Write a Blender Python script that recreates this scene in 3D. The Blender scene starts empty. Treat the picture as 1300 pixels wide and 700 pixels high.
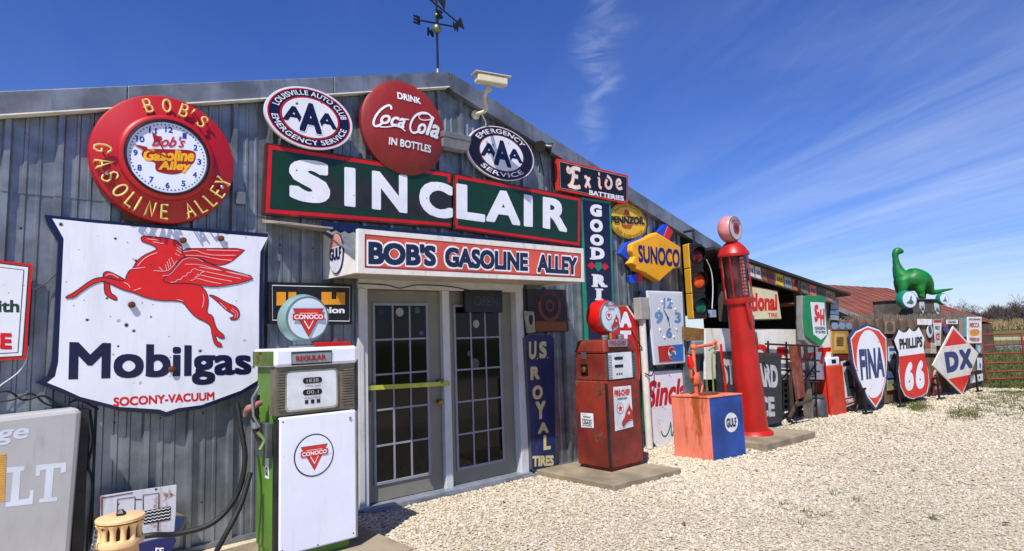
import bpy, math, random, bmesh
import numpy as np
from mathutils import Vector, Matrix
from mathutils.geometry import tessellate_polygon
random.seed(7); rng = np.random.default_rng(7)
SC = bpy.context.scene
COL = SC.collection
# ------------------------------------------------------------------ camera
FPX, CY = 796.2, 337.9
PITCH, ROLL, YAW = 0.112272, -0.035681, 0.715069
_f = Vector((math.sin(YAW)*math.cos(PITCH), math.cos(YAW)*math.cos(PITCH), math.sin(PITCH)))
_r = Vector((math.cos(YAW), -math.sin(YAW), 0)); _u = _r.cross(_f)
CR = _r*math.cos(ROLL)+_u*math.sin(ROLL); CU = -_r*math.sin(ROLL)+_u*math.cos(ROLL); CF = _f
CAM = Vector((0, -5.55, 1.57))
cd = bpy.data.cameras.new('camera'); cam = bpy.data.objects.new('camera', cd); COL.objects.link(cam)
M = Matrix.Identity(4)
for i in range(3):
    M[i][0] = CR[i]; M[i][1] = CU[i]; M[i][2] = -CF[i]; M[i][3] = CAM[i]
cam.matrix_world = M
cd.sensor_width = 36; cd.lens = 36*FPX/1300; cd.shift_y = (CY-350)/1300; cd.clip_end = 2000; cd.clip_start = .05
SC.camera = cam
# ------------------------------------------------------------------ light
SUN = Vector((-1.55, -1.0, 2.6)).normalized()
EL = math.asin(SUN.z); AZ = math.atan2(SUN.x, SUN.y)
ld = bpy.data.lights.new('sun', 'SUN'); ld.energy = 4.9; ld.angle = math.radians(.5); ld.color = (1, .95, .88)
lo = bpy.data.objects.new('sun', ld); COL.objects.link(lo)
lo.rotation_euler = (-SUN).to_track_quat('-Z', 'Y').to_euler(); lo.location = (-10, -10, 20)
SC.view_settings.view_transform = 'Standard'; SC.view_settings.look = 'None'
SC.view_settings.exposure = .31; SC.view_settings.gamma = 1
W_ = bpy.data.worlds.new('World'); SC.world = W_; W_.use_nodes = True
nt = W_.node_tree; N = nt.nodes; L = nt.links
N.clear()
def nd(tree, t, **k):
    n = tree.nodes.new(t)
    for a, b in k.items():
        if a.startswith('i_'): n.inputs[a[2:].replace('_', ' ')].default_value = b
        elif a.startswith('n'): n.inputs[int(a[1:])].default_value = b
        else: setattr(n, a, b)
    return n
out = nd(nt, 'ShaderNodeOutputWorld'); bg = nd(nt, 'ShaderNodeBackground'); bg.inputs[1].default_value = .105
sky = nd(nt, 'ShaderNodeTexSky', sky_type='NISHITA'); sky.sun_disc = False
sky.sun_elevation = EL; sky.sun_rotation = AZ % (2*math.pi); sky.altitude = 600; sky.air_density = 1.0; sky.dust_density = .25; sky.ozone_density = 3.5
hs = nd(nt, 'ShaderNodeHueSaturation'); hs.inputs['Saturation'].default_value = 1.2; hs.inputs['Hue'].default_value = .508
tint = nd(nt, 'ShaderNodeMix', data_type='RGBA', blend_type='MULTIPLY'); tint.inputs[0].default_value = 1; tint.inputs[7].default_value = (.70, .76, 1.10, 1)
L.new(sky.outputs[0], hs.inputs['Color']); L.new(hs.outputs[0], tint.inputs[6])
geo = nd(nt, 'ShaderNodeTexCoord'); sep = nd(nt, 'ShaderNodeSeparateXYZ'); L.new(geo.outputs['Generated'], sep.inputs[0])
def mth(tree, op, a, b=None, c=None, clamp=False):
    n = tree.nodes.new('ShaderNodeMath'); n.operation = op; n.use_clamp = clamp
    for i, v in enumerate((a, b, c)):
        if v is None: continue
        if isinstance(v, (int, float)): n.inputs[i].default_value = v
        else: tree.links.new(v, n.inputs[i])
    return n.outputs[0]
zz = mth(nt, 'ADD', mth(nt, 'MAXIMUM', sep.outputs[2], 0), .06)
px_ = mth(nt, 'DIVIDE', sep.outputs[0], zz); py_ = mth(nt, 'DIVIDE', sep.outputs[1], zz)
cmb = nd(nt, 'ShaderNodeCombineXYZ'); L.new(px_, cmb.inputs[0]); L.new(py_, cmb.inputs[1])
def cloud(rot, sc, nscale, lo_, hi, dist=.6, seed=0):
    du, dv = math.cos(rot), math.sin(rot)
    a_ = mth(nt, 'ADD', mth(nt, 'MULTIPLY', px_, du), mth(nt, 'MULTIPLY', py_, dv)); b_ = mth(nt, 'ADD', mth(nt, 'MULTIPLY', px_, -dv), mth(nt, 'MULTIPLY', py_, du))
    mp = nd(nt, 'ShaderNodeCombineXYZ'); L.new(mth(nt, 'ADD', mth(nt, 'MULTIPLY', a_, sc[0]), seed), mp.inputs[0]); L.new(mth(nt, 'ADD', mth(nt, 'MULTIPLY', b_, sc[1]), seed*1.7), mp.inputs[1])
    no = nd(nt, 'ShaderNodeTexNoise'); no.inputs['Scale'].default_value = nscale; no.inputs['Detail'].default_value = 7; no.inputs['Roughness'].default_value = .58; no.inputs['Distortion'].default_value = dist
    L.new(mp.outputs[0], no.inputs[0])
    mr = nd(nt, 'ShaderNodeMapRange', interpolation_type='SMOOTHSTEP'); mr.inputs[1].default_value = lo_; mr.inputs[2].default_value = hi; L.new(no.outputs[0], mr.inputs[0])
    return mr.outputs[0]
ca = cloud(1.16, (.20, .9, 1), 1.3, .30, .80, .7, 3.1)
cb = cloud(1.0, (.30, 1.6, 1), 3.4, .42, .85, 1.6, 9.7)
# the wisp that runs up over the gable: a band along the line (1.2,1.0)-(2.2,1.95) of the cloud layer
wn = nd(nt, 'ShaderNodeTexNoise'); wn.inputs['Scale'].default_value = 2.6; wn.inputs['Detail'].default_value = 3; L.new(cmb.outputs[0], wn.inputs[0])
dA = mth(nt, 'ABSOLUTE', mth(nt, 'ADD', mth(nt, 'MULTIPLY', mth(nt, 'SUBTRACT', wn.outputs[0], .5), .30), mth(nt, 'ADD', mth(nt, 'SUBTRACT', mth(nt, 'MULTIPLY', px_, .700), mth(nt, 'MULTIPLY', py_, .714)), -.155)))
along = mth(nt, 'ADD', mth(nt, 'MULTIPLY', px_, .714), mth(nt, 'MULTIPLY', py_, .700))
mrb = nd(nt, 'ShaderNodeMapRange', interpolation_type='SMOOTHSTEP'); mrb.inputs[1].default_value = .085; mrb.inputs[2].default_value = .0; L.new(dA, mrb.inputs[0])
mre = nd(nt, 'ShaderNodeMapRange', interpolation_type='SMOOTHSTEP'); mre.inputs[1].default_value = 3.3; mre.inputs[2].default_value = 2.0; L.new(along, mre.inputs[0])
nb = cloud(.5, (1, 1, 1), 5.5, .28, .75, 1.5, 4.4)
wisp = mth(nt, 'MULTIPLY', mth(nt, 'MULTIPLY', mth(nt, 'MULTIPLY', mrb.outputs[0], mre.outputs[0]), nb), .22)
side = nd(nt, 'ShaderNodeMapRange', interpolation_type='SMOOTHSTEP'); side.inputs[1].default_value = .72; side.inputs[2].default_value = .98; side.inputs[3].default_value = .10
L.new(sep.outputs[0], side.inputs[0])
cm = mth(nt, 'ADD', mth(nt, 'MULTIPLY', mth(nt, 'ADD', mth(nt, 'MULTIPLY', ca, .34), mth(nt, 'MULTIPLY', cb, .07)), side.outputs[0]), wisp, clamp=True)
cx = nd(nt, 'ShaderNodeMix', data_type='RGBA'); L.new(cm, cx.inputs[0]); L.new(tint.outputs[2], cx.inputs[6]); cx.inputs[7].default_value = (6.3, 7.0, 8.2, 1)
L.new(cx.outputs[2], bg.inputs[0]); L.new(bg.outputs[0], out.inputs[0])

# ------------------------------------------------------------------ geometry helpers
def ray(x, y): return ((x-650)/FPX)*CR - ((y-CY)/FPX)*CU + CF
def gnd(x, y, z=0.): d = ray(x, y); return CAM + d*((z-CAM.z)/d.z)
def at(x, y, Z): return CAM + ray(x, y)*Z
def z2(ox, oy, s, pts): return [(ox+a/s, oy+b/s) for a, b in pts]
class Frame:
    """upright plane: origin p0, horizontal axis a, outward normal n (towards the yard); points are (u along, v up, d out)"""
    def __init__(s, x, y, dx=1, dy=0):
        l = math.hypot(dx, dy); s.p = Vector((x, y, 0)); s.a = Vector((dx/l, dy/l, 0)); s.n = Vector((dy/l, -dx/l, 0))
    def w(s, u, v, d=0): return s.p + s.a*u + s.n*d + Vector((0, 0, v))
    def px(s, x, y, d=0):
        r = ray(x, y); o = s.p + s.n*d; t = (o-CAM).dot(s.n)/r.dot(s.n); h = CAM + r*t - s.p
        return (h.dot(s.a), h.z)
    def pxs(s, pts, d=0): return [s.px(a, b, d) for a, b in pts]
WF = Frame(0, 0)                       # the front wall
FF = Frame(11.6, -.69, 6.2, -.66)      # the line of the sign fence and open shed
def tris(poly): return tessellate_polygon([[Vector((a, b, 0)) for a, b in poly]])
class MB:
    def __init__(s): s.v = []; s.f = []
    def quad(s, *p): n = len(s.v); s.v += [tuple(q) for q in p]; s.f.append(tuple(range(n, n+len(p)))); return s
    def box(s, fr, u0, u1, v0, v1, d0, d1):
        n = len(s.v)
        for d in (d0, d1):
            for u, v in ((u0, v0), (u1, v0), (u1, v1), (u0, v1)): s.v.append(tuple(fr.w(u, v, d)))
        s.f += [(n+3, n+2, n+1, n), (n+4, n+5, n+6, n+7), (n, n+1, n+5, n+4), (n+1, n+2, n+6, n+5), (n+2, n+3, n+7, n+6), (n+3, n, n+4, n+7)]
        return s
    def hexa(s, p):   # eight points: bottom ring then top ring
        n = len(s.v); s.v += [tuple(q) for q in p]
        s.f += [(n+3, n+2, n+1, n), (n+4, n+5, n+6, n+7), (n, n+1, n+5, n+4), (n+1, n+2, n+6, n+5), (n+2, n+3, n+7, n+6), (n+3, n, n+4, n+7)]
        return s
    def prism(s, fr, poly, d0, d1, sides=True):
        k = len(poly); ar = sum(poly[i][0]*poly[(i+1) % k][1]-poly[(i+1) % k][0]*poly[i][1] for i in range(k))
        if ar < 0: poly = poly[::-1]
        n = len(s.v); T = tris(poly)
        s.v += [tuple(fr.w(u, v, d1)) for u, v in poly]
        for t in T:
            a, b, c = t; A, B, C_ = poly[a], poly[b], poly[c]
            if (B[0]-A[0])*(C_[1]-A[1])-(C_[0]-A[0])*(B[1]-A[1]) < 0: b, c = c, b
            s.f.append((n+a, n+b, n+c))
        if d0 is not None:
            s.v += [tuple(fr.w(u, v, d0)) for u, v in poly]
            for i in range(k): j = (i+1) % k; s.f.append((n+j, n+i, n+k+i, n+k+j))
            for t in T:
                a, b, c = t; A, B, C_ = poly[a], poly[b], poly[c]
                if (B[0]-A[0])*(C_[1]-A[1])-(C_[0]-A[0])*(B[1]-A[1]) < 0: b, c = c, b
                s.f.append((n+k+a, n+k+c, n+k+b))
        return s
    def tube(s, pts, r, n=8, r2=None, cap=True):
        pts = [Vector(p) for p in pts]; b = len(s.v); k = len(pts); up = None
        for i, p in enumerate(pts):
            t = (pts[min(i+1, k-1)]-pts[max(i-1, 0)]).normalized()
            if up is None: up = t.orthogonal().normalized()
            up = (up - t*up.dot(t)); up = up.normalized() if up.length > 1e-6 else t.orthogonal().normalized()
            q = t.cross(up); rr = (r if r2 is None else r+(r2-r)*i/(k-1)) if not isinstance(r, list) else r[i]
            for j in range(n):
                a = 2*math.pi*j/n; s.v.append(tuple(p+up*(rr*math.cos(a))+q*(rr*math.sin(a))))
        for i in range(k-1):
            for j in range(n):
                j2 = (j+1) % n; s.f.append((b+i*n+j, b+i*n+j2, b+(i+1)*n+j2, b+(i+1)*n+j))
        if cap: s.f.append(tuple(b+j for j in range(n))[::-1]); s.f.append(tuple(b+(k-1)*n+j for j in range(n)))
        return s
    def lathe(s, o, axis, prof, n=32, flat=1.):
        """prof: (radius, height along axis); flat squashes the second radial direction"""
        o = Vector(o); ax = Vector(axis).normalized()
        e1 = Vector((0, 0, 1)) if abs(ax.z) < .9 else Vector((1, 0, 0)); e1 = (e1-ax*e1.dot(ax)).normalized(); e2 = ax.cross(e1)
        b = len(s.v); k = len(prof)
        for (r, h) in prof:
            for j in range(n):
                a = 2*math.pi*j/n; s.v.append(tuple(o+ax*h+e1*(r*math.cos(a))+e2*(r*flat*math.sin(a))))
        for i in range(k-1):
            for j in range(n):
                j2 = (j+1) % n; s.f.append((b+i*n+j, b+i*n+j2, b+(i+1)*n+j2, b+(i+1)*n+j))
        s.f.append(tuple(b+j for j in range(n))[::-1]); s.f.append(tuple(b+(k-1)*n+j for j in range(n)))
        return s
    def sphere(s, o, r, n=16, sx=1, sy=1, sz=1):
        m = n//2; b = len(s.v); o = Vector(o)
        for i in range(m+1):
            p = math.pi*i/m
            for j in range(n):
                a = 2*math.pi*j/n; s.v.append(tuple(o+Vector((r*sx*math.sin(p)*math.cos(a), r*sy*math.sin(p)*math.sin(a), r*sz*math.cos(p)))))
        for i in range(m):
            for j in range(n):
                j2 = (j+1) % n; s.f.append((b+i*n+j, b+(i+1)*n+j, b+(i+1)*n+j2, b+i*n+j2))
        return s
    def ribbon(s, fr, pts, w, d, closed=False, w2=None):
        """flat painted line of width w (m) on frame fr at depth d; pts (u,v)"""
        k = len(pts); b = len(s.v)
        for i in range(k):
            a = pts[(i-1) % k] if (closed or i > 0) else pts[i]; c = pts[(i+1) % k] if (closed or i < k-1) else pts[i]
            tx, tz = c[0]-a[0], c[1]-a[1]; l = math.hypot(tx, tz) or 1; ww = (w if not isinstance(w, list) else w[i])/2
            s.v.append(tuple(fr.w(pts[i][0]-tz/l*ww, pts[i][1]+tx/l*ww, d))); s.v.append(tuple(fr.w(pts[i][0]+tz/l*ww, pts[i][1]-tx/l*ww, d)))
        for i in range(k if closed else k-1):
            j = (i+1) % k; s.f.append((b+2*i+1, b+2*j+1, b+2*j, b+2*i))
        return s
def circ(cu, cv, ru, rv=None, n=48, a0=0, a1=360):
    rv = rv or ru; full = abs(a1-a0) >= 360
    return [(cu+ru*math.cos(math.radians(a0+(a1-a0)*i/(n if full else n-1))), cv+rv*math.sin(math.radians(a0+(a1-a0)*i/(n if full else n-1)))) for i in range(n)]
def smooth(pts, it=2, closed=True):
    for _ in range(it):
        q = []; k = len(pts)
        for i in range(k if closed else k-1):
            a, b = pts[i], pts[(i+1) % k]
            q.append(tuple(.75*x+.25*y for x, y in zip(a, b))); q.append(tuple(.25*x+.75*y for x, y in zip(a, b)))
        if not closed: q = [pts[0]]+q+[pts[-1]]
        pts = q
    return pts
def inset(poly, w):
    k = len(poly); ar = sum(poly[i][0]*poly[(i+1) % k][1]-poly[(i+1) % k][0]*poly[i][1] for i in range(k))
    if ar < 0: poly = poly[::-1]
    o = []
    for i in range(k):
        p0, p1, p2 = poly[i-1], poly[i], poly[(i+1) % k]
        def nn(a, b): l = math.hypot(b[0]-a[0], b[1]-a[1]) or 1; return (-(b[1]-a[1])/l, (b[0]-a[0])/l)
        n1, n2 = nn(p0, p1), nn(p1, p2); m = (n1[0]+n2[0], n1[1]+n2[1]); q = m[0]*n1[0]+m[1]*n1[1]; q = max(q, .55)
        o.append((p1[0]+m[0]/q*w, p1[1]+m[1]/q*w))
    return o
# ------------------------------------------------------------------ object helpers
MESHES = {}
def link(name, me, mat=None, parent=None, bev=0, smooth_=False):
    o = bpy.data.objects.new(name, me); COL.objects.link(o)
    if parent is not None: o.parent = parent
    if mat is not None and len(me.materials) == 0: me.materials.append(mat)
    if bev:
        m = o.modifiers.new('bevel', 'BEVEL'); m.width = bev; m.segments = 2; m.limit_method = 'ANGLE'; m.angle_limit = .6
    return o
def mk(name, mb, mat, root=None, parent=None, bev=0, sm=False, origin=None):
    """one mesh object from world-space geometry; root gives the thing whose origin the vertices are relative to"""
    o0 = Vector(root['_o']) if root is not None else (Vector(origin) if origin is not None else Vector((0, 0, 0)))
    me = bpy.data.meshes.new(name)
    me.from_pydata([(x-o0.x, y-o0.y, z-o0.z) for x, y, z in mb.v], [], mb.f); me.update()
    if sm:
        me.polygons.foreach_set('use_smooth', [True]*len(me.polygons))
        me.set_sharp_from_angle(angle=math.radians(40))
    o = link(name, me, mat, parent or root, bev)
    if root is None: o.location = o0
    return o
def thing(name, label, cat, loc, group=None):
    o = bpy.data.objects.new(name, None); COL.objects.link(o); o.empty_display_size = .1
    o.location = loc; o['_o'] = tuple(loc); o['label'] = label; o['category'] = cat
    if group: o['group'] = group
    return o
def tag(o, label, cat, group=None):
    o['label'] = label; o['category'] = cat
    if group: o['group'] = group
    return o
def struct(o): o['kind'] = 'structure'; return o
_tc = {}
def text_geo(s, bold=0., shear=0., sp=1.):
    k = (s, bold, shear, sp)
    if k in _tc: return _tc[k]
    c = bpy.data.curves.new('t', 'FONT'); c.body = s; c.shear = shear; c.space_character = sp; c.resolution_u = 4; c.align_x = 'LEFT'
    o = bpy.data.objects.new('t', c); COL.objects.link(o)
    dg = bpy.context.evaluated_depsgraph_get(); me = bpy.data.meshes.new_from_object(o.evaluated_get(dg))
    V = [(v.co.x, v.co.y) for v in me.vertices]; F = [tuple(p.vertices) for p in me.polygons]
    bpy.data.objects.remove(o); bpy.data.curves.remove(c); bpy.data.meshes.remove(me)
    xs = [v[0] for v in V]; ys = [v[1] for v in V]; x0, x1, y0, y1 = min(xs), max(xs), min(ys), max(ys)
    V = [((a-x0)/(x1-x0), (b-y0)/(y1-y0)) for a, b in V]
    bx, by = bold/(x1-x0+2*bold), bold/(y1-y0+2*bold); G = []
    for f in F:   # faces turned to look out of the sign
        a = sum(V[f[i]][0]*V[f[(i+1) % len(f)]][1]-V[f[(i+1) % len(f)]][0]*V[f[i]][1] for i in range(len(f)))
        G.append(f if a > 0 else f[::-1])
    S = [(0, 0)] if bold < .012 else [(0, 0), (1, 1), (-1, 1), (1, -1), (-1, -1), (1, 0), (-1, 0), (0, 1), (0, -1)]
    if bold > .03:
        S = [(0, 0)]+[(math.copysign(min(1, abs(1.25*math.cos(t))), math.cos(t)), math.copysign(min(1, abs(1.25*math.sin(t))), math.sin(t))) for t in [k*math.pi/12+.01 for k in range(24)]]
        S += [(.5*i, .5*j) for i, j in S[1::3]]
    V2 = []; G2 = []
    for n_, (i, j) in enumerate(S):   # a bold face struck several times, each strike a hair prouder
        k0 = len(V2); V2 += [(bx+a*(1-2*bx)+i*bx, by+b*(1-2*by)+j*by, n_*.00003) for a, b in V]; G2 += [tuple(k0+q for q in f) for f in G]
    V, G = V2, G2
    _tc[k] = (V, G, (x1-x0)/(y1-y0)); return _tc[k]
def text_mb(mb, fr, s, quad, d, bold=.02, shear=0, sp=1., local=False, nub=None):
    """quad TL,TR,BR,BL in photo pixels (or in (u,v) when local) on frame plane at depth d"""
    V, F, _ = text_geo(s, bold, shear, sp); q = quad if local else fr.pxs(quad, d)
    b = len(mb.v)
    for a, c, e_ in V:
        t = (q[0][0]*(1-a)+q[1][0]*a, q[0][1]*(1-a)+q[1][1]*a); o = (q[3][0]*(1-a)+q[2][0]*a, q[3][1]*(1-a)+q[2][1]*a)
        mb.v.append(tuple(fr.w(o[0]*(1-c)+t[0]*c, o[1]*(1-c)+t[1]*c, d+e_)))
    mb.f += [tuple(b+i for i in f) for f in F]; return mb
def arc_mb(mb, fr, s, cu, cv, r0, r1, a0, a1, d, bold=.02, el=1., sp=1.1, flip=False):
    """text on an arc; reads from angle a0 to a1 (degrees); flip for text along the bottom"""
    V, F, _ = text_geo(s, bold, 0, sp); b = len(mb.v)
    for a, c, e_ in V:
        t = math.radians(a0+(a1-a0)*a); r = r1-(r1-r0)*c if flip else r0+(r1-r0)*c
        mb.v.append(tuple(fr.w(cu+r*math.cos(t), cv+r*el*math.sin(t), d+e_)))
    mb.f += [tuple(b+i for i in f) for f in F]; return mb
def rrect(x0, y0, x1, y1, r, n=4):
    o = []
    for cx_, cy_, a in ((x1-r, y1-r, 0), (x0+r, y1-r, 90), (x0+r, y0+r, 180), (x1-r, y0+r, 270)):
        for i in range(n+1): t = math.radians(a+90*i/n); o.append((cx_+r*math.cos(t), cy_+r*math.sin(t)))
    return o
def spline(pts, n=10):
    P = [Vector(p) for p in pts]; P = [P[0]*2-P[1]]+P+[P[-1]*2-P[-2]]; o = []
    for i in range(1, len(P)-2):
        for k in range(n):
            t = k/n; a, b, c, e = P[i-1], P[i], P[i+1], P[i+2]
            o.append(.5*((2*b)+(-a+c)*t+(2*a-5*b+4*c-e)*t*t+(-a+3*b-3*c+e)*t**3))
    return o+[P[-2]]
def rect(x0, y0, x1, y1): return [(x0, y0), (x1, y0), (x1, y1), (x0, y1)]
# ------------------------------------------------------------------ materials
def lin(c): return tuple(((v/255)/12.92 if v/255 <= .04045 else ((v/255+.055)/1.055)**2.4) for v in c)+(1,)
_m = {}
def mat(name, rgb, rough=.5, metal=0., var=.12, scale=6., bump=.0, rust=0., chips=0., streak=0., dirt=0., spec=.5, bscale=60., dirtcol=(95, 80, 62), rust_or_glint_col=(112, 52, 22), coat=0.):
    if name in _m: return _m[name]
    m = bpy.data.materials.new(name); m.use_nodes = True; t = m.node_tree; B = t.nodes['Principled BSDF']; _m[name] = m
    tc = nd(t, 'ShaderNodeTexCoord'); P = tc.outputs['Object']
    def noise(sc, det=4, rg=.55, src=P, dist=0):
        n = nd(t, 'ShaderNodeTexNoise'); n.inputs['Scale'].default_value = sc; n.inputs['Detail'].default_value = det; n.inputs['Roughness'].default_value = rg; n.inputs['Distortion'].default_value = dist; t.links.new(src, n.inputs[0]); return n.outputs[0]
    def ramp(src, a, b):
        n = nd(t, 'ShaderNodeMapRange', interpolation_type='SMOOTHSTEP'); n.inputs[1].default_value = a; n.inputs[2].default_value = b; t.links.new(src, n.inputs[0]); return n.outputs[0]
    def mix(f, a, b):
        n = nd(t, 'ShaderNodeMix', data_type='RGBA')
        if isinstance(f, (int, float)): n.inputs[0].default_value = f
        else: t.links.new(f, n.inputs[0])
        for i, v in ((6, a), (7, b)):
            if isinstance(v, tuple): n.inputs[i].default_value = v
            else: t.links.new(v, n.inputs[i])
        return n.outputs[2]
    base = lin(rgb); c2 = tuple(min(1, v*(1-var*1.6)) for v in base[:3])+(1,); c3 = tuple(min(1, v*(1+var)) for v in base[:3])+(1,)
    col = mix(ramp(noise(scale), .3, .7), c2, c3)
    rgh = rough
    if dirt:
        mp = nd(t, 'ShaderNodeMapping'); mp.inputs['Scale'].default_value = (5, 5, 1.1); t.links.new(P, mp.inputs[0])
        col = mix(mth(t, 'MULTIPLY', ramp(noise(2.6, 8, .7, mp.outputs[0]), .5, .78), dirt), col, lin(dirtcol))
    if streak:
        mp = nd(t, 'ShaderNodeMapping'); mp.inputs['Scale'].default_value = (9, 9, .9); t.links.new(P, mp.inputs[0])
        col = mix(mth(t, 'MULTIPLY', ramp(noise(1.3, 7, .65, mp.outputs[0], .4), .52, .72), streak), col, lin(rust_or_glint_col))
    if rust:
        rm = ramp(noise(3.2, 9, .72), .68-rust*.28, .74-rust*.26)
        col = mix(rm, col, mix(ramp(noise(22, 5), .35, .7), lin(rust_or_glint_col), lin((66, 34, 20))))
        rgh = mth(t, 'ADD', mth(t, 'MULTIPLY', rm, .9-rough), rough)
    if chips:
        vo = nd(t, 'ShaderNodeTexVoronoi'); vo.inputs['Scale'].default_value = 13; t.links.new(P, vo.inputs[0])
        n2 = noise(60, 2); th = mth(t, 'ADD', mth(t, 'MULTIPLY', ramp(noise(5, 2), .50, .72), .19*chips), mth(t, 'MULTIPLY', n2, .085*chips))
        cmk = mth(t, 'LESS_THAN', vo.outputs['Distance'], th)
        col = mix(mth(t, 'MULTIPLY', mth(t, 'LESS_THAN', vo.outputs['Distance'], mth(t, 'MULTIPLY', th, 1.5)), .55), col, lin((138, 92, 62)))
        col = mix(cmk, col, lin((42, 30, 26)))
    t.links.new(col, B.inputs['Base Color'])
    if isinstance(rgh, (int, float)):
        r_ = nd(t, 'ShaderNodeMapRange'); r_.inputs[3].default_value = max(.02, rgh-.07); r_.inputs[4].default_value = min(1, rgh+.1); t.links.new(noise(scale*2.3), r_.inputs[0]); rgh = r_.outputs[0]
    t.links.new(rgh, B.inputs['Roughness']); B.inputs['Metallic'].default_value = metal; B.inputs['Specular IOR Level'].default_value = spec
    B.inputs['Coat Weight'].default_value = coat
    if bump:
        bn = nd(t, 'ShaderNodeBump'); bn.inputs['Strength'].default_value = bump; bn.inputs['Distance'].default_value = .01; t.links.new(noise(bscale, 5), bn.inputs['Height']); t.links.new(bn.outputs[0], B.inputs['Normal'])
    return m
def glass(name, rgb=(30, 36, 40), rough=.04, alpha=None, trans=0.):
    m = bpy.data.materials.new(name); m.use_nodes = True; B = m.node_tree.nodes['Principled BSDF']
    B.inputs['Base Color'].default_value = lin(rgb); B.inputs['Roughness'].default_value = rough; B.inputs['Transmission Weight'].default_value = trans; B.inputs['IOR'].default_value = 1.45
    return m
GALV = mat('galvanised', (136, 143, 148), .42, .62, .22, 4, bump=.12, bscale=160, dirt=.3, dirtcol=(72, 76, 80), streak=.35, rust_or_glint_col=(150, 160, 170))  # pale vertical streaks: white oxide, plus rib highlights painted into the colour
GALVT = mat('galvanised trim', (132, 138, 146), .5, .6, .25, 3, bump=.1, dirt=.55, dirtcol=(70, 66, 62))
WHITE = mat('white enamel', (226, 228, 234), .28, 0, .03, 3, chips=.9, dirt=.12)
WHITEP = mat('white paint', (222, 220, 212), .55, 0, .05, 5, dirt=.4, bump=.1)
LETW = mat('white lettering', (232, 234, 240), .35, 0, .04, 5, chips=.5)
NAVY = mat('navy enamel', (16, 22, 58), .3, 0, .1, chips=.4)
RED = mat('red enamel', (205, 18, 18), .3, 0, .07, chips=.5)
REDF = mat('red paint', (196, 22, 18), .38, 0, .1, chips=.3)
BLACK = mat('black enamel', (16, 16, 20), .35, 0, .2, chips=.4)
RUBBER = mat('rubber', (18, 18, 19), .6)
STEELD = mat('dark steel', (52, 52, 54), .5, .6, .2)
STEEL = mat('steel', (165, 166, 168), .35, .85, .12)
CHROME = mat('chrome', (200, 202, 205), .15, 1., .05)
RUST = mat('rusty iron', (104, 54, 34), .85, .1, .3, 6, bump=.4, rust=.6)
CONC = mat('concrete', (142, 130, 108), .92, 0, .2, 3, bump=.7, dirt=.6, dirtcol=(104, 90, 68))
WIRE = mat('wire', (14, 14, 15), .6)
# ------------------------------------------------------------------ ground
def sheet(name, pts, z, m, n=1):
    mb = MB(); mb.prism.__func__
    T = tris([(p[0], p[1]) for p in pts]); mb.v = [(p[0], p[1], z) for p in pts]
    for a, b, c in T:
        A, B, C_ = pts[a], pts[b], pts[c]
        if (B[0]-A[0])*(C_[1]-A[1])-(C_[0]-A[0])*(B[1]-A[1]) < 0: b, c = c, b
        mb.f.append((a, b, c))
    return struct(mk(name, mb, m))
def ground_mat(name, a, b, c, s1, s2, vor=0, bump=.6):
    m = bpy.data.materials.new(name); m.use_nodes = True; t = m.node_tree; B = t.nodes['Principled BSDF']; B.inputs['Roughness'].default_value = .95; B.inputs['Specular IOR Level'].default_value = .2
    tc = nd(t, 'ShaderNodeTexCoord')
    def ns(s, d=6, r=.6):
        n = nd(t, 'ShaderNodeTexNoise'); n.inputs['Scale'].default_value = s; n.inputs['Detail'].default_value = d; n.inputs['Roughness'].default_value = r; t.links.new(tc.outputs['Object'], n.inputs[0]); return n.outputs[0]
    def rp(x, lo_, hi):
        n = nd(t, 'ShaderNodeMapRange', interpolation_type='SMOOTHSTEP'); n.inputs[1].default_value = lo_; n.inputs[2].default_value = hi; t.links.new(x, n.inputs[0]); return n.outputs[0]
    def mx(f, p, q, bt='MIX'):
        n = nd(t, 'ShaderNodeMix', data_type='RGBA', blend_type=bt)
        for i, v in ((0, f), (6, p), (7, q)):
            if isinstance(v, (tuple, float, int)): n.inputs[i].default_value = v
            else: t.links.new(v, n.inputs[i])
        return n.outputs[2]
    col = mx(rp(ns(s1), .35, .65), lin(a), lin(b)); col = mx(rp(ns(s2, 3), .45, .7), col, lin(c))
    if vor:
        vo = nd(t, 'ShaderNodeTexVoronoi'); vo.inputs['Scale'].default_value = vor; t.links.new(tc.outputs['Object'], vo.inputs[0])
        sp = nd(t, 'ShaderNodeSeparateColor'); t.links.new(vo.outputs['Color'], sp.inputs[0])
        col = mx(.45, col, mx(sp.outputs[0], lin((150, 140, 120)), lin((222, 212, 190))))
        bn = nd(t, 'ShaderNodeBump'); bn.inputs['Strength'].default_value = bump; bn.inputs['Distance'].default_value = .012; bn.invert = True
        t.links.new(vo.outputs['Distance'], bn.inputs['Height']); t.links.new(bn.outputs[0], B.inputs['Normal'])
    t.links.new(col, B.inputs['Base Color']); return m
GRAV = ground_mat('gravel bed', (186, 172, 144), (198, 185, 158), (168, 152, 122), .6, 3.0, 60, bump=.35)
GRASS = ground_mat('field grass', (66, 80, 30), (86, 94, 40), (112, 104, 58), .12, 1.4, 0)
sheet('ground', [(-600, -600), (1400, -600), (1400, 1200), (-600, 1200)], -.012, GRASS)
e1 = gnd(1246, 496); e2 = gnd(1330, 494)
sheet('gravel_yard', [(-12, -14), (26, -14), (e2.x+5, e2.y-3.5), (e2.x, e2.y), (e1.x+.6, e1.y), (17.6, .3), (13, 2.4), (8.4, 9), (8.0, 15), (-3.4, 15), (-3.4, -.4), (-12, -.4)], -.004, GRAV)
pw = [gnd(1180, 446), gnd(1345, 443.5), gnd(1345, 437.5), gnd(1180, 440.2)]
POND = mat('pond', (118, 134, 150), .25, 0, .1, .2)
sheet('pond', [(p.x, p.y) for p in pw], -.004, POND)
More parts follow.
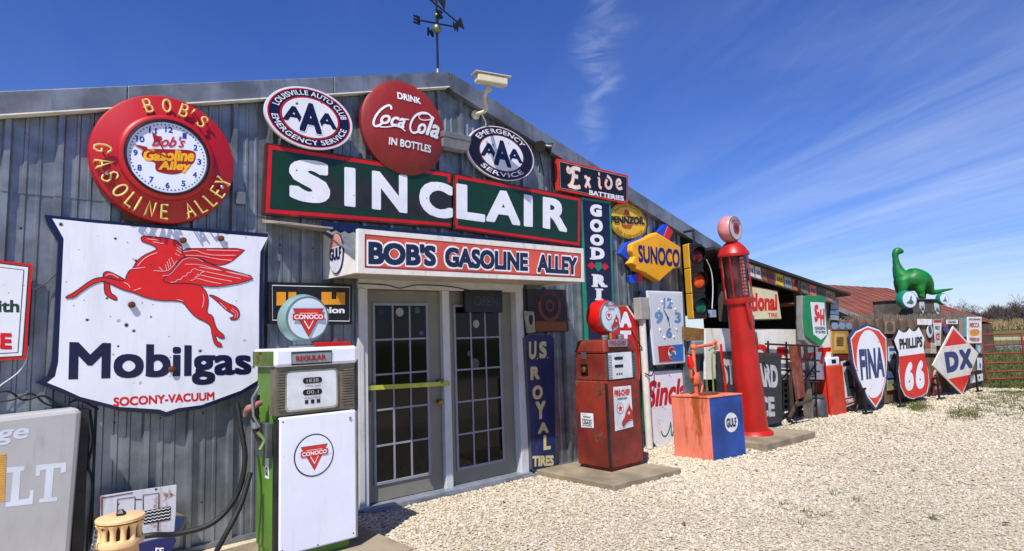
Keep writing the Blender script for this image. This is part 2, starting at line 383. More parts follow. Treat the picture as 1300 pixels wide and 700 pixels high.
pw = [gnd(1150, 434.2), gnd(1345, 431.2), gnd(1345, 426.8), gnd(1150, 430.2)]
TAN = ground_mat('dry bank', (150, 140, 112), (170, 158, 128), (120, 118, 80), .1, 1, 0)
sheet('dirt_track', [(p.x, p.y) for p in pw], -.002, TAN)

# stones of the yard: real pebbles where they can be told apart
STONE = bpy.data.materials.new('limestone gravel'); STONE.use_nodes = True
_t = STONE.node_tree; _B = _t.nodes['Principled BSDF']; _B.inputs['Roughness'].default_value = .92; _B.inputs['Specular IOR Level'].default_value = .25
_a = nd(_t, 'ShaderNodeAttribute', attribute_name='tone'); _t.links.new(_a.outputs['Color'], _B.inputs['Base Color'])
PADS = []
def stones(name, n, xr, yr, r0, r1, keep):
    bv = np.array([(1, 0, 0), (-1, 0, 0), (0, 1, 0), (0, -1, 0), (0, 0, 1), (0, 0, -1), (.62, .62, .45), (-.62, .6, .4), (.6, -.62, .42), (-.6, -.6, .45)], float)
    bf = np.array([(0, 6, 4), (6, 2, 4), (2, 7, 4), (7, 1, 4), (1, 9, 4), (9, 3, 4), (3, 8, 4), (8, 0, 4), (0, 2, 6), (2, 1, 7), (1, 3, 9), (3, 0, 8)])
    x = rng.uniform(*xr, n*2); y = rng.uniform(*yr, n*2)
    k = keep(x, y); x, y = x[k][:n], y[k][:n]; n = len(x)
    s = (r0+(r1-r0)*rng.random(n)**2.6)*np.clip(1.2-.14*(-y-1), .62, 1.2)
    V = bv[None]*(1+rng.uniform(-.28, .28, (n, len(bv), 3)))*s[:, None, None]*np.stack([rng.uniform(.8, 1.35, n), rng.uniform(.7, 1.1, n), rng.uniform(.45, .85, n)], 1)[:, None, :]
    a = rng.uniform(0, 6.28, n); c, sn = np.cos(a)[:, None], np.sin(a)[:, None]; X = V[:, :, 0]*c-V[:, :, 1]*sn; Y = V[:, :, 0]*sn+V[:, :, 1]*c
    ti = rng.uniform(-.5, .5, n)[:, None]; Z = V[:, :, 2]+X*ti
    P = np.stack([X+x[:, None], Y+y[:, None], Z+(s*rng.uniform(-.1, .35, n))[:, None]], 2).reshape(-1, 3)
    F = (bf[None]+(np.arange(n)*len(bv))[:, None, None]).reshape(-1, 3)
    me = bpy.data.meshes.new(name); me.vertices.add(len(P)); me.vertices.foreach_set('co', P.ravel())
    me.loops.add(len(F)*3); me.loops.foreach_set('vertex_index', F.ravel().astype(np.int32)); me.polygons.add(len(F))
    me.polygons.foreach_set('loop_start', np.arange(0, len(F)*3, 3, dtype=np.int32)); me.polygons.foreach_set('loop_total', np.full(len(F), 3, np.int32)); me.update()
    tone = np.array([[.53, .465, .345], [.57, .51, .39], [.47, .405, .29], [.38, .335, .255], [.61, .565, .46], [.41, .315, .20]])[rng.choice(6, n, p=[.32, .26, .17, .11, .11, .03])]*rng.uniform(.84, 1.12, (n, 1))
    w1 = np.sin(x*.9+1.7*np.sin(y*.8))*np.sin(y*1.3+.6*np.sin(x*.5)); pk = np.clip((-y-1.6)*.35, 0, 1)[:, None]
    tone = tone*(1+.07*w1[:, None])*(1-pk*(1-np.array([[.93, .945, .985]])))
    C4 = np.ones((n, len(bv), 4)); C4[:, :, :3] = tone[:, None, :]
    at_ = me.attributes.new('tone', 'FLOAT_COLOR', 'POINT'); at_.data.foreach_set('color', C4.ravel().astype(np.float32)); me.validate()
    o = link(name, me, STONE); o['kind'] = 'stuff'; return o
def camz(x, y): return (x-CAM.x)*CF.x+(y-CAM.y)*CF.y
def inview(x, y):
    Z = camz(x, y)-1.57*CF.z; X = x*CR.x+(y+5.55)*CR.y-1.57*CR.z; Yv = x*CU.x+(y+5.55)*CU.y-1.57*CU.z
    return (Z > .5) & (X/np.maximum(Z, .1) > -.4) & (X/np.maximum(Z, .1) < .93) & (-Yv/np.maximum(Z, .1)*FPX+CY < 760)
def clear(x, y):
    k = np.ones(len(x), bool)
    for (a, b, c, d) in ((5.06, 5.95, -1.18, -.12), (7.86, 9.02, -1.34, -.40)): k &= ~((x > a) & (x < b) & (y > c) & (y < d))
    return k
stones('gravel_near', 84000, (1.2, 7.2), (-5.2, 0.05), .006, .017, lambda x, y: inview(x, y) & clear(x, y) & (rng.random(len(x)) < np.clip(1.25-camz(x, y)*.09, .3, 1)))
stones('gravel_mid', 62000, (5.0, 13.5), (-7.2, .4), .008, .021, lambda x, y: inview(x, y) & clear(x, y) & (camz(x, y) > 5.5))
stones('gravel_far', 24000, (11, 22), (-9, -.6), .012, .030, lambda x, y: inview(x, y) & (y < -.6-(x-11.6)*.11))

# ------------------------------------------------------------------ building
AX, AZ_ = 3.92, 4.50; SL = .296
def rake(u): return AZ_-SL*abs(u-AX)
XL, XR = -3.2, 8.20
DL, DR, DT = WF.px(452, 500)[0], WF.px(668.5, 590)[0], 2.16
B = thing('metal_building', 'long grey corrugated metal workshop with low gable front covered in old signs', 'building', (AX, 0, 0))
per = [(0, 0), (.014, .038), (.048, .038), (.063, 0), (.122, 0), (.130, .008), (.147, .008), (.155, 0), (.203, 0), (.211, .008), (.228, .008), (.236, 0)]
def panel(u0, u1, zb, zt, off, ph=1.03):
    xs = set([u0, u1])
    k0 = math.floor((u0-ph)/.305)
    for k in range(k0, k0+6):
        for a, b in per:
            q = ph+k*.305+a
            if u0 < q < u1: xs.add(q)
    for q in (DL, DR, AX):
        if u0 < q < u1: xs.update([q-1e-4, q+1e-4])
    def dep(q):
        a = (q-ph) % .305; pp = per+[(.305, 0)]
        for (a0, d0), (a1, d1) in zip(pp, pp[1:]):
            if a0 <= a <= a1+1e-9: return d0+(d1-d0)*(a-a0)/(a1-a0)
        return 0
    xs = sorted(xs); mb = MB(); rows = {}
    for x, y in zip(xs, xs[1:]):
        if y-x < 2e-4: continue
        m = (x+y)/2; z0 = DT if (DL < m < DR and zb < DT) else zb
        tx, ty = (min(zt, rake(x)-.03), min(zt, rake(y)-.03))
        if tx <= z0: continue
        mb.quad(WF.w(x, z0, dep(x)+off), WF.w(y, z0, dep(y)+off), WF.w(y, ty, dep(y)+off), WF.w(x, tx, dep(x)+off))
    return mb
u = -3.2+.915*0
k = 0
while u < XR-.01:
    u2 = min(u+.915, XR)
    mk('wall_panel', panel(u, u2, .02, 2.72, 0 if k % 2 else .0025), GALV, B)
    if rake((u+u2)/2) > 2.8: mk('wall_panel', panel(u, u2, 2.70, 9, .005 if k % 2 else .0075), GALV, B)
    u = u2; k += 1
mb = MB()
for i in range(38):
    for vz in (.35, 1.05, 1.75, 2.45, 3.15, 3.7):
        uu = XL+.09+i*.305
        if uu > XR-.05 or (DL-.05 < uu < DR+.05 and vz < 2.2) or vz > rake(uu)-.25: continue
        mb.lathe(WF.w(uu, vz+random.uniform(-.01, .01), .002), (0, -1, 0), [(.009, 0), (.009, .006), (.004, .010)], 6)
o = mk('screw', mb, STEELD, B); o['kind'] = 'stuff'
# body behind the front: side walls, back, roof slabs
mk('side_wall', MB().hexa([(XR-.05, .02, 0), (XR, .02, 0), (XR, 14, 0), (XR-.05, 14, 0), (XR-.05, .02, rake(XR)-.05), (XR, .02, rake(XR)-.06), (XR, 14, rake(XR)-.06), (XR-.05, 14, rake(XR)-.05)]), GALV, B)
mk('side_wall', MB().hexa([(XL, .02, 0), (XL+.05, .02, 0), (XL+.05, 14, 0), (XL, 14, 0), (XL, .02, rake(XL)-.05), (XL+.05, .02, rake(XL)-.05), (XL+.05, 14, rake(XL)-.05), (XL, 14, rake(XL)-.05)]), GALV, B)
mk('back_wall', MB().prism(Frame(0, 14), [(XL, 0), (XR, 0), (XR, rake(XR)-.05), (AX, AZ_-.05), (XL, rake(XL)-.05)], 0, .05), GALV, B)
RE = 9.32
for a, b, q in ((XL-.15, AX, 0), (AX, RE, 0)):
    mk('roof', MB().hexa([(a, -.03, rake(a)-.03), (b, -.03, rake(b)-.03), (b, 14.2, rake(b)-.03), (a, 14.2, rake(a)-.03), (a, -.03, rake(a)), (b, -.03, rake(b)), (b, 14.2, rake(b)), (a, 14.2, rake(a))]), GALVT, B)
def slope_strip(a, b, lo_, hi, d0, d1): return MB().prism(WF, [(a, rake(a)-lo_), (b, rake(b)-lo_), (b, rake(b)+hi), (a, rake(a)+hi)], d0, d1)
seams = [XL-.15, -1.2, .85, 2.55, AX]
for a, b in zip(seams, seams[1:]): mk('rake_trim', slope_strip(a, b-.004, .145, .02, .02, .105+.002*(seams.index(a) % 2)), GALVT, B, bev=.006)
seams = [AX, 5.9, 7.9, RE]
for i, (a, b) in enumerate(zip(seams, seams[1:])): mk('rake_trim', slope_strip(a, b-.004, .175, .02, .02, .105+.002*(i % 2)), GALVT, B, bev=.006)
mk('trim_lip', slope_strip(XL-.15, AX-.02, .160, -.149, .03, .118), WHITEP, B)
mk('trim_lip', slope_strip(AX+.02, RE, .192, -.178, .03, .115), GALVT, B)
mk('base_trim', MB().box(WF, XL, DL-.03, 0, .035, .0, .05), GALVT, B)
mk('base_trim', MB().box(WF, DR+.03, XR, 0, .035, .0, .05), GALVT, B)
mk('corner_trim', MB().box(WF, XR-.05, XR+.02, 0, rake(XR)-.2, .0, .045), GALVT, B)
# door frame and two glazed doors
FRW = mat('door frame white', (196, 198, 200), .5, 0, .05, 4, dirt=.25)
LEAF = mat('grey door paint', (122, 120, 108), .5, 0, .06, 3, dirt=.2)
LITE = mat('pale muntin paint', (138, 140, 152), .5, 0, .05)
PANE = glass('dark pane', (9, 11, 12), .06); PANE.node_tree.nodes['Principled BSDF'].inputs['Specular IOR Level'].default_value = .32
mid0, mid1 = WF.px(563.5, 560, -.03)[0], WF.px(572.5, 560, -.03)[0]
jl, jr = WF.px(463.5, 560, -.03)[0], WF.px(656, 560, -.03)[0]
hd = WF.px(560, 369.5, -.03)[1]
for a, b in ((DL, jl), (mid0, mid1), (jr, DR)):
    mk('door_jamb', MB().box(WF, a, b, .0, hd, -.12, .045 if a != mid0 else -.0), FRW, B, bev=.004)
mk('door_jamb', MB().box(WF, DL, DL+.055, .02, hd, .046, .062), FRW, B, bev=.004)
mk('door_head', MB().box(WF, DL, DR, hd+.001, DT+.03, -.12, .045), FRW, B, bev=.004)
mk('door_head', MB().box(WF, DL, DR, DT-.02, DT+.05, .046, .062), FRW, B, bev=.004)
mk('door_sill', MB().box(WF, DL+.02, DR-.02, .0, .035, -.14, .10), mat('sill', (150, 156, 166), .4, .4, .1, dirt=.3), B, bev=.004)
mk('door_sill', MB().box(WF, DL-.05, DR+.05, -.02, .018, .101, .17), GALVT, B)
mk('room_floor', MB().box(WF, DL-.4, DR+.4, -.02, 0.0, -3, -.15), STEELD, B)
for (a, b, g) in ((jl+.004, mid0-.004, ((476.5, 388), (543, 600))), (mid1+.004, jr-.004, ((580, 390), (636.5, 583)))):
    D0 = mk('door', MB().box(WF, a, b, .04, hd-.006, -.095, -.05), LEAF, B, bev=.003)
    g0 = WF.px(g[0][0], 500, -.05)[0]; g1 = WF.px(g[1][0]-1.2, 500, -.05)[0]; v1 = WF.px(g[0][0], g[0][1], -.05)[1]; v0 = WF.px(*g[1], -.05)[1]
    for (p, q, r, s) in ((g0-.028, g0, v0-.028, v1+.028), (g1, g1+.028, v0-.028, v1+.028), (g0, g1, v0-.028, v0), (g0, g1, v1, v1+.028)):
        mk('glazing_bead', MB().box(WF, p, q, r, s, -.0499, -.036), LITE, B, parent=D0, bev=.003)
    cw = (g1-g0)/3; ch = (v1-v0)/5
    for i in range(3):
        for j in range(5):
            e = random.uniform(-.002, .002)
            mk('pane', MB().box(WF, g0+i*cw, g0+(i+1)*cw, v0+j*ch, v0+(j+1)*ch, -.0499, -.045), PANE, B, parent=D0)
    for i in (1, 2): mk('muntin', MB().box(WF, g0+i*cw-.009, g0+i*cw+.009, v0, v1, -.0449, -.036), LITE, B, parent=D0)
    for j in range(1, 5): mk('muntin', MB().box(WF, g0, g1, v0+j*ch-.009, v0+j*ch+.009, -.0449, -.0355), LITE, B, parent=D0)
    if a < 3:
        BR = mat('brass', (150, 120, 70), .35, .9)
        for yy in (485, 510): c = WF.px(557, yy, -.04); mk('door_knob', MB().lathe(WF.w(c[0], c[1], -.05), (0, -1, 0), [(.028, 0), (.028, .006), (.010, .01), (.010, .03), (.026, .04), (.028, .055), (.016, .066)], 20), BR, B, parent=D0, sm=True)
        p = WF.px(463, 493, -.0); q = WF.px(570, 487, 0)
        mk('push_bar', MB().prism(WF, [(p[0], p[1]-.022), (q[0], q[1]-.022), (q[0], q[1]+.022), (p[0], p[1]+.022)], .004, .016), mat('yellow bar', (176, 186, 62), .5, 0, .2, 4, dirt=.3), B, parent=D0)
        mk('latch', MB().box(WF, p[0]+.0, p[0]+.05, p[1]-.13, p[1]-.03, -.0, .03), BLACK, B, parent=D0)

STK = mat('pale sticker', (150, 154, 150), .5); STK2 = mat('green sticker', (52, 84, 66), .5)
for x, y, r_, m_ in ((507.5, 396.5, .045, STK), (530, 394, .035, STK2), (484, 395, .04, STEELD), (535, 423, .025, mat('violet sticker', (70, 66, 120), .5)), (604.5, 411.5, .045, STK), (603, 462, .06, mat('dim sticker', (70, 72, 72), .5)), (596, 449, .03, mat('dim sticker', (70, 72, 72)))):
    c = WF.px(x, y, -.043); mk('sticker', MB().prism(WF, circ(c[0], c[1], r_, n=20), -.0448, -.0435), m_, B)

# ------------------------------------------------------------------ sign builder
def sign(name, label, cat, fr, poly, d0, d1, m, group=None, local=False, bev=0, part='plate', borders=(), mi=0):
    P = poly if local else fr.pxs(poly, d1)
    us = [a for a, b in P]; vs = [b for a, b in P]
    r = thing(name, label, cat, fr.w((min(us)+max(us))/2, min(vs), (d0+d1)/2), group)
    mk(part, MB().prism(fr, P, d0, d1), m, r, bev=bev)
    d = d1; w = 0
    for (ww, mm) in borders:
        w += ww; d += .001; mk('painted_field', MB().prism(fr, inset(P, w), None, d), mm, r)
    r['_d'] = d+.00100
    return r
def letters(r, fr, items, m, d=None, bold=.02, shear=0, name='lettering'):
    for it in items:
        s, q = it[0], it[1]; bb = it[2] if len(it) > 2 else bold; sh = it[3] if len(it) > 3 else shear
        mk(name, text_mb(MB(), fr, s, q, d or r['_d'], bb, sh), m, r)
# ---- the long green sign over the canopy
GREEN = mat('green enamel', (16, 52, 28), .3, 0, .08, chips=.4)
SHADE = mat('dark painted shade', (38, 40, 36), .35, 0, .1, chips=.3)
Z5 = lambda pts: z2(320, 160, 2.826, pts)
d = .10
r = sign('shop_sign', 'long green sign with large white block letters and red border above the canopy', 'sign', WF, Z5([(52, 60), (716, 168), (716, 366), (40, 318)]), .045, d, mat('dark sign edge', (70, 26, 20), .6, 0, .2, rust=.5))
P1 = WF.pxs(Z5([(52, 60), (716, 168), (716, 366), (40, 318)]), d); P2 = WF.pxs(Z5([(723, 170), (1180, 256), (1178, 435), (724, 372)]), d)
mk('plate', MB().prism(WF, P2, .05, d+.00100), _m['dark sign edge'], r)
for P, e in ((P1, 0), (P2, .003)):
    mk('red_border', MB().prism(WF, inset(P, .018), None, d+.00100+e), RED, r)
    q = inset(P, .052); ce = 0
    mk('green_field', MB().prism(WF, q, None, d+.00200+e), GREEN, r)
def WP(pts, dd): return WF.pxs(Z5(pts), dd)
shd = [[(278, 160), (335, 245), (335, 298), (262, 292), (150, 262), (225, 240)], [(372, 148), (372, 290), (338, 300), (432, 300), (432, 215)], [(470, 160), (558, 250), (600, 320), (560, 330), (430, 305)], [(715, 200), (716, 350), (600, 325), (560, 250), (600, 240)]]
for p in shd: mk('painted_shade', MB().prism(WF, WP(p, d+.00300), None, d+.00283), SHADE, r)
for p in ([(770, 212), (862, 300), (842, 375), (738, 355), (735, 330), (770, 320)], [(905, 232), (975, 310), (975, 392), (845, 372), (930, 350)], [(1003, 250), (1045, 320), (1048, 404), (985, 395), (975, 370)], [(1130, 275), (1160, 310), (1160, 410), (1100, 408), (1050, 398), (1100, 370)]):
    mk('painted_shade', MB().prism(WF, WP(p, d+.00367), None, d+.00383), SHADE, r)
sq = lambda x0, x1, yt0, yt1, yb1, yb0: Z5([(x0, yt0), (x1, yt1), (x1, yb1), (x0, yb0)])
for s, q, bb in (('S', sq(133, 280, 116, 130, 284, 266), .055), ('I', sq(331, 371, 147, 152, 292, 287), .04), ('N', sq(430, 557, 160, 178, 314, 298), .042), ('C', sq(600, 720, 190, 210, 338, 318), .048),
             ('L', sq(733, 836, 206, 222, 346, 332), .042), ('A', sq(840, 962, 225, 240, 358, 342), .042), ('I', sq(975, 1007, 245, 251, 363, 360), .04), ('R', sq(1043, 1130, 254, 268, 382, 366), .042)):
    mk('letter', text_mb(MB(), WF, s, q, d+.00533, bb), LETW, r)
# ---- canopy over the doors
cu0 = 2.48; CD = .72; FRc = WF.px(742.5, 358, CD); FLc = WF.px(454, 347, CD)
zb = (FRc[1]+FLc[1])/2; cu1 = FRc[0]
zt = WF.px(416, 297, 0)[1]
C = thing('door_canopy', 'white box canopy with small corrugated roof over the doors', 'canopy', WF.w((cu0+cu1)/2, zb, 0))
def side(u0, u1):
    mb = MB()
    F2 = Frame(0, 0, 0, -1)
    pts = [(0, zb+.005), (CD, zb+.005), (CD, zb+.12), (.0, zt)]
    n = []
    for uu in (u0, u1): n += [(uu, -p, q) for p, q in pts]
    mb.v = n; mb.f = [(0, 1, 2, 3), (7, 6, 5, 4), (0, 4, 5, 1), (1, 5, 6, 2), (2, 6, 7, 3), (3, 7, 4, 0)]
    return mb
mk('side_panel', side(cu0, cu0+.03), WHITEP, C); mk('side_panel', side(cu1-.03, cu1), WHITEP, C)
mk('soffit', MB().box(WF, cu0+.031, cu1-.031, zb+.02, zb+.04, .065, CD-.01), mat('soffit beige', (176, 166, 148), .7, 0, .06, dirt=.2), C)
mb = MB(); n = 64
for i in range(n):
    a, b = cu0-.03+(cu1-cu0+.06)*i/n, cu0-.03+(cu1-cu0+.06)*(i+1)/n; h = lambda k: .012*math.sin(k*math.pi/1.0)
    ha = .012*(1 if i % 2 else -1); hb = -ha
    mb.quad((a, -CD+.01, zb+.15+ha), (b, -CD+.01, zb+.15+hb), (b, -.035, zt+.03+hb), (a, -.035, zt+.03+ha))
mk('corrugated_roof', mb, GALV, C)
mk('flashing', MB().box(WF, cu0-.02, cu1, zt+.03, zt+.11, .031, .044), mat('blue flashing', (46, 70, 120), .5, 0, .2, dirt=.4), C)
r = sign('shop_sign', 'red and white name board on the canopy front with dark blue outlined letters', 'sign', WF, Z5([(380, 368), (1190, 440), (1193, 560), (378, 528)]), CD+.001, CD+.045, WHITEP, part='white_frame', bev=.005)
SAL = mat('faded salmon red', (206, 84, 66), .5, 0, .15, 3, dirt=.25, dirtcol=(160, 120, 110)); dd = CD+.045
P = WF.pxs(Z5([(404, 388), (1180, 458), (1180, 546), (404, 509)]), dd)
mk('painted_field', MB().prism(WF, P, None, dd+.00100), mat('worn red edge', (150, 50, 40), .6, 0, .2), r)
mk('painted_field', MB().prism(WF, inset(P, .014), None, dd+.00200), SAL, r)
DKB = mat('dark blue lettering', (22, 36, 66), .4, 0, .15, 8, chips=.5)
def q5(x0, x1, t0, t1, b1, b0): return Z5([(x0, t0), (x1, t1), (x1, b1), (x0, b0)])
words = [("BOB'S", q5(417, 660, 411, 428, 504, 497)), ('GASOLINE', q5(692, 990, 434, 456, 522, 506)), ('ALLEY', q5(1024, 1166, 460, 472, 534, 525))]
for s, q in words:
    mb = MB(); mb2 = MB()
    V, F, _ = text_geo(s, .05, 0, .98)
    pa = WF.pxs(q, dd+.00300); cx_ = sum(p[0] for p in pa)/4; cy_ = sum(p[1] for p in pa)/4
    text_mb(mb2, WF, s, q, dd+.00400, .05, 0, .98)
    g = .016; pa2 = [(pa[0][0]-g, pa[0][1]+g), (pa[1][0]+g, pa[1][1]+g), (pa[2][0]+g, pa[2][1]-g), (pa[3][0]-g, pa[3][1]-g)]
    text_mb(mb, WF, s, pa2, dd+.00300, .085, 0, .98, local=True)
    mk('letter_outline', mb, LETW, r); mk('lettering', mb2, DKB, r)
# ---- small round sign on the canopy side
CF_ = Frame(cu0, 0, 0, 1)   # faces -x ... along the side panel
CS = Frame(cu0, 0, 0, -1)   # a = -y, n = -x
P = circ(CD*.42, zb+.215, .145, .185)
r = thing('oval_sign', 'small faded oval sign with orange top on the canopy end', 'sign', CS.w(CD*.42, zb+.05, .01))
mk('plate', MB().prism(CS, P, .001, .012), mat('dark rim', (50, 55, 80), .5), r)
mk('painted_field', MB().prism(CS, inset(P, .008), None, .015), mat('faded white', (206, 208, 218), .5, dirt=.2), r)
mk('painted_field', MB().prism(CS, [p for p in circ(CD*.42, zb+.215, .134, .174, 64) if p[1] > zb+.28], None, .017), mat('faded orange', (214, 140, 118), .5), r)
mk('lettering', text_mb(MB(), CS, 'GULF', [(CD*.42-.115, zb+.265), (CD*.42+.115, zb+.265), (CD*.42+.115, zb+.155), (CD*.42-.115, zb+.155)], .019, .04, local=True), NAVY, r)
# ------------------------------------------------------------------ wall signs, left half
# ---- big round clock
ZC = lambda pts: z2(105, 110, 4, pts)
d = .20
def local_circle(ext, fr, d):
    q = fr.pxs(ext, d); cu = (q[0][0]+q[1][0])/2; cv = (q[2][1]+q[3][1])/2
    return cu, cv, (q[1][0]-q[0][0])/2, (q[2][1]-q[3][1])/2
cu, cv, ru, rv = local_circle(ZC([(25, 260), (785, 370), (300, 25), (500, 690)]), WF, d-.05); R = (ru+rv)/2
REDC = mat('clock red paint', (178, 24, 32), .34, 0, .06, 2, dirt=.1)
T = thing('neon_clock', 'big round red clock with unlit yellow neon letters around a white dial', 'clock', WF.w(cu, cv-R, .1))
prof = [(R-.01, .03), (R, .04), (R, .105), (R-.006, .118), (R-.02, .124), (R*.68, .150), (R*.668, .152), (R*.66, .175), (R*.64, .186), (R*.59, .19), (R*.578, .182), (R*.575, .165)]
mk('rim', MB().lathe(WF.w(cu, cv, 0), (0, -1, 0), prof, 96), REDC, T, sm=True)
mk('dial_ring', MB().lathe(WF.w(cu, cv, 0), (0, -1, 0), [(R*.583, .17), (R*.583, .196), (R*.56, .20), (R*.545, .18), (R*.54, .169)], 72), BLACK, T, sm=True)
fu, fv = cu, cv; FR_ = R*.545; dd = .178
DIAL = mk('dial', MB().prism(WF, circ(fu, fv, FR_, n=72), .16, dd), mat('dial white', (226, 232, 246), .3, 0, .02), T)
BLUEN = mat('blue print', (34, 66, 160), .4)
for h in range(1, 13):
    a = math.radians(90-30*h); x, y = fu+FR_*.80*math.cos(a), fv+FR_*.80*math.sin(a); s = FR_*.085; wd = s*(.62 if h < 10 else 1.15)
    mk('numeral', text_mb(MB(), WF, str(h), [(x-wd, y+s), (x+wd, y+s), (x+wd, y-s), (x-wd, y-s)], dd+.00100, .03, local=True), BLUEN, T, parent=DIAL)
mb = MB()
for k in range(60):
    a = math.radians(6*k); mb.prism(WF, circ(fu+FR_*.93*math.cos(a), fv+FR_*.93*math.sin(a), .006, n=8), None, dd+.00100)
o = mk('minute_dots', mb, BLUEN, T, parent=DIAL); o['kind'] = 'stuff'
YELP = mat('yellow print', (246, 176, 30), .4); DRED = mat('dark red print', (150, 26, 22), .4)
def dialq(x0, y0, x1, y1, sk=0): q = WF.pxs(ZC([(x0, y0), (x1, y0+sk), (x1, y1+sk), (x0, y1)]), dd); return q
# script word, and the two yellow words on their red cloud
bl = smooth(WF.pxs(ZC([(293, 350), (310, 315), (420, 318), (560, 322), (578, 345), (568, 385), (548, 400), (535, 425), (470, 450), (400, 440), (365, 425), (372, 385), (330, 378)]), dd+.00133))
mk('print_backing', MB().prism(WF, bl, None, dd+.00133), DRED, T, parent=DIAL)
mk('lettering', text_mb(MB(), WF, "Gasoline", dialq(308, 318, 566, 378, 4), dd+.00233, .045, .15, local=True), YELP, T, parent=DIAL)
mk('lettering', text_mb(MB(), WF, "Alley", dialq(385, 378, 548, 436, 4), dd+.00233, .045, .15, local=True), YELP, T, parent=DIAL)
mk('lettering', text_mb(MB(), WF, "Bob's", dialq(350, 248, 520, 303, 8), dd+.00333, .012, .45, local=True), mat('red script', (196, 36, 44), .4), T, parent=DIAL)
for tip, w_ in (((350, 228), .03), ((252, 292), .018)):
    q = WF.pxs(ZC([tip]), dd)[0]; vx, vy = q[0]-fu, q[1]-fv; l = math.hypot(vx, vy); nx, ny = -vy/l, vx/l
    mk('clock_hand', MB().prism(WF, [(fu+nx*.004, fv+ny*.004), (fu+vx*.6+nx*.004, fv+vy*.6+ny*.004), (fu+vx*.62+nx*w_, fv+vy*.62+ny*w_), (q[0], q[1]), (fu+vx*.62-nx*w_, fv+vy*.62-ny*w_), (fu+vx*.6-nx*.004, fv+vy*.6-ny*.004), (fu-nx*.004, fv-ny*.004)], dd+.00467, dd+.00567), DRED, T, parent=DIAL)
# single-stroke tube letters
G1 = {'B': [[(0, 0), (0, 1), (.4, 1), (.55, .88), (.55, .65), (.4, .52), (0, .52)], [(.4, .52), (.62, .4), (.62, .12), (.45, 0), (0, 0)]],
      'O': [[(.35+.35*math.sin(t*math.pi/9), .5+.5*math.cos(t*math.pi/9)) for t in range(19)]], "'": [[(.1, 1), (.05, .72)]],
      'S': [[(.6, .84), (.45, .98), (.2, 1), (.03, .85), (.05, .65), (.3, .53), (.55, .42), (.62, .2), (.45, .02), (.2, 0), (0, .16)]],
      'G': [[(.65, .82), (.45, 1), (.2, .98), (.03, .7), (.03, .3), (.2, .03), (.45, 0), (.65, .2), (.65, .45), (.38, .45)]],
      'A': [[(0, 0), (.32, 1), (.64, 0)], [(.12, .36), (.52, .36)]], 'L': [[(0, 1), (0, 0), (.5, 0)]], 'I': [[(.05, 0), (.05, 1)]],
      'N': [[(0, 0), (0, 1), (.55, 0), (.55, 1)]], 'E': [[(.5, 1), (0, 1), (0, 0), (.5, 0)], [(0, .52), (.42, .52)]], 'Y': [[(0, 1), (.3, .5), (.6, 1)], [(.3, .5), (.3, 0)]]}
NEON = mat('cream neon tube', (226, 214, 128), .25, 0, .1, 10)
def neon(word, a0, a1, r_in, r_out, flip):
    wd = {"'": .25, 'I': .32, 'B': .85, 'O': 1.0, 'G': .95, 'N': .85, ' ': .62, 'L': .72, 'E': .75, 'S': .85, 'A': .88, 'Y': .8}
    tot = sum(wd[c] for c in word); acc = 0
    for i, ch in enumerate(word):
        fr_ = (acc+wd[ch]/2)/tot; acc += wd[ch]
        if ch == ' ': continue
        t = math.radians(a0+(a1-a0)*fr_); mb = MB(); hgt = r_out-r_in; ww = hgt*.78
        for st in G1[ch]:
            pts = []
            for x, y in st:
                lx = (x-.32)*ww; 
                rr = r_in+hgt*y if not flip else r_out-hgt*y
                er = (math.cos(t), math.sin(t)); et = (math.sin(t), -math.cos(t)) if not flip else (-math.sin(t), math.cos(t))
                pts.append(WF.w(cu+er[0]*rr+et[0]*lx, cv+er[1]*rr+et[1]*lx, .178))
            mb.tube(pts, .0075, 6)
            for e in (pts[0], pts[-1]): mb.tube([e, e+Vector((0, .055, 0))], .006, 6)
        mk('neon_letter', mb, NEON, T, sm=True)
neon("BOB'S", 119, 46, R*.715, R*.905, False)
neon("GASOLINE ALLEY", 172, 348, R*.74, R*.95, True)
mk('bracket', MB().box(WF, cu-.28, cu-.05, cv-R-.02, cv-R+.1, .0, .06), mat('old timber', (92, 66, 42), .8, bump=.3), T)
for a in (205, 335):
    q = (cu+R*.86*math.cos(math.radians(a)), cv+R*.86*math.sin(math.radians(a)))
    mk('tube_cap', MB().lathe(WF.w(q[0], q[1], .15), (0, -1, 0), [(.016, 0), (.016, .04), (.006, .05)], 10), CHROME, T)
# ---- shield sign with the winged horse
ZM = lambda pts: z2(0, 260, 2.5, pts)
d = .10
sh = ZM([(142, 32), (300, 48), (560, 70), (852, 92), (838, 140), (832, 300), (832, 470), (850, 520), (840, 560), (770, 600), (640, 648), (570, 658), (528, 675), (500, 665), (380, 655), (250, 620), (175, 590), (112, 565), (150, 545), (165, 500), (172, 380), (185, 120), (150, 60)])
ENW = mat('white porcelain', (228, 231, 240), .22, 0, .03, 3, chips=1.0, streak=.10, dirt=.08)
r = sign('shield_sign', 'large white shield sign with a red winged horse and dark blue border', 'sign', WF, sh, .05, d, NAVY)
ins = ZM([(166, 44), (300, 58), (560, 80), (850, 104), (826, 150), (822, 300), (822, 470), (836, 518), (815, 560), (765, 590), (640, 636), (565, 646), (528, 658), (505, 650), (380, 642), (255, 610), (200, 585), (150, 565), (175, 545), (185, 500), (190, 380), (202, 108)])
mk('white_field', MB().prism(WF, WF.pxs(ins, d+.00100), None, d+.00100), ENW, r)
ZP = lambda pts: z2(75, 290, 4.377, pts)
